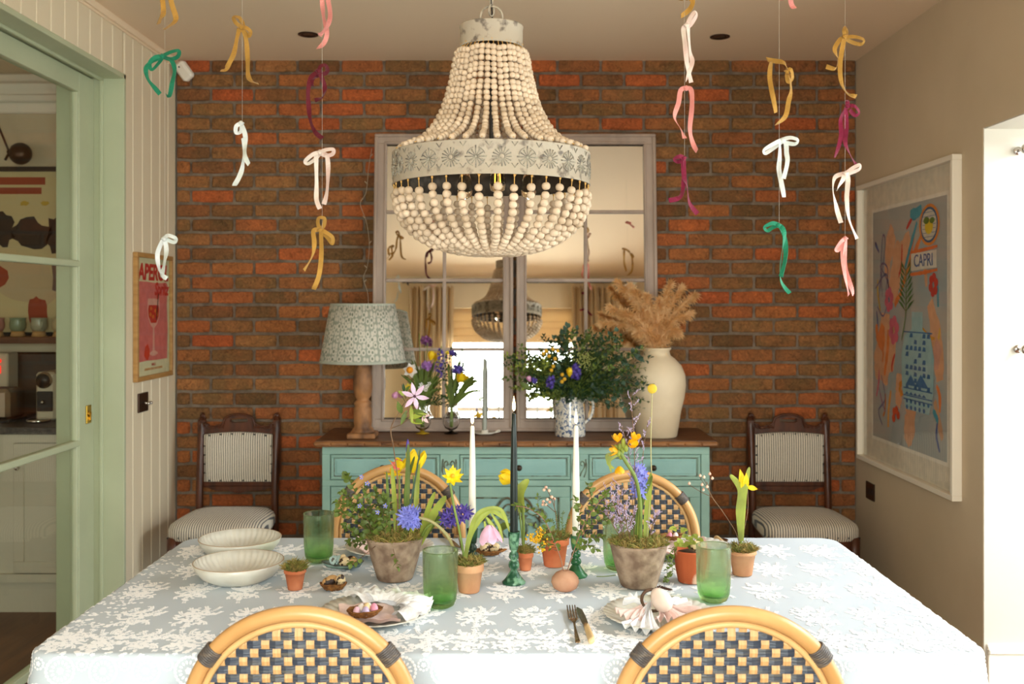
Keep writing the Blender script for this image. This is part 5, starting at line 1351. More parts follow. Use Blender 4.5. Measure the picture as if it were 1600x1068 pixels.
for g in (0, 1, 2, 3):
    q = parts_[g]
    if g == 1:
        for k in range(150):   # fine filler, ferny tufts
            ex_ = rb.uniform(920, 1010); e = P(ex_, rb.uniform(540, 640), 4.85+rb.uniform(-.12, .05) if ex_ < 955 else rb.uniform(4.60, 4.66)); d = (e-mouth).normalized()
            for j in range(9):
                p_ = e-d*.010*j; q.leaf(p_, p_+Vector((rb.uniform(-.02, .02), rb.uniform(-.02, .02), rb.uniform(-.006, .02))), .003, (0, -1, 0), 0, 1)
    q.build('foliage', [G(g), M_stem], bt, kind='stuff')
q = MB()
for k in range(26): e = P(rb.uniform(845, 915), rb.uniform(560, 635), 4.80); q.tube(spline([mouth+Vector((rb.uniform(-.03, .03), 0, -.05)), mouth.lerp(e, .5), e], 4), .002, 5)
q.build('stem', M_stem, bt, kind='stuff')
BP = lambda px, py: P(px, py, 4.72)
tulip(BP(890, 588), (0, -.2, 1), .045, .015, M_yel, bt, 'yellow tulip bud')
for (px, py) in ((855, 548), (862, 545), (848, 552), (868, 560), (864, 572), (872, 548), (884, 592), (880, 585), (877, 596), (856, 556), (860, 578)): ball('flower', BP(px+rb.uniform(-2, 2), py), .010, mat('mimosa', rgb(214, 164, 40), .7), bt, 16)
hyacinth(BP(898, 592), BP(901, 570), .028, 26, M_purp, bt, 'violet hyacinth', .014)
hyacinth(BP(858, 606), BP(862, 588), .022, 16, M_purp, bt, 'violet flower', .012)
hyacinth(BP(832, 596), BP(836, 592), .016, 10, M_purp, bt, 'violet flower', .010)
tulip(BP(829, 596), (-.4, 0, .8), .03, .011, M_pnk, bt, 'pink bud')
tulip(BP(945, 578), (.1, -.6, .6), .028, .014, mat('petal_cream', rgb(226, 208, 160), .6), bt, 'cream rosebud')
q = MB()
for k in range(150): p_ = BP(rb.gauss(913, 9), rb.gauss(560, 8)); p_.y += rb.uniform(-.03, .03); q.ell(p_, .0035, 5, 4)
q.build('umbel', mat('umbel_green', rgb(158, 162, 88), .7), bt, kind='stuff')
for k, (px, py, w_, l_) in enumerate(((966, 610, .034, .06), (824, 605, .028, .05), (1000, 560, .03, .045), (938, 612, .03, .05))):
    q = MB(); a = BP(px-12, py-8); q.leaf(a, BP(px+8, py+6), w_, (0, -1, .4), .05, 3); q.build('large_leaf', G(0 if k < 2 else 3), bt)
# tall cream vase + pampas
vc = Vector(((1026-VX)*4.83/F, 4.83, ST))
t = thing('vase', 'large cream stoneware shouldered vase on the right end of the sideboard', 'vase', vc)
kx = 4.83/F
prof = [(0, 0), (30*kx, 0), (31.5*kx, .006), (38*kx, .12), (43*kx, .19), (45.5*kx, .25), (44*kx, .30), (38*kx, .345), (28*kx, .378), (22*kx, .392), (20.5*kx, .40), (20*kx, .415), (22.5*kx, .425), (22.5*kx, .430), (18.5*kx, .430), (17*kx, .40), (30*kx, .36), (0, .30)]
q = MB(); q.lathe(prof, vc, 48, mod=lambda i, a, r_, z: (r_+.0008*math.sin(z*300), z)); q.build('body', mat('cream_stoneware', rgb(220, 200, 168), .6, rgb(206, 184, 150), scale=5, bump=.12, bscale=26), t)
pt = thing('pampas_bunch', 'bunch of fluffy golden pampas plumes in the cream stoneware vase', 'dried grass', vc+Vector((0, 0, .35)))
M_pam = mat('pampas_gold', rgb(226, 178, 116), .9, rgb(246, 214, 164), scale=22, lo=.4, hi=.65, translucent=.45)
mo = vc+Vector((0, 0, .43)); rp_ = random.Random(5)
for (px, py, dy) in ((1048, 442, 0), (1086, 460, .03), (1066, 448, .06), (965, 440, .08), (952, 480, 0), (985, 446, .02), (1010, 462, -.04), (1030, 470, -.07), (1078, 490, -.05), (940, 505, .03), (975, 490, -.05), (1060, 520, -.08), (995, 520, -.1)):
    q = MB(); e = P(px, py, 4.84+dy*.8); cu = spline([mo+Vector((rp_.uniform(-.03, .03), rp_.uniform(-.03, .03), -.02)), mo.lerp(e, .45)+Vector((0, 0, .045)), e], 10); m_ = len(cu)
    q.tube(cu, [.003+.009*math.sin(PI*i/(m_-1)) if 0 < i < m_-1 else .003 for i in range(m_)], 7)
    for k in range(900):
        u = rp_.uniform(.06, 1)**.9; i = min(m_-2, int(u*(m_-1))); p_ = cu[i].lerp(cu[i+1], u*(m_-1)-i); tg = (cu[i+1]-cu[i]).normalized()
        d = (tg*rp_.uniform(.5, 1.1)+Vector((rp_.gauss(0, .6), rp_.gauss(0, .6), rp_.gauss(0, .6)))).normalized(); l_ = rp_.uniform(.03, .070)*(1.15-.5*u); sd = d.cross(Vector((rp_.uniform(-1, 1), rp_.uniform(-1, 1), rp_.uniform(-1, 1)))).normalized()*.0017
        a, b_, c_ = p_, p_+d*l_*.55+Vector((0, 0, -.002)), p_+d*l_+Vector((0, 0, -.008))
        q.add([a-sd*.4, a+sd*.4, b_+sd, b_-sd, c_], [(0, 1, 2, 3), (3, 2, 4)], True)
    q.build('plume', M_pam, pt)
# ================================================================ ON THE TABLE
TT = TZ+.0022                                          # resting height on the lace
def TC(px, pyf, r):
    Yc = (H-TT)*F/(pyf-VY)+r; return Vector(((px-VX)*Yc/F, Yc, TT))
M_moss = mat('moss', rgb(98, 102, 36), .9, rgb(146, 120, 62), scale=60, lo=.4, hi=.6, rand=.25)
M_soil = mat('dark_soil', rgb(58, 40, 28), .95, rgb(88, 62, 40), scale=60, bump=.5)
M_pot_old = mat('weathered_pot', rgb(118, 94, 76), .9, rgb(162, 138, 116), scale=34, detail=8, lo=.36, hi=.66, bump=.25, bscale=60)
M_pot_ter = mat('terracotta', rgb(184, 98, 58), .85, rgb(202, 126, 88), scale=16, detail=5, bump=.12, bscale=60)
M_pot_buff = mat('pale_terracotta', rgb(194, 146, 106), .85, rgb(176, 122, 84), scale=14, detail=5, bump=.12, bscale=60)
M_pot_lime = mat('limed_terracotta', rgb(178, 84, 44), .85, rgb(216, 176, 150), scale=17, detail=5, lo=.56, hi=.64, bump=.12, bscale=60)
def pot(label, c, rt, rb_, h, m_, rim=True, name='potted_plant', fill='moss', rimh=.2, group=None):
    t = thing(name, label, 'potted plant', c, 0, group)
    th = rt*.1; hr = h*(1-rimh)
    if rim: prof = [(0, 0), (rb_*.96, 0), (rb_, .003), (rb_+(rt*.90-rb_)*.96, hr), (rt*.985, hr+.001), (rt, hr+.004), (rt, h-.003), (rt*.985, h), (rt-th, h), (rt-th*1.2, h*.7), (0, h*.7)]
    else: prof = [(0, 0), (rb_*.95, 0), (rb_, .003), (rb_+(rt-rb_)*.5+.002, h*.5), (rt*.985, h*.93), (rt, h*.95), (rt, h-.002), (rt*.98, h), (rt-th, h), (rt-th*1.2, h*.7), (0, h*.7)]
    wob = rnd.uniform(0, 6)
    q = MB(); q.lathe(prof, c, 40, mod=lambda i, a, r_, z: (r_*(1+.008*math.sin(2*a+wob)+.004*math.sin(5*a)), z)); q.build('pot', m_, t)
    q = MB(); q.lathe([(rt-th*1.1, h*.88), (rt*.5, h*.95), (0, h*.97)], c, 20); q.build('soil', M_soil, t)
    if fill == 'moss': moss(t, c+Vector((0, 0, h*.95)), rt*.96, int(2200*(rt/.075)**1.3))
    return t
def moss(t, c, r, n_, m_=None, hgt=.011):
    q = MB(); rr = random.Random(int(r*1e5)); 
    for k in range(n_):
        a = rr.uniform(0, 2*PI); d = r*math.sqrt(rr.random()); bx_, by_ = d*math.cos(a), d*math.sin(a)
        hh = .006+.008*math.sin(bx_*160+1)*math.cos(by_*140)+.008*(1-(d/r)**2)
        b = c+Vector((bx_, by_, max(0, hh)*rr.random())); 
        v = Vector((rr.gauss(bx_/r*.5, .7), rr.gauss(by_/r*.5, .7), rr.uniform(.1, 1))).normalized(); l_ = rr.uniform(.007, .008+hgt*1.3)
        sd = v.orthogonal().normalized()*.0011; e = b+v*l_; m2 = b+v*l_*.5+Vector((0, 0, .0015))
        q.add([b-sd, b+sd, m2+sd, m2-sd, e], [(0, 1, 2, 3), (3, 2, 4)], True)
    q.build('moss', m_ or M_moss, t, kind='stuff')
def PY(px, py, c, dy=0): return P(px, py, c.y+dy)

# ---- two big weathered pots
cA = TC(617, 911, .048); kA = cA.y/F
A = pot('large weathered grey-brown pot with iris leaves, trailing greens and mauve clematis', cA, .0755, .0475, .112, M_pot_old, rim=False)
top = cA+Vector((0, 0, .105))
a_ = lambda px, py, dy=0: PY(px, py, cA, dy)
for i, (b_, md, e, w_, g) in enumerate((((634, 845), (636, 780), (638, 692), .013, 0), ((642, 845), (650, 790), (655, 702), .012, 2), ((620, 845), (617, 790), (613, 728), .012, 2), ((610, 845), (607, 800), (604, 735), .008, 0), ((640, 845), (634, 770), (648, 712), .010, 0),
        ((655, 848), (668, 800), (680, 768), .014, 2), ((656, 850), (675, 808), (697, 774), .020, 2), ((650, 850), (668, 830), (690, 800), .013, 0), ((630, 846), (641, 790), (657, 700), .005, 3), ((600, 848), (592, 820), (590, 790), .014, 2), ((645, 850), (640, 820), (628, 800), .010, 0))):
    q = MB(); q.blade([a_(*b_), a_(*md, rnd.uniform(-.02, .02)), a_(*e, rnd.uniform(-.03, .02))], w_*1.15, (rnd.uniform(-.5, .5), -1, .1)); q.build('leaf', G(g), A)
q = MB(); q.lathe([(.0035, 0), (.0045, .012), (.0038, .03), (.001, .040)], a_(637, 709), 10); q.build('flower_bud', M_purp, A, 'furled violet iris bud')
tulip(a_(646, 738, .03), (.15, 0, 1), .06, .022, M_yel, A, 'yellow tulip behind the iris leaves', n_=5, open_=.3)
tulip(a_(627, 733, .03), (-.1, 0, 1), .030, .016, M_yel, A, 'yellow flower', n_=5, open_=.5)
flower('flower', a_(616, 738, .02), (0, -.3, 1), 5, .030, .014, M_yel, M_org, A, .004, .1, 'yellow petals spread flat')
flower('flower', a_(622, 726, .03), (-.2, -1, .4), 6, .020, .014, mat('petal_coral', rgb(226, 110, 120), .6), M_org, A, .004, .6, 'coral pink flower')
for pts in (((646, 846), (647, 790), (646, 742)), ((622, 846), (624, 790), (624, 742))):
    q = MB(); q.tube(spline([a_(*p_, .02) for p_ in pts], 5), .0022, 6); q.build('stem', M_stem, A)
# clematis vine
q = MB(); q.tube(spline([a_(618, 842), a_(622, 760, -.02), a_(615, 700, -.03), a_(611, 668, -.03), a_(626, 640, -.03), a_(636, 622, -.03)], 6), .0015, 6); q.tube(spline([a_(611, 669, -.03), a_(628, 662, -.03), a_(642, 652, -.03), a_(650, 660, -.04)], 5), .0013, 6)
q.tube(spline([a_(636, 622, -.03), a_(630, 610, -.03), a_(628, 600, -.03)], 4), .001, 5); q.tube(spline([a_(628, 650, -.03), a_(640, 640, -.035), a_(641, 628, -.035)], 4), .001, 5); q.build('vine_stem', M_twig, A)
for (b_, e, w_, g) in (((628, 646), (621, 626), .018, 0), ((638, 654), (668, 646), .016, 2), ((636, 640), (626, 664), .014, 0), ((642, 632), (644, 662), .012, 2), ((632, 618), (622, 610), .013, 2), ((632, 612), (630, 598), .010, 1), ((645, 656), (664, 660), .015, 0), ((644, 640), (666, 650), .018, 0), ((634, 612), (641, 602), .010, 0), ((640, 657), (660, 662), .014, 2)):
    q = MB(); q.leaf(a_(*b_, -.03), a_(*e, -.03-rnd.uniform(0, .02)), w_*.9, (rnd.uniform(-.3, .3), -1, .4), .06, 4); q.build('vine_leaf', G(g), A)
flower('flower', a_(648, 619, -.045), (.05, -1, .25), 6, .038, .013, fm('pale_mauve', (206, 174, 196), .2), mat('dark_purple', rgb(70, 30, 50), .6), A, .004, .12, 'pale mauve star-shaped clematis flower', shape=0)
flower('flower', a_(662, 652, -.045), (.6, -.6, -.2), 4, .020, .010, fm('pale_mauve2', (228, 190, 188)), M_stem, A, .003, .9, 'half-open clematis bud')
# bushy small-leaf sprigs on the left
q = MB()
for (pts, n_) in ((((592, 850), (570, 800), (545, 752), (538, 742)), 24), (((590, 850), (572, 820), (548, 790), (528, 785)), 22), (((592, 848), (580, 800), (572, 760)), 20), (((596, 848), (592, 800), (588, 765)), 18), (((590, 850), (562, 840), (540, 822)), 18), (((588, 850), (565, 800), (532, 768)), 22), (((600, 848), (605, 810), (610, 780)), 14), (((592, 850), (585, 822), (600, 795)), 14), (((590, 852), (566, 850), (548, 846)), 12), (((600, 850), (583, 820), (562, 790)), 20), (((598, 848), (600, 800), (598, 775)), 14), (((588, 850), (556, 812), (530, 800)), 18)):
    sprig(q, [a_(p_[0]+rnd.uniform(-3, 3), p_[1], rnd.uniform(-.05, .04)) for p_ in pts], int(n_*1.6), .025, .0135, start=.2)
q.build('small_leaf_sprig', [G(0), M_twig], A, kind='stuff')
q = MB(); sprig(q, [a_(590, 850, -.05), a_(575, 862, -.09), a_(556, 877, -.10), a_(548, 880, -.10)], 7, .022, .014, start=.5)
sprig(q, [a_(612, 848, -.06), a_(618, 872, -.088), a_(622, 886, -.094)], 6, .020, .010, start=.3); q.build('trailing_sprig', [G(0), M_twig], A, kind='stuff')
for (px, py) in ((574, 735+20), (565, 745), (590, 800), (602, 790), (562, 790)): flower('flower', a_(px, py, -.05), (rnd.uniform(-.4, .4), -1, .3), 5, .008, .005, M_blu, M_yel, A, .0015, .3, nseg=1)
q = MB(); q.tube(spline([a_(655, 848), a_(668, 822, -.02), a_(695, 812, -.02)], 5), .0035, 6); q.build('stem', M_stem, A)
hyacinth(a_(690, 812, -.02), a_(732, 798, -.02), .026, 24, M_purp, A, 'violet hyacinth leaning right', .018)

cE = TC(998, 922, .048); e_ = lambda px, py, dy=0: PY(px, py, cE, dy)
E = pot('large weathered grey-brown pot with sea lavender, hyacinth and yellow ball flower', cE, .0755, .0475, .112, MATS['weathered_pot'], rim=False)
for (b_, md, e, w_, g) in (((992, 860), (1000, 790), (1019, 742), .016, 0), ((1008, 860), (1012, 790), (1017, 738), .015, 2), ((996, 862), (1000, 800), (996, 762), .011, 2), ((985, 862), (988, 820), (986, 800), .010, 0)):
    q = MB(); q.blade([e_(*b_), e_(*md), e_(*e, -.02)], w_*1.1, (rnd.uniform(-.4, .4), -1, .1)); q.build('leaf', G(g), E)
q = MB(); q.tube(spline([e_(999, 860), e_(1001, 800, -.02), e_(994, 750, -.03), e_(976, 718, -.03), e_(968, 704, -.03)], 6), [.0048]*24+[.003], 8); q.build('stem', M_stem, E)
hyacinth(e_(999, 778), e_(999, 728), .026, 34, M_blu, E, 'blue-violet hyacinth', .014)
q = MB(); q.tube(spline([e_(1002, 858), e_(1001, 800), e_(999, 776)], 4), .0035, 6); q.build('stem', M_stem, E)
for i, ((px, py), ax) in enumerate((((965, 690), (-.1, -.2, 1)), ((990, 688), (.4, -.2, 1)), ((984, 694), (.3, -.6, .2)), ((968, 728), (0, -.3, -1)), ((965, 705), (-1, -.3, .2)))):
    tulip(e_(px, py, -.035), ax, .020, .010, mat('freesia_yellow', rgb(240, 178, 20), .5, translucent=.25), E, 'yellow bell flower' if i == 0 else None, n_=5, open_=.35)
q = MB()
for (px, py) in ((962, 700), (968, 698), (974, 694), (972, 704), (978, 700), (966, 708), (974, 690), (970, 712)): q.ell(e_(px, py, -.03+rnd.uniform(-.01, .01)), (.006, .006, .010), 8, 6)
q.build('buds', G(2), E, kind='stuff')
for pts in (((962, 705), (952, 715), (955, 738)), ((966, 710), (950, 722), (960, 732)), ((958, 708), (948, 712), (952, 728))):
    q = MB(); q.blade([e_(*p_, -.035) for p_ in pts], .008, (0, -1, .2)); q.build('small_leaf', G(2), E)
q = MB(); q.tube(spline([e_(1018, 738, -.01), e_(1017, 690, -.01), e_(1019, 612, -.01)], 5), .0014, 5); q.tube(spline([e_(1010, 860), e_(1014, 800), e_(1018, 738, -.01)], 5), .0015, 5); q.build('stem', mat('dry_stem', rgb(170, 160, 110), .6), E)
ball('flower', e_(1019, 607, -.01), .0125, mat('craspedia', rgb(216, 184, 60), .8), E, 160, 'yellow ball flower on a tall thin stem')
M_lav = mat('sea_lavender', rgb(170, 146, 176), .7, rgb(190, 172, 196), scale=50)
def limonium(pts, n_, par, cf, w_=26):
    q = MB(); sp_ = spline([cf(*p_) for p_ in pts], 7); q.tube(sp_, .0011, 4, mi=1); m_ = len(sp_)
    for k in range(n_):
        u = .35+.65*k/n_; i = min(m_-2, int(u*(m_-1))); b = sp_[i]; d = Vector((rnd.uniform(-1, 1), rnd.uniform(-.6, .6), rnd.uniform(.4, 1.3))).normalized(); l_ = rnd.uniform(.4, 1)*w_*kA*1.0; e = b+d*l_
        q.tube([b, e], .0005, 3, mi=1)
        for j in range(8):
            p_ = b.lerp(e, .3+.7*j/7); q.leaf(p_, p_+Vector((rnd.uniform(-.6, .6), rnd.uniform(-.5, .5), rnd.uniform(.3, 1))).normalized()*.0060, .0022, (0, -1, 0), 0, 1, .3)
    q.build('sea_lavender_spray', [M_lav, M_twig], par, kind='stuff')
for pts, n_, w_ in ((((990, 860, 0), (992, 760, -.02), (990, 680, -.02), (985, 615, -.02)), 20, 20), (((992, 858, 0), (985, 730, 0), (972, 665, 0)), 16, 20), (((1000, 855, 0), (1004, 720, .02), (1012, 660, .02)), 10, 14), (((984, 860, 0), (965, 800, -.03), (950, 770, -.04)), 18, 24), (((980, 860, 0), (968, 810, -.02), (972, 760, -.03)), 18, 24), (((985, 858, 0), (985, 820, -.04), (992, 800, -.05)), 12, 20), (((1010, 858, 0), (1020, 820, -.03), (1028, 805, -.04)), 11, 18), (((982, 858, 0), (955, 815, -.03), (940, 775, -.03)), 16, 22), (((988, 858, -.02), (978, 815, -.05), (975, 790, -.06)), 12, 20), (((986, 858, 0), (960, 820, 0), (945, 800, 0)), 10, 18)):
    limonium(pts, n_, E, e_, w_)

# ---- small pots
def small(label, px, pyf, rt, rb_, h, m_, **k): c = TC(px, pyf, rb_); return pot(label, c, rt, rb_, h, m_, **k), c
Hh, cH = small('tiny terracotta pot of moss beside the stacked bowls', 461, 923, .0285, .0185, .052, M_pot_ter)
q = MB()
for k in range(5): q.tube(spline([cH+Vector((rnd.uniform(-.01, .02), 0, .05)), cH+Vector((rnd.uniform(-.01, .03), 0, .065)), cH+Vector((rnd.uniform(-.01, .045), -.01, rnd.uniform(.06, .085)))], 4), .0006, 4)
q.build('moss_strand', mat('dry_moss', rgb(150, 130, 60), .9), Hh, kind='stuff')
Bp, cB = small('buff terracotta pot with nodding tulip and blue hyacinth behind the front left tumbler', 733, 928, .0375, .0265, .072, M_pot_buff, rimh=.28)
b_ = lambda px, py, dy=0: PY(px, py, cB, dy)
q = MB(); q.tube(spline([b_(726, 876), b_(718, 830), b_(709, 790), b_(703, 752)], 6), [.0032]*18+[.0022], 8); q.build('stem', M_stem, Bp)
flower('flower', b_(707, 744, -.01), (.25, -.8, .55), 8, .030, .013, M_yel, mat('yellow_centre', rgb(214, 160, 20), .6), Bp, .006, .25, 'bright yellow many-petalled flower', layers=2)
q = MB(); q.tube(spline([b_(716, 876), b_(700, 838), b_(675, 815), b_(652, 808)], 6), .0042, 8); q.build('stem', mat('hyacinth_stem', rgb(150, 140, 90), .5), Bp)
hyacinth(b_(654, 808, -.01), b_(628, 808, -.01), .030, 34, M_blu, Bp, 'pale blue hyacinth bending left', .018)
for pts, w_ in ((((727, 872), (737, 830), (765, 798), (790, 812)), .015), (((728, 872), (735, 830), (750, 800), (782, 796), (796, 830)), .012)):
    q = MB(); q.blade([b_(*p_, -.01) for p_ in pts], w_, (.1, -1, .3), fold=.35); q.build('leaf', G(2), Bp)
for pts in (((757, 814), (762, 835), (772, 850)), ((768, 802), (780, 822), (786, 846)), ((760, 808), (768, 818), (778, 834))):
    q = MB(); q.blade([b_(*p_, -.015) for p_ in pts], .008, (0, -1, .2)); q.build('leaf', G(2), Bp)
q = MB(); q.tube(spline([b_(752, 808), b_(758, 806), b_(765, 822)], 5), .0022, 6); q.build('stem', M_stem, Bp)
tulip(b_(764, 820, -.015), (.12, -.1, -1), .046, .021, fm('lilac_tulip', (222, 178, 200)), Bp, 'nodding pale pink tulip', open_=.35)
Cp, cC = small('small orange terracotta pot with a green lily leaf behind the dark candle', 821, 892, .0225, .0155, .050, M_pot_ter, rimh=.3)
c_ = lambda px, py, dy=0: PY(px, py, cC, dy)
q = MB(); q.tube(spline([c_(818, 862), c_(818, 820), c_(816, 775)], 5), .0038, 8); q.build('stem', M_stem, Cp)
q = MB(); q.blade([c_(816, 800), c_(812, 770), c_(826, 748)], .028, (-.3, -1, .1), fold=.4, prof=lambda t_: math.sin(PI*(.1+.9*t_))**.6+.05); q.build('leaf', G(2), Cp)
q = MB(); q.blade([c_(816, 800), c_(808, 775), c_(806, 750)], .016, (.5, -1, .1), fold=.4); q.build('leaf', G(0), Cp)
q = MB(); q.leaf(c_(800, 818, .02), c_(776, 832, .01), .026, (0, -.6, 1), .1, 4); q.build('leaf', G(0), Cp)
tulip(c_(805, 748, .02), (-.95, -.2, .25), .046, .020, M_yel, Cp, 'yellow tulip head behind the dark candle', open_=.1)
q = MB(); q.tube(spline([c_(818, 862), c_(812, 800, .02), c_(808, 760, .02), c_(805, 748, .02)], 5), .0025, 6); q.build('stem', M_stem, Cp)
Dp, cD = small('mid-sized orange terracotta pot of ferny leaves and berried twigs behind the clay bud vase', 866, 887, .0415, .029, .078, mat('terracotta_deep', rgb(188, 92, 50), .85, rgb(206, 118, 78), scale=14, bump=.12, bscale=60), rimh=.25)
d_ = lambda px, py, dy=0: PY(px, py, cD, dy)
q = MB()
for pts in (((875, 845), (872, 820), (868, 800)), ((880, 845), (884, 822), (890, 806)), ((870, 846), (858, 826), (850, 822)), ((880, 845), (878, 815), (880, 800)), ((874, 845), (864, 815), (858, 812))):
    sprig(q, [d_(*p_, rnd.uniform(-.03, .02)) for p_ in pts], 26, .011, .004, start=.05, alt=False)
q.build('fern_frond', [G(0), M_stem], Dp, kind='stuff')
q = MB()
for pts in (((872, 846), (868, 800), (860, 775), (853, 762)), ((868, 800), (856, 790), (850, 784)), ((866, 792), (866, 780), (862, 776))): q.tube(spline([d_(*p_) for p_ in pts], 5), .0011, 5)
q.build('twig', M_twig, Dp)
M_wax = mat('waxflower', rgb(232, 206, 176), .5, rgb(214, 140, 120), scale=60)
for (px, py) in ((853, 761), (850, 765), (858, 766), (849, 783), (855, 780), (848, 788), (862, 776), (866, 779), (853, 788), (859, 784)): q = MB(); q.ell(d_(px, py, rnd.uniform(-.01, .01)), .0045, 8, 6); q.build('berry', M_wax, Dp)
q = MB(); rb = random.Random(3)
for pts in (((862, 850), (850, 835), (846, 826)), ((862, 852), (845, 842), (835, 842)), ((862, 852), (850, 850), (842, 856))): sprig(q, [d_(*p_, -.04) for p_ in pts], 8, .012, .004, start=.1)
q.build('foliage', [G(0), M_stem], Dp, kind='stuff')
q = MB()
for k in range(90):
    cx_, cy_ = rb.choice(((838, 842), (846, 828), (852, 848), (848, 858), (830, 838), (843, 836))); q.ell(d_(cx_+rb.gauss(0, 4), cy_+rb.gauss(0, 3.5), -.045+rb.uniform(-.012, .012)), .0031, 6, 4)
q.build('mimosa_cluster', mat('mimosa_bright', rgb(232, 176, 24), .6), Dp, kind='stuff')
Fp, cF = small('lime-streaked orange terracotta pot of clover leaves, left of the right-hand tumbler', 1079, 913, .0445, .0335, .084, M_pot_lime, fill='soil', rim=False)
f_ = lambda px, py, dy=0: PY(px, py, cF, dy)
def clover(q, c, r, nrm):
    nrm = Vector(nrm).normalized(); u = nrm.orthogonal().normalized(); v = nrm.cross(u); a0 = rnd.uniform(0, 6)
    for k in range(3):
        d = (u*math.cos(a0+2.09*k)+v*math.sin(a0+2.09*k)); q.leaf(c, c+d*r, r*1.15, nrm, .1, 3, .1, shape=2)
q = MB()
for (px, py, dy) in ((1062, 845, -.03), (1070, 838, 0), (1078, 842, -.02), (1086, 838, .0), (1066, 852, -.04), (1074, 850, -.04), (1058, 850, -.02), (1094, 844, .0), (1052, 740+86, -.0), (1082, 848, -.03), (1068, 828, 0)):
    e = f_(px, py, dy); q.tube(spline([f_(1078, 858), f_(px*.5+539, py-2, dy*.5), e], 4), .0009, 4, mi=1); clover(q, e, .012, (rnd.uniform(-.5, .5), -.6, 1))
q.build('clover', [G(2), M_stem], Fp, kind='stuff')
q = MB()
for pts in (((1060, 852, -.02), (1048, 862, -.045), (1043, 880, -.05), (1042, 905, -.05)), ((1058, 855, -.03), (1050, 875, -.05), (1050, 895, -.055), (1040, 906, -.06))): sprig(q, [f_(*p_) for p_ in pts], 15, .015, .012, start=.1)
q.build('trailing_foliage', [G(0), M_stem], Fp, kind='stuff')
Gp, cG = small('buff terracotta pot of moss with a single yellow tulip, furthest right on the table', 1160, 901, .0375, .026, .066, M_pot_buff, rim=True, rimh=.16)
g_ = lambda px, py, dy=0: PY(px, py, cG, dy)
q = MB(); q.tube(spline([g_(1157, 858), g_(1158, 830), g_(1156, 790), g_(1158, 765)], 5), [.0035]*8+[.0052]*8, 8); q.build('stem', M_stem, Gp)
for pts, w_ in ((((1158, 845), (1156, 800), (1158, 765), (1141, 741)), .021), (((1159, 845), (1160, 800), (1163, 770), (1171, 729)), .019), (((1158, 845), (1158, 805), (1164, 775)), .018)):
    q = MB(); q.blade([g_(*p_, -.008) for p_ in pts], w_, (0, -1, .1), fold=-.35); q.build('leaf', G(2), Gp)
for (p0, p1, w_) in (((1160, 768), (1156, 732), .020), ((1162, 766), (1166, 738), .018), ((1166, 760), (1184, 764), .014), ((1161, 768), (1160, 740), .020)):
    q = MB(); q.leaf(g_(*p0, .004), g_(*p1, rnd.uniform(-.01, .01)), w_, (.1, -1, .2), .1, 5, .2); q.build('petal', M_yel, Gp)
q = MB(); q.tube(spline([g_(1156, 856), g_(1150, 832), g_(1130, 800), g_(1112, 775), g_(1104, 752)], 5), .0011, 5); q.tube(spline([g_(1112, 776), g_(1095, 768), g_(1078, 758)], 4), .0009, 5); q.tube([g_(1106, 762), g_(1100, 748)], .0008, 4); q.tube([g_(1106, 762), g_(1112, 742)], .0008, 4); q.tube(spline([g_(1157, 850), g_(1168, 800), g_(1168, 765)], 4), .0010, 5); q.tube([g_(1107, 765), g_(1093, 745)], .0008, 4); q.build('twig', M_twig, Gp)
for (px, py) in ((1077, 755), (1094, 743), (1100, 745), (1109, 740), (1113, 747), (1097, 757), (1105, 760), (1099, 765)): q = MB(); q.ell(g_(px, py, rnd.uniform(-.008, .008)), .0040, 8, 6); q.leaf(g_(px, py), g_(px, py)+Vector((0, -.003, .007)), .003); q.build('berry', M_wax, Gp)

# ---- pebble bud vase and twigs
cP = TC(883, 926, .022)
t = thing('bud_vase', 'round pinkish clay pebble-shaped bud vase in the middle of the table', 'vase', cP)
q = MB(); q.lathe([(0, 0), (.018, .0005), (.030, .008), (.0355, .022), (.034, .033), (.024, .045), (.011, .0510), (.007, .0520), (.006, .049), (0, .045)], cP, 36); q.build('body', mat('pink_clay', rgb(186, 140, 110), .8, rgb(168, 118, 90), scale=22, detail=6, bump=.15), t)
p_f = lambda px, py, dy=0: PY(px, py, cP, dy)
for (pts, n_, lb, g) in ((((881, 896), (876, 872), (866, 846), (850, 812), (826, 794), (806, 790)), 20, 'leafy twig arching left from the clay bud vase', 0), (((885, 896), (894, 868), (912, 820), (935, 785), (948, 770)), 24, 'leafy twig rising right from the clay bud vase, in front of the white candle', 0)):
    tw = thing('leafy_twig', lb, 'twig', p_f(883, 896)); q = MB(); pp = [p_f(*p_) for p_ in pts]; q.tube(spline(pp, 6), .0014, 5); q.build('stem', mat('red_twig', rgb(140, 100, 80), .6), tw)
    q = MB(); sprig(q, pp, n_, .025, .014, start=.3)
    if lb[11:12] == 'r':
        for qq in (((905, 838), (920, 822), (938, 812), (950, 815)), ((900, 850), (905, 800), (898, 778)), ((915, 815), (925, 790), (922, 770), (918, 758)), ((925, 800), (942, 798), (958, 790)), ((908, 835), (925, 840), (940, 838)), ((898, 862), (915, 850), (932, 858))): sprig(q, [p_f(*p_, rnd.uniform(-.03, .03)) for p_ in qq], 16, .023, .0135, start=.15)
    else:
        for qq in (((862, 835), (845, 830), (832, 820)), ((850, 812), (842, 795), (840, 775)), ((870, 860), (852, 852), (845, 850)), ((876, 870), (868, 850), (868, 838))): sprig(q, [p_f(*p_, rnd.uniform(-.02, .02)) for p_ in qq], 8, .019, .009, start=.2)
    q.build('small_leaves', [G(g), M_twig], tw, kind='stuff')

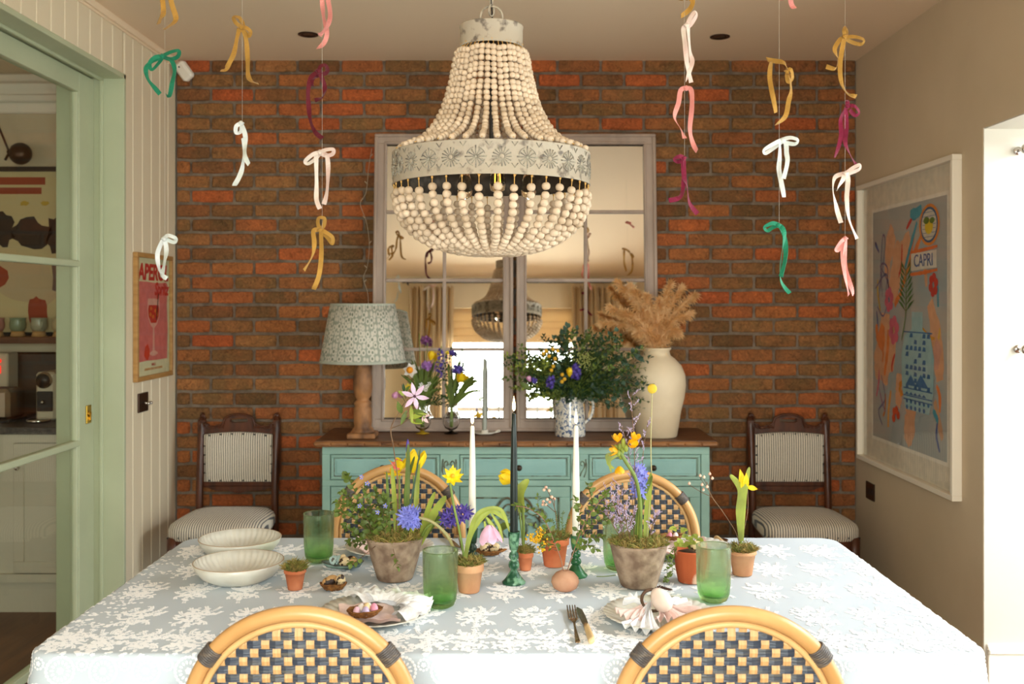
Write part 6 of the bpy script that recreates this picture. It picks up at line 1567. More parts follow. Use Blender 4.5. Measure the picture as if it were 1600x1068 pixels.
# ---- candles and holders
M_verd = mat('verdigris_glaze', rgb(26, 72, 46), .4, rgb(110, 150, 118), scale=55, detail=6, lo=.46, hi=.60, bump=.15, bscale=70)
M_dkg = mat('dark_green_glaze', rgb(28, 52, 36), .35, rgb(48, 84, 56), scale=24, lo=.45, hi=.6)
M_flame = mat('flame', (1, .75, .35, 1), .5, emit=((1.0, .72, .30, 1), 14.0))
def holder(c, label, m_, h=.135):
    k = h/.135; t = thing('candlestick', label, 'candlestick', c)
    q = MB(); q.lathe([(0, 0), (.030, 0), (.031, .003), (.024, .010), (.016, .022), (.009, .033), (.0085, .036)], c, 28); q.build('base', m_, t)
    q = MB(); q.lathe([(.0085, .036*k), (.0135, .042*k), (.0145, .048*k), (.0125, .056*k), (.0075, .060*k), (.0125, .066*k), (.0130, .072*k), (.0115, .078*k), (.007, .083*k), (.011, .088*k)], c, 24); q.build('turned_beads', m_, t)
    q = MB(); q.lathe([(.011, .088*k), (.0135, .105*k), (.0155, .132*k), (.0155, .135*k), (.0125, .135*k), (.012, .120*k), (0, .120*k)], c, 24); q.build('cup', m_, t); return t
def taper(c, z0, z1, label, m_, lit=True):
    t = thing('taper_candle', label, 'candle', c+Vector((0, 0, z0))); L_ = z1-z0
    q = MB(); q.lathe([(0, z0), (.0098, z0), (.0102, z0+.01), (.0094, z0+L_*.5), (.0074, z0+L_*.8), (.0055, z1-.004), (.003, z1-.001), (0, z1-.003)], c, 20); q.build('wax', m_, t)
    q = MB(); q.tube([c+Vector((0, 0, z1-.003)), c+Vector((.001, 0, z1+.008))], .0009, 5); q.build('wick', M_black, t)
    q = MB(); q.lathe([(0, z1+.003), (.0032, z1+.008), (.0044, z1+.015), (.0032, z1+.026), (.0013, z1+.036), (0, z1+.043)], c, 12); q.build('flame', M_flame, t)
    return t
def zat(c, py): return H-(py-VY)*c.y/F-c.z
cd = TC(803, 915, .028); holder(cd, 'mottled green turned candlestick holding the dark candle', M_verd)
taper(cd, .121, zat(cd, 644), 'tall dark green-black lit taper candle at the table centre', mat('black_green_wax', rgb(30, 38, 34), .35, spec=.4))
cl_ = TC(738, 893, .026); holder(cl_, 'dark green candlestick half hidden behind the nodding tulip', M_dkg, .112)
taper(cl_, .099, zat(cl_, 664), 'ivory lit taper candle left of the dark candle', mat('ivory_wax', rgb(236, 228, 212), .35, sss=.15))
cr_ = TC(900, 904, .028); holder(cr_, 'dark green candlestick behind the clay bud vase', mat('mid_green_glaze', rgb(32, 84, 48), .35, rgb(60, 120, 76), scale=24, lo=.45, hi=.6), .110)
taper(cr_, .098, zat(cr_, 664), 'ivory lit taper candle right of the dark candle', MATS['ivory_wax'])

# ---- green tumblers
def tumbler_material():
    m = bpy.data.materials.new('green_bubble_glass'); m.use_nodes = True; nt = m.node_tree; L = nt.links; b = nt.nodes['Principled BSDF']
    tc = nt.nodes.new('ShaderNodeTexCoord'); sx = nt.nodes.new('ShaderNodeSeparateXYZ'); L.new(tc.outputs['Object'], sx.inputs[0])
    mr = nt.nodes.new('ShaderNodeMapRange'); mr.inputs['From Min'].default_value = 0; mr.inputs['From Max'].default_value = .14; L.new(sx.outputs[2], mr.inputs[0])
    r = ramp(nt, [(0, rgb(176, 222, 160)), (.10, rgb(206, 234, 190)), (.5, rgb(230, 243, 220)), (1, rgb(234, 245, 226))]); L.new(mr.outputs[0], r.inputs[0]); L.new(r.outputs[0], b.inputs['Base Color'])
    b.inputs['Transmission Weight'].default_value = 1; b.inputs['Roughness'].default_value = .06; b.inputs['IOR'].default_value = 1.22
    n1 = N(nt, 'ShaderNodeTexNoise'); n1.inputs['Scale'].default_value = 50; n1.inputs['Detail'].default_value = 3; L.new(tc.outputs['Object'], n1.inputs['Vector']); bp_ = nt.nodes.new('ShaderNodeBump'); bp_.inputs['Strength'].default_value = .25; bp_.inputs['Distance'].default_value = .004
    L.new(n1.outputs[0], bp_.inputs['Height']); L.new(bp_.outputs[0], b.inputs['Normal'])
    tr = N(nt, 'ShaderNodeBsdfTransparent'); L.new(r.outputs[0], tr.inputs[0]); mx = nt.nodes.new('ShaderNodeMixShader'); mx.inputs[0].default_value = .45
    L.new(b.outputs[0], mx.inputs[1]); L.new(tr.outputs[0], mx.inputs[2]); L.new(mx.outputs[0], nt.nodes['Material Output'].inputs[0])
    return m
M_tum = tumbler_material()
tprof = [(0, 0), (.024, 0), (.033, .005), (.0385, .018), (.0415, .045), (.0425, .09), (.0430, .135), (.0425, .1365), (.0412, .135), (.0405, .09), (.0392, .045), (.036, .022), (.028, .014), (0, .012)]
tum0 = None
for (px, py, lb) in ((498, 881, 'green bubble-glass tumbler beside the left plate, behind the feather dish'), (688, 953, 'green bubble-glass tumbler front of the buff pot, left of centre'), (1115, 944, 'green bubble-glass tumbler in front of the limed pot on the right'), (966, 893, 'green bubble-glass tumbler mostly hidden behind the right large mossy pot')):
    c = TC(px, py, .030)
    t = thing('glass_tumbler', lb, 'glass', c, 0, 'green bubble-glass tumblers on the lace cloth')
    if tum0 is None:
        q = MB(); q.lathe(tprof, (0, 0, 0), 44); o = q.build('glass_body', M_tum, t, local=True)
        q = MB(); q.tube([(.0422*math.cos(2*PI*k/44), .0422*math.sin(2*PI*k/44), .1360) for k in range(44)], .0014, 8, closed=True); o2 = q.build('rim', M_tum, t, local=True); tum0 = (o, o2)
    else:
        for s_ in tum0: o = bpy.data.objects.new(s_.name.split('.')[0], s_.data); COL.objects.link(o); o.parent = t

# ---- bowls and plates
M_bowl = mat('grey_cream_glaze', rgb(216, 212, 200), .3, rgb(204, 198, 184), scale=16)
M_rimc = mat('bare_clay_rim', rgb(176, 148, 116), .6)
def ribs(n_, z_in):
    return n_
def bowl(cx_, Yc, z0, label):
    c = Vector((cx_, Yc, z0)); t = thing('bowl', label, 'bowl', c)
    prof = [(0, 0), (.070, 0), (.074, .002), (.096, .014), (.1125, .034), (.1175, .050), (.1150, .0510), (.1095, .034), (.092, .016), (.066, .008), (0, .007)]
    nr_ = 40
    def md(i, a, r_, z):
        s_ = abs(math.sin(a*nr_/2)); 
        if 6 < i < 10: return (r_-.0042*s_+.002, z+.0016*s_)
        if i in (5, 6): return (r_*(1+.003*math.cos(a*nr_)), z)
        return (r_, z)
    q = MB(); q.lathe(prof, c, 160, mod=md); q.build('body', M_bowl, t)
    q = MB(); q.tube([(c.x+.1163*math.cos(2*PI*k/80), c.y+.1163*math.sin(2*PI*k/80), c.z+.0505) for k in range(80)], .0012, 6, closed=True); q.build('rim', M_rimc, t)
bowl(-.732, 2.635, TT, 'grey-cream ribbed pasta bowl nearer the camera on the left of the table')
bowl(-.800, 2.895, TT, 'grey-cream ribbed pasta bowl further back on the left of the table')
def plate_(cx_, Yc, label, R_=.128):
    c = Vector((cx_, Yc, TT)); t = thing('plate', label, 'plate', c)
    prof = [(0, 0), (.075, 0), (.080, .002), (.105, .010), (R_, .019), (R_-.001, .0215), (.103, .0135), (.078, .006), (0, .0055)]
    nr_ = 34
    def md(i, a, r_, z):
        s_ = abs(math.sin(a*nr_/2)); sc_ = 1+.022*(s_-.4) if r_ > .1 else 1
        if 5 <= i <= 7: return (r_*sc_, z-.0016*(1-s_)*(r_ > .077))
        return (r_*sc_, z)
    q = MB(); q.lathe(prof, c, 204, mod=md); q.build('body', M_bowl, t); return c
pl1 = plate_((587-VX)*2.32/F, 2.32, 'grey-cream scalloped plate in front left under a white ruffled napkin')
pl2 = plate_((1030-VX)*2.30/F, 2.30, 'grey-cream scalloped plate in front right under a knotted pink napkin')
pl3 = plate_((609-VX)*2.93/F, 2.93, 'grey-cream scalloped plate behind the left large mossy pot')
pl4 = plate_((1075-VX)*2.92/F, 2.92, 'grey-cream scalloped plate behind the clover pot')
# napkins -----------------------------------------------------------------
M_npink = mat('blush_linen', rgb(244, 216, 206), .85, rgb(238, 206, 196), scale=12, bump=.3, bscale=90, sheen=.2, translucent=.15)
M_nwhite = mat('white_lace_linen', rgb(252, 250, 250), .85, bump=.4, bscale=140, sheen=.2, translucent=.2)
def platez(d): return .006+.0155*max(0, min(1, (d-.078)/.05))
def sheet(name, m_, par, fn, nu, nv, th=.0012, label=None):
    vs = []
    for i in range(nu+1):
        for j in range(nv+1): vs.append(fn(i/nu, j/nv))
    q = MB(); S_ = len(vs); vs2 = [(v[0], v[1], v[2]+th) for v in vs]
    fs = []
    for i in range(nu):
        for j in range(nv):
            a = i*(nv+1)+j; fs.append((a, a+nv+1, a+nv+2, a+1)[::-1]); fs.append((S_+a, S_+a+nv+1, S_+a+nv+2, S_+a+1))
    q.add([tuple(v) for v in vs]+vs2, fs); return q.build(name, m_, par, label)
n1_ = thing('napkin', 'blush napkin with wide white ruffled frill on the front left plate', 'napkin', pl1+Vector((-.0, 0, .01)))
o1 = pl1+Vector((-.005, -.005, .0))
def f1(u, v):   # folded pink square
    x = -.075+.125*u; y = -.105+.165*v; a = .25; X, Y = x*math.cos(a)-y*math.sin(a), x*math.sin(a)+y*math.cos(a)
    return (o1.x+X, o1.y+Y, TT+.010+.020*max(0, math.hypot(X, Y)-.08)/.05+.010*math.sin(PI*u)*.5+.002*math.sin(14*v+3*u)+.002*math.sin(17*u))
sheet('folded_cloth', M_npink, n1_, f1, 26, 26, .003)
def f2(u, v):   # ruffle round back and right
    a = 2.45-3.35*u; r0 = .050+.074*v; w_ = math.sin(u*62+math.sin(u*9)*2)*(.3+v)
    x = .012+math.cos(a)*(r0+.003*w_); y = .012+math.sin(a)*(r0*1.02+.003*w_)
    return (o1.x+x, o1.y+y, TT+.016+.020*math.sin(PI*min(1, v*1.1))+.0075*w_*v+.020*max(0, v-.6)+.004*math.sin(u*11))
sheet('ruffle', M_nwhite, n1_, f2, 190, 10, .001)
def f2b(u, v):
    a = 2.3-2.9*u; r0 = .034+.050*v; w_ = math.sin(u*55+1+math.sin(u*7)*2)*(.3+v)
    return (o1.x+.02+math.cos(a)*(r0+.003*w_), o1.y+.018+math.sin(a)*(r0+.003*w_), TT+.026+.012*math.sin(PI*v)+.005*w_*v)
sheet('ruffle', M_nwhite, n1_, f2b, 150, 8, .001)
# nest with candy eggs
M_nest = mat('nest_fibre', rgb(150, 98, 44), .85, rgb(108, 66, 30), scale=90, rand=.2)
def nest(c, rx, ry, h, label, name='nest', rot=0.0, tips=0):
    t = thing(name, label, 'nest', c, 0); q = MB(); rr = random.Random(int(c.x*9999)); M_ = Matrix.Translation(c) @ Matrix.Rotation(rot, 4, 'Z')
    q.lathe([(0, .002), (.45, .001), (.8, h*.4), (1, h), (.88, h), (.68, h*.5), (.3, .005), (0, .005)], (0, 0, 0), 30, mod=lambda i, a, r_, z: (r_*1, z), M=M_ @ Matrix.Diagonal((rx*.97, ry*.97, 1, 1)))
    for k in range(60):
        zz = rr.uniform(.1, 1.04); s_ = .50+.5*min(1, zz)**.7; a0 = rr.uniform(0, 6.3); ln = rr.uniform(.8, 2.6); pts = []
        for j in range(8):
            a = a0+ln*j/7; pts.append((rx*s_*math.cos(a)*1.01, ry*s_*math.sin(a)*1.01, h*zz+.0015*math.sin(j*1.7+k)))
        q.tube(pts, .0011, 4, M=M_)
    for s_ in range(tips): 
        sg = 1 if s_ else -1; q.tube([(sg*rx*.85, 0, h*.8), (sg*rx*1.12, 0, h*1.05), (sg*rx*1.3, 0, h*1.15)], [.006, .004, .001], 6, M=M_)
    q.build('woven_fibre', M_nest, t, kind=None); return t
def egg(c, L_, R_, m_, label, axis=(0, 0, 1), group=None, name='egg', cat='egg'):
    q = MB(); ax = Vector(axis).normalized(); Mq = ax.to_track_quat('Z', 'Y').to_matrix().to_4x4()
    q.ell(c, (R_, R_, L_), 18, 12, 0, Mq, lambda v: Vector((v.x*(1-.14*v.z), v.y*(1-.14*v.z), v.z)))
    return solo(name, q, m_, label, cat, group)
nc = o1+Vector((-.012, -.048, .020)); nest(nc, .042, .030, .016, 'oval woven fibre nest holding pastel candy eggs on the front left napkin', rot=.5)
for (dx, dy, dz, c, nm) in ((-.017, -.010, .013, (232, 190, 206), 'pale pink candy egg at the left of the nest'), (-.010, .006, .015, (240, 232, 226), 'white speckled candy egg at the back left of the nest'), (.006, .010, .016, (238, 228, 222), 'white candy egg at the back middle of the nest'), (.004, -.001, .019, (232, 200, 150), 'peach candy egg in the middle of the nest'), (.004, -.016, .015, (196, 176, 206), 'lilac candy egg at the front of the nest'), (.021, .000, .018, (226, 150, 170), 'rose pink candy egg at the right of the nest')):
    egg(nc+Vector((dx, dy, dz)), .0115, .0088, mat('candy_%d_%d' % (c[1], c[2]), rgb(*c), .35), nm, (rnd.uniform(-.3, .3), .5, 1), 'candy eggs in the nest on the napkin')
# right knotted napkin
n2_ = thing('napkin', 'blush napkin with white lace edge knotted in a ring on the front right plate', 'napkin', pl2+Vector((0, 0, .01)))
kc = Vector(((1020-VX)*2.29/F, 2.29, TT+.030))
def fan(name, m_, c, a0, a1, r0, r1, z0, z1, folds, amp, nu=60, nv=14, ph=0.0):
    def f(u, v):
        a = a0+(a1-a0)*u; spread = .25+.75*v; aa = (a0+a1)/2+(a-(a0+a1)/2)*spread; r_ = r0+(r1-r0)*v
        w_ = math.sin(u*folds*2*PI+ph)
        return (c.x+r_*math.cos(aa), c.y+r_*math.sin(aa), z0+(z1-z0)*v**1.2+amp*w_*(.25+v*.9)+.004*math.sin(v*7+u*5))
    return sheet(name, m_, n2_, f, nu, nv, .0012)
fan('pink_fold', M_npink, kc, PI*1.02, PI*1.40, .004, .088, TT+.040, TT+.026, 5, .005)
fan('pink_fold', M_npink, kc+Vector((.004, 0, .002)), PI*1.45, PI*1.95, .004, .070, TT+.038, TT+.022, 6, .006)
fan('lace_fold', M_nwhite, kc+Vector((-.004, 0, .004)), PI*1.25, PI*1.52, .004, .112, TT+.044, TT+.014, 4, .006, ph=1)
fan('lace_fold', M_nwhite, kc+Vector((.01, 0, .004)), PI*.02, PI*.42, .01, .082, TT+.036, TT+.034, 4, .005)
fan('lace_fold', M_nwhite, kc+Vector((-.006, .008, .002)), PI*.62, PI*1.0, .006, .062, TT+.036, TT+.040, 3, .006, ph=2)
fan('pink_fold', M_npink, kc+Vector((.01, -.004, .0)), PI*-.10, PI*.10, .01, .10, TT+.034, TT+.026, 3, .006)
q = MB(); q.tube(spline([kc+Vector((.026*math.cos(a), .016*math.sin(a)-.004, .016+.020*math.sin(a)+.004)) for a in [k*2*PI/10 for k in range(10)]], 4, closed=True), .0038, 6, closed=True); q.build('napkin_ring', mat('twig_ring', rgb(90, 66, 48), .8), n2_, 'dark twig napkin ring')
egg(kc+Vector((.016, -.022, .026)), .030, .0225, mat('blown_egg', rgb(236, 216, 202), .5, rgb(228, 204, 188), scale=30), 'large pale pink-white decorative egg resting on the knotted napkin', (-.55, .35, .8))
q = MB(); ec = kc+Vector((.010, -.012, .052))
for k in range(9): q.leaf(ec+Vector((-.012+.004*k, 0, -.001-abs(k-3)*.001)), ec+Vector((-.010+.0055*k, -.008, .006-abs(k-3)*.002)), .006, (0, -1, 1), 0, 2)
solo('feather_sprig', q, mat('brown_feather', rgb(76, 52, 40), .8), 'small brown feather sprig tucked over the decorative egg', 'feather')
# rear napkins (pink folded, seen beside the pots)
for (pc, lb, sx_) in ((pl3, 'blush folded napkin on the plate behind the left large mossy pot', 1), (pl4, 'blush folded napkin on the plate behind the clover pot', 1)):
    nn = thing('napkin', lb, 'napkin', pc+Vector((0, 0, .01)))
    ox = -.0 if pc is pl3 else -.045
    def f3(u, v, pc=pc, ox=ox): 
        x = -.095+.19*u; y = -.07+.12*v; return (pc.x+ox+x, pc.y+y, TT+.012+.022*math.sin(PI*v)*(.6+.4*math.cos(x*20))+.018*max(0, abs(x+ox*0)-.05)/.05+.004*math.sin(u*23+v*4))
    sheet('folded_cloth', M_npink, nn, f3, 40, 20, .004)
nr_c = Vector(((1046-VX)*2.90/F, 2.90-.03, TT+.050)); nest(nr_c, .034, .026, .014, 'small fibre nest on the rear right napkin')
egg(nr_c+Vector((-.006, -.008, .013)), .0105, .008, mat('candy_pink_rear', rgb(226, 140, 160), .4), 'pink candy egg on the rear right napkin', (.4, 0, 1), 'candy eggs on the rear napkin')
egg(nr_c+Vector((.012, -.006, .012)), .0105, .008, mat('candy_white_rear', rgb(238, 226, 220), .4), 'white candy egg on the rear right napkin', (.2, .4, 1), 'candy eggs on the rear napkin')

# ---- little dishes with quail eggs
M_quail = mat('quail_shell', rgb(222, 196, 150), .5, rgb(54, 34, 24), scale=70, detail=3, lo=.54, hi=.58)
M_quail2 = mat('quail_shell_dark', rgb(190, 148, 96), .5, rgb(44, 26, 18), scale=46, detail=4, lo=.50, hi=.55)
def qegg(c, label, group, ax=(1, .3, .2), s_=1.0, m_=None): return egg(c, .0165*s_, .0128*s_, m_ or M_quail, label, ax, group, 'quail_egg', 'egg')
n1c = T(521, 921, TT); nest(n1c, .034, .024, .018, 'brown fibre nest with two quail eggs in front of the tiny mossy pot', tips=0)
qegg(n1c+Vector((-.012, -.004, .021)), 'dark speckled quail egg at the left of the front fibre nest', 'quail eggs in the front nest', (1, .2, .4), 1.0, M_quail2)
qegg(n1c+Vector((.018, .002, .025)), 'pale speckled quail egg at the right of the front fibre nest', 'quail eggs in the front nest', (.3, -.6, 1))
qegg(n1c+Vector((-.006, .010, .023)), 'brown speckled quail egg at the back of the front fibre nest', 'quail eggs in the front nest', (.8, .4, .3), .95, M_quail2)
n2c = T(765, 866, TT); nest(n2c, .040, .026, .014, 'brown fibre nest with two quail eggs left of the centre candlestick', tips=2)
qegg(n2c+Vector((-.012, 0, .021)), 'speckled quail egg at the left of the rear fibre nest', 'quail eggs in the rear nest', (1, .3, .3), 1.05)
qegg(n2c+Vector((.014, .0, .021)), 'speckled quail egg at the right of the rear fibre nest', 'quail eggs in the rear nest', (1, -.4, .6), 1.05)
dc = T(539, 888, TT)
t = thing('shell_dish', 'blue-green leaf-shaped dish with dark rim holding quail eggs', 'dish', dc)
M_dish = mat('dish_glaze', rgb(128, 150, 140), .3, rgb(84, 104, 98), scale=30); q = MB(); n = 48
def dish_r(a): 
    c_, s_ = math.cos(a), math.sin(a); return (.052*c_*(1+.25*max(0, -c_)**3), .030*s_*(1+.05*math.sin(9*a)))
vs = []; 
for (k_, z) in ((.45, .001), (.8, .006), (1.0, .014), (.96, .015), (.75, .009), (.4, .005)):
    for k in range(n): x, y = dish_r(2*PI*k/n); vs.append((dc.x+x*k_, dc.y+y*k_, dc.z+z+(.006*abs(math.cos(2*PI*k/n))**3 if k_ > .9 else 0)))
fs = [(i*n+k, i*n+(k+1) % n, (i+1)*n+(k+1) % n, (i+1)*n+k) for i in range(5) for k in range(n)]+[tuple(range(n))[::-1], tuple(5*n+k for k in range(n))]
q.add(vs, fs); q.build('body', M_dish, t)
q = MB(); q.tube([(dc.x+dish_r(2*PI*k/n)[0]*.985, dc.y+dish_r(2*PI*k/n)[1]*.985, dc.z+.0150+.006*abs(math.cos(2*PI*k/n))**3) for k in range(n)], .0011, 5, closed=True); q.build('rim', mat('dark_rim', rgb(58, 48, 42), .5), t)
q = MB()
for k, (dx, dy) in enumerate(((-.030, -.004), (-.022, .006), (-.036, .004))): q.leaf(dc+Vector((dx, dy-.01, .012)), dc+Vector((dx+.006, dy+.012, .034)), .018, (-.4, -1, .3), .15, 4)
solo('feather', q, mat('blue_speckled_feather', rgb(176, 200, 196), .7, rgb(90, 84, 74), scale=90, lo=.58, hi=.62), 'pale blue speckled feathers tucked in the leaf-shaped dish', 'feather')
qegg(dc+Vector((-.008, .010, .024)), 'small speckled quail egg at the back of the leaf-shaped dish', 'quail eggs in the dish', (.2, .4, 1), .85)
qegg(dc+Vector((.000, -.004, .021)), 'speckled quail egg at the front of the leaf-shaped dish', 'quail eggs in the dish', (1, .2, .1))
qegg(dc+Vector((.018, .004, .022)), 'dark blotched quail egg at the right of the leaf-shaped dish', 'quail eggs in the dish', (1, -.4, .2), 1.0, M_quail2)
qegg(f_(1088, 852, -.018), 'speckled quail egg resting in the clover pot', 'quail eggs in pots', (1, .1, .2), 1.0)

# ---- cutlery
M_silver = mat('tarnished_silver', rgb(170, 150, 124), .25, rgb(120, 98, 74), scale=20, metal=1.0)
M_blade = mat('dark_steel', rgb(96, 88, 70), .22, metal=1.0)
M_bone = mat('bone_handle', rgb(226, 196, 146), .4, rgb(214, 180, 126), scale=20, stretch=(1, 1, 1))
def path_xy(p0, p1, t_, off=0, z=0):
    d = (p1-p0); u = d.normalized(); s_ = Vector((-u.y, u.x, 0)); r_ = p0+d*t_+s_*off; return Vector((r_.x, r_.y, TT+z))
p0, p1 = T(903, 1007, TT), T(892, 950, TT)
t = thing('fork', 'tarnished silver fork in front of the clay bud vase', 'fork', p0)
q = MB(); hl = [(0, .0055, .0045), (.06, .006, .0045), (.2, .0045, .004), (.35, .0028, .005), (.50, .0028, .0065), (.56, .006, .006), (.62, .0105, .004), (.66, .0110, .0035)]
vs = []
for (u, w_, z) in hl:
    for o_, dz in ((-w_, 0), (-w_*.6, .0012), (w_*.6, .0012), (w_, 0), (w_*.6, -.001), (-w_*.6, -.001)): vs.append(path_xy(p0, p1, u, o_, z+dz))
q.add([tuple(v) for v in vs], [(6*i+k, 6*i+(k+1) % 6, 6*i+6+(k+1) % 6, 6*i+6+k) for i in range(len(hl)-1) for k in range(6)]+[(5, 4, 3, 2, 1, 0), tuple(6*(len(hl)-1)+k for k in range(6))])
q.build('handle', M_silver, t)
for o_ in (-.0092, -.0031, .0031, .0092):
    q = MB(); q.tube(spline([path_xy(p0, p1, .64, o_, .0042), path_xy(p0, p1, .75, o_, .0030), path_xy(p0, p1, .9, o_, .0045), path_xy(p0, p1, 1.0, o_, .0085)], 4), [.0018]*9+[.0015]*3+[.0008], 6); q.build('tine', M_silver, t)
def knife(p0, p1, label, hb=.42, w_=.0095):
    t = thing('knife', label, 'knife', p0); q = MB(); q.tube([path_xy(p0, p1, hb*k/8, 0, .0062) for k in range(9)], [.0072, .0088, .0086, .0084, .0082, .008, .0078, .0074, .0068], 10, flat=.65); q.build('handle', M_bone, t, 'bone handle')
    q = MB(); q.tube([path_xy(p0, p1, hb, 0, .0062), path_xy(p0, p1, hb+.04, 0, .006)], [.0072, .0055], 10); q.build('bolster', M_silver, t)
    vs = []; st = [(hb+.04, -.0055, .0055), (hb+.1, -.0070, .007), (hb+.3, -.0070, .0090), (.92, -.0045, w_), (.98, .002, w_*.8), (1.0, .0055, w_*.55)]
    for (u, a, b_2) in st: vs += [path_xy(p0, p1, u, a, .0052), path_xy(p0, p1, u, b_2, .0052), path_xy(p0, p1, u, b_2, .0042), path_xy(p0, p1, u, a, .0042)]
    q = MB(); q.add([tuple(v) for v in vs], [(4*i+k, 4*i+(k+1) % 4, 4*i+4+(k+1) % 4, 4*i+4+k) for i in range(5) for k in range(4)]+[(3, 2, 1, 0), (20, 21, 22, 23)], False); q.build('blade', M_blade, t)
knife(T(925, 1006, TT), T(905, 951, TT), 'dark bladed knife with pale bone handle right of the fork')
knife(T(1118, 842, TT), T(1146, 864, TT), 'bone handled knife beside the plate behind the clover pot')
knife(T(694, 836, TT), T(716, 858, TT), 'bone handled knife behind the buff pot, left of the ivory candle')
def spoon(p0, p1, label):
    t = thing('spoon', label, 'spoon', p0); q = MB(); q.tube(spline([path_xy(p0, p1, 0, 0, .004), path_xy(p0, p1, .4, 0, .0055), path_xy(p0, p1, .72, 0, .006)], 4), [.0035]*4+[.002]*5, 6); q.build('handle', M_silver, t)
    q = MB(); c = path_xy(p0, p1, .86, 0, .0065); a = math.atan2((p1-p0).y, (p1-p0).x); q.ell(c, (.019, .0125, .005), 16, 8, 0, Matrix.Rotation(a, 4, 'Z'), lambda v: Vector((v.x, v.y, v.z if v.z < 0 else -.3*(1-v.x*v.x-v.y*v.y)))); q.build('spoon_bowl', M_silver, t)
spoon(T(1152, 862, TT), T(1128, 843, TT), 'small silver spoon beside the bone handled knife on the right')
spoon(T(722, 860, TT), T(714, 836, TT), 'small silver spoon behind the buff pot')
# fallen stem on the cloth
q = MB(); q.tube(spline([T(932, 900, TT+.002), T(945, 900, TT+.003), T(962, 898, TT+.002)], 4), .0013, 5); solo('fallen_stem', q, M_stem, 'thin green stem lying on the cloth left of the right large pot', 'stem')

# ================================================================ PICTURES
def text(s, size, M_, m_, parent, name='lettering', squeeze=1.0, shear=0.0, bold=.0):
    c = bpy.data.curves.new('t', 'FONT'); c.body = s; c.size = size; c.align_x = 'CENTER'; c.align_y = 'CENTER'; c.extrude = .0006; c.offset = bold; c.shear = shear; c.resolution_u = 3
    o = bpy.data.objects.new('t', c); COL.objects.link(o); dg = bpy.context.evaluated_depsgraph_get(); me = bpy.data.meshes.new_from_object(o.evaluated_get(dg))
    bpy.data.objects.remove(o); me.transform(M_ @ Matrix.Diagonal((squeeze, 1, 1, 1))); me.materials.clear(); me.materials.append(m_)
    q = bpy.data.objects.new(name, me); COL.objects.link(q); q.data.transform(wmat(parent).inverted()); q.parent = parent; return q
ink = {}
def I(r, g, b): 
    k = 'ink_%d_%d_%d' % (r, g, b); return mat(k, rgb(r, g, b), .7, rgb(min(255, r+14), min(255, g+12), min(255, b+10)), scale=26)
# pink drinks poster on the left wall: plane x = XL, u runs along +Y .. seen from the room, left = small Y
def pic(x, y0, y1, z0, z1, side, fr, dp, m_fr, label, name='framed_poster'):
    """side=+1: faces +X (left wall). returns thing and map(u,v,layer)"""
    t = thing(name, label, 'picture', (x, (y0+y1)/2, z0))
    for (a, b, c, d) in ((y0, y1, z1-fr, z1), (y0, y1, z0, z0+fr), (y0, y0+fr, z0+fr, z1-fr), (y1-fr, y1, z0+fr, z1-fr)):
        q = MB(); q.bx(x, x+side*dp, a, b, c, d, 0, .002); q.build('frame_rail', m_fr, t)
    A0, A1, Z0, Z1 = y0+fr, y1-fr, z0+fr, z1-fr
    def mp(u, v, l_=0): 
        yy_ = A0+(A1-A0)*u if side > 0 else A1-(A1-A0)*u
        return (x+side*(.008+.0004*l_), yy_, Z0+(Z1-Z0)*v)
    return t, mp, (A0, A1, Z0, Z1)
def shp(q, mp, pts, l_, mi=0):
    vs = [mp(u, v, l_) for u, v in pts]; q.add(vs, [tuple(range(len(vs)))], False, mi)
def oval(cx_, cy_, rx, ry, n=22, w_=0, seed=0): 
    r = random.Random(seed); return [(cx_+rx*(1+r.uniform(-w_, w_))*math.cos(2*PI*k/n), cy_+ry*(1+r.uniform(-w_, w_))*math.sin(2*PI*k/n)) for k in range(n)]
t, mp, R4 = pic(XL, 4.585, 5.065, 1.120, 1.722, 1, .022, .022, mat('oak_frame', rgb(190, 144, 84), .5, rgb(170, 124, 68), scale=8, stretch=(1, 1, 6)), 'pink drinks poster of a tall glass in oak frame on boarded wall')
q = MB(); shp(q, mp, [(0, 0), (1, 0), (1, 1), (0, 1)], 0); q.build('paper', I(232, 214, 180), t)
q = MB(); shp(q, mp, [(.06, .12), (.30, .125), (.60, .12), (.93, .12), (.95, .4), (.92, .6), (.95, .78), (.90, .80), (.60, .79), (.3, .80), (.07, .80), (.05, .6), (.07, .4)], 1); q.build('pink_ground', I(226, 112, 112), t)
Mtx = lambda u, v, l_: Matrix.Translation(mp(u, v, l_)) @ Matrix(((0, 0, 1, 0), (1, 0, 0, 0), (0, 1, 0, 0), (0, 0, 0, 1)))
text('APEROL', .105, Mtx(.50, .875, 3), I(206, 30, 34), t, squeeze=1.05, bold=.004, shear=.15)
text('Spritz', .085, Mtx(.74, .735, 3), I(206, 30, 34), t, squeeze=.95, bold=.003, shear=.3)
text('SPRITZ', .018, Mtx(.5, .085, 3), I(190, 90, 80), t); text('APERITIVO DOLCE VITA SUMMER', .016, Mtx(.5, .05, 3), I(206, 140, 90), t)
q = MB(); pr = [(.035, 0), (.13, .02), (.13, .03), (.03, .06), (.02, .30), (.10, .34), (.17, .42), (.19, .50), (.17, .62)]
gl = [(.5+a, .17+b*.75) for a, b in pr]; gr_ = [(.5-a, .17+b*.75) for a, b in pr[::-1]]
for i in range(len(pr)-1): shp(q, mp, [(.5-pr[i][0], .16+pr[i][1]*.8), (.5+pr[i][0], .16+pr[i][1]*.8), (.5+pr[i+1][0], .16+pr[i+1][1]*.8), (.5-pr[i+1][0], .16+pr[i+1][1]*.8)], 3)
q.build('glass_shape', I(236, 168, 156), t)
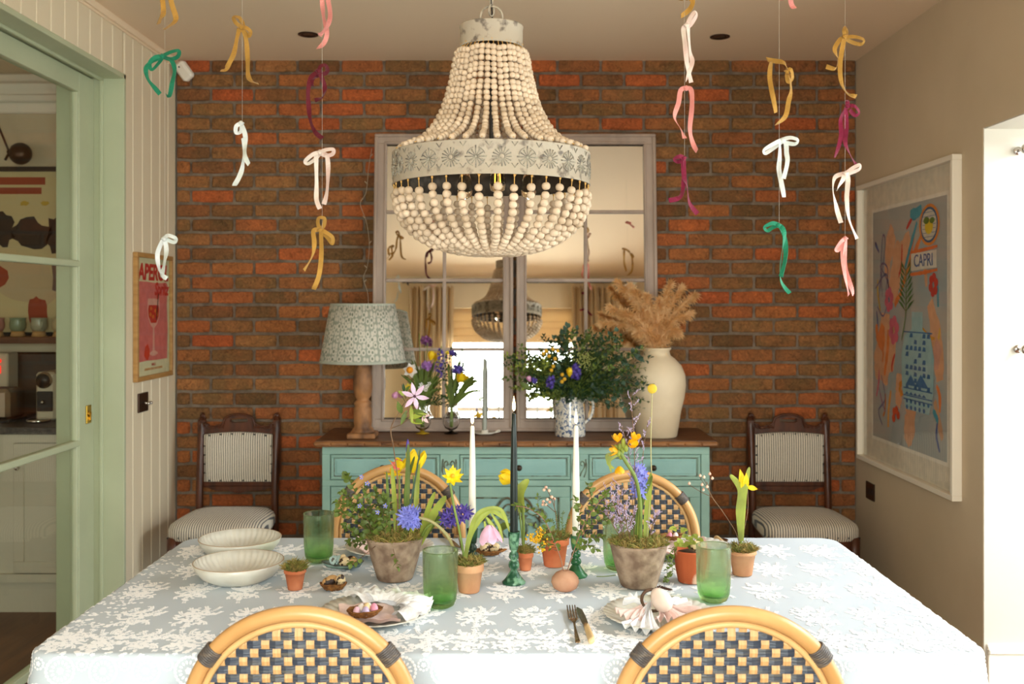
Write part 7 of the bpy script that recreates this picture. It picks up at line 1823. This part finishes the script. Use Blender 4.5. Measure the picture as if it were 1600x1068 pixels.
q = MB(); shp(q, mp, [(.42, .445), (.58, .445), (.655, .50), (.67, .56), (.65, .60), (.35, .60), (.33, .56), (.345, .50)], 4); q.build('drink_shape', I(206, 34, 26), t)
q = MB()
for (a, b) in ((.42, .57), (.55, .55), (.48, .50), (.6, .52), (.40, .52)): shp(q, mp, oval(a, b, .035, .018, 8, .2, int(a*100)), 5)
q.build('ice_shape', I(226, 110, 40), t)
q = MB(); shp(q, mp, [(.56, .47), (.585, .47), (.66, .70), (.63, .70)], 6); q.build('straw_shape', I(60, 24, 30), t)
q = MB(); shp(q, mp, oval(.30, .20, .085, .065, 14, .2, 4), 4); q.build('orange_shape', I(222, 52, 26), t)
q = MB(); a = R4; q.bx(XL+.013, XL+.0145, a[0], a[1], a[2], a[3]); q.build('glazing', pane_glass(), t)
# big white-framed painting on the right wall
t, mp, R4 = pic(XR, 3.945, 5.06, .700, 2.078, -1, .022, .040, mat('white_frame', rgb(232, 220, 200), .4), 'large white-framed colourful lemon and flower art print reading CAPRI on right wall', 'framed_print')
# painting uses u: 0 = far (left in view) .. 1 = near
q = MB(); shp(q, lambda u, v, l_=0: mp(1-(1-u), v, l_), [(0, 0), (1, 0), (1, 1), (0, 1)], 0); q.build('mount', I(226, 214, 194), t)
M4 = lambda u, v, l_=0: mp(.125+.785*u, .085+.82*v, l_+4 if l_ >= 6 else l_)
q = MB(); shp(q, M4, [(-.02, -.015), (1.02, -.015), (1.02, 1.015), (-.02, 1.015)], 1); q.build('paper_border', I(238, 230, 216), t)
q = MB(); shp(q, M4, [(0, 0), (1, 0), (1, 1), (0, 1)], 2); q.build('ground', mat('ink_ground', rgb(160, 172, 174), .7, rgb(184, 176, 166), scale=3, detail=4), t)
ra = random.Random(21)
def stroke(pts, w_, col, l_):
    q = MB(); s_ = spline([(a, b, 0) for a, b in pts], 6); m_ = len(s_); vs = []
    for i, p_ in enumerate(s_):
        tg = (s_[min(i+1, m_-1)]-s_[max(i-1, 0)]).normalized(); nn = Vector((-tg.y, tg.x, 0)); k_ = w_*(.6+.4*math.sin(PI*i/(m_-1)))*ra.uniform(.8, 1.15)
        vs += [M4(p_.x+nn.x*k_/2, p_.y+nn.y*k_/2, l_), M4(p_.x-nn.x*k_/2, p_.y-nn.y*k_/2, l_)]
    q.add(vs, [(2*i, 2*i+1, 2*i+3, 2*i+2) for i in range(m_-1)], False); return q.build('paint_stroke', I(*col), t)
PEACH, ORG, PNK, BLU, TEAL, RED = (216, 160, 122), (224, 122, 58), (206, 92, 118), (70, 90, 150), (60, 148, 168), (196, 52, 40)
for si, (a, b, c, d, w_, col, l_) in enumerate(((.30, .92, .22, .70, .10, PEACH, 3), (.42, .84, .30, .60, .16, PEACH, 3), (.55, .86, .42, .72, .12, PEACH, 3), (.20, .55, .15, .25, .20, PEACH, 3), (.32, .50, .28, .30, .14, PEACH, 3), (.80, .60, .92, .30, .12, PEACH, 3), (.55, .22, .50, .02, .14, PEACH, 3), (.16, .50, .12, .32, .10, ORG, 4), (.24, .48, .18, .28, .04, ORG, 5), (.72, .88, .45, .68, .03, ORG, 4), (.60, .86, .40, .62, .025, ORG, 5), (.44, .84, .38, .70, .02, RED, 5), (.50, .90, .58, .94, .02, RED, 5), (.64, .92, .48, .74, .03, TEAL, 4), (.55, .96, .70, .97, .05, TEAL, 4), (.74, .92, .82, .95, .02, TEAL, 5), (.90, .58, .84, .70, .03, TEAL, 4), (.76, .66, .66, .80, .04, PEACH, 4),
        (.28, .22, .24, .06, .03, (220, 150, 60), 4), (.20, .20, .16, .10, .02, (206, 120, 60), 5), (.88, .28, .92, .18, .03, ORG, 4), (.92, .50, .84, .40, .02, (216, 170, 60), 5), (.70, .50, .86, .46, .015, (216, 150, 50), 5), (.86, .22, .95, .08, .05, (200, 150, 110), 4), (.08, .70, .12, .56, .02, (206, 170, 60), 5), (.90, .16, .92, .03, .02, BLU, 5), (.06, .56, .05, .44, .018, BLU, 5), (.04, .86, .10, .82, .02, BLU, 5), (.10, .22, .20, .12, .014, (150, 110, 140), 5), (.84, .18, .90, .14, .03, TEAL, 5), (.36, .74, .28, .62, .12, PEACH, 3), (.12, .40, .10, .26, .14, PEACH, 3), (.26, .78, .34, .88, .06, PEACH, 4), (.40, .30, .38, .16, .10, PEACH, 3), (.92, .44, .88, .34, .10, (206, 150, 130), 3), (.06, .50, .14, .40, .05, ORG, 4), (.34, .58, .44, .64, .03, ORG, 4), (.10, .30, .06, .18, .02, PNK, 5), (.34, .38, .30, .30, .02, RED, 5))):
    md = ((a+c)/2+ra.uniform(-.03, .03), (b+d)/2+ra.uniform(-.02, .02)); stroke([(a, b), md, (c, d)], w_, col, 2.6+si*.075)
for pts in (((.10, .62), (.20, .84), (.16, .88), (.12, .66)), ((.05, .66), (.22, .72), (.26, .60)), ((.16, .62), (.14, .76), (.24, .74), (.20, .62)), ((.08, .58), (.18, .54), (.26, .66), (.12, .76)), ((.14, .28), (.20, .18), (.10, .12), (.16, .06))): stroke(pts, .010, (110, 104, 140), 6)
for (cx_, cy_, r_, col) in ((.26, .61, .07, PNK), (.33, .48, .08, PNK), (.85, .665, .06, RED), (.36, .115, .06, (206, 70, 30)), (.44, .24, .045, (210, 130, 40))):
    q = MB()
    for k in range(6 if col != (206, 70, 30) else 4): a = k*PI/3+.3; shp(q, M4, oval(cx_+r_*.55*math.cos(a), cy_+r_*.5*math.sin(a), r_*.42, r_*.30, 10), 6+k*.1)
    q.build('painted_flower', I(*col), t)
q = MB(); shp(q, M4, oval(.80, .90, .125, .082), 6); q.build('roundel_border', I(222, 132, 50), t); q = MB(); shp(q, M4, oval(.80, .90, .105, .070), 7); q.build('roundel_ring', I(50, 90, 130), t)
q = MB(); shp(q, M4, oval(.80, .90, .092, .061), 8); q.build('roundel', I(206, 196, 180), t); q = MB(); shp(q, M4, oval(.80, .893, .05, .030), 9); q.build('lemon', I(220, 186, 40), t)
q = MB(); shp(q, M4, oval(.77, .918, .035, .014), 10); shp(q, M4, oval(.84, .915, .03, .012), 10); q.build('lemon_leaf', I(90, 120, 40), t)
q = MB()
for k in range(-3, 4): shp(q, M4, [(.72, .90+k*.016), (.88, .90+k*.016), (.88, .902+k*.016), (.72, .902+k*.016)], 8.5)
q.build('roundel_lines', I(70, 96, 140), t)
for (v, w_) in ((.805, .016), (.715, .016)): stroke([(.56, v-.004), (.72, v), (.90, v+.008)], w_, (220, 110, 50), 8)
q = MB(); shp(q, M4, [(.57, .725), (.89, .732), (.89, .800), (.57, .795)], 7); q.build('title_panel', I(214, 206, 190), t)
Mt2 = Matrix.Translation(M4(.73, .762, 10)) @ Matrix(((0, 0, -1, 0), (-1, 0, 0, 0), (0, 1, 0, 0), (0, 0, 0, 1)))
text('CAPRI', .078, Mt2, I(60, 84, 130), t, squeeze=.95)
for k in range(8):
    for s_ in (-1, 1):
        v0 = .56+.024*k; q = MB(); b0 = (.50-.012*k if s_ < 0 else .52+.012*k, v0); 
        shp(q, M4, [(.50, v0), (.50+s_*.06, v0+.022), (.50+s_*.115*(1-.06*k), v0+.050), (.50+s_*.05, v0+.034)], 7); q.build('painted_leaf', I(66, 110, 52), t)
stroke([(.44, .44), (.50, .56), (.50, .74)], .012, (80, 120, 60), 7)
stroke([(.62, .56), (.68, .50), (.66, .44)], .012, (206, 140, 40), 6)
# blue vase drawing
q = MB(); shp(q, M4, [(.50, .16), (.80, .16), (.85, .24), (.86, .38), (.82, .46), (.72, .49), (.72, .56), (.58, .56), (.58, .49), (.48, .46), (.44, .38), (.45, .24)], 7); q.build('vase_shape', I(150, 186, 190), t)
q = MB()
for i in range(12):
    v = .17+.026*i; 
    for j in range(6 if i % 2 else 5):
        u = .49+.33*(j+.5)/6+.0*i
        if i < 2: shp(q, M4, oval(u, v, .016, .010, 6), 8)
        elif i < 3: shp(q, M4, [(u-.03, v), (u+.03, v), (u, v+.012)], 8)
        elif ra.random() < .6: shp(q, M4, [(u-.022, v), (u+.02, v), (u+.02, v+.014+ra.uniform(0, .006)), (u-.01, v+.018)], 8)
for v in (.20, .215, .245, .475): shp(q, M4, [(.47, v), (.84, v), (.84, v+.005), (.47, v+.005)], 8)
shp(q, M4, [(.50, .26), (.64, .26), (.57, .305)], 9); shp(q, M4, [(.62, .26), (.80, .26), (.70, .312)], 9)
q.build('vase_drawing', I(44, 104, 156), t)
q = MB(); a = R4; q.bx(XR-.0155, XR-.014, a[0], a[1], a[2], a[3]); q.build('glazing', pane_glass('picture_glass', (.97, .97, .96, 1)), t)
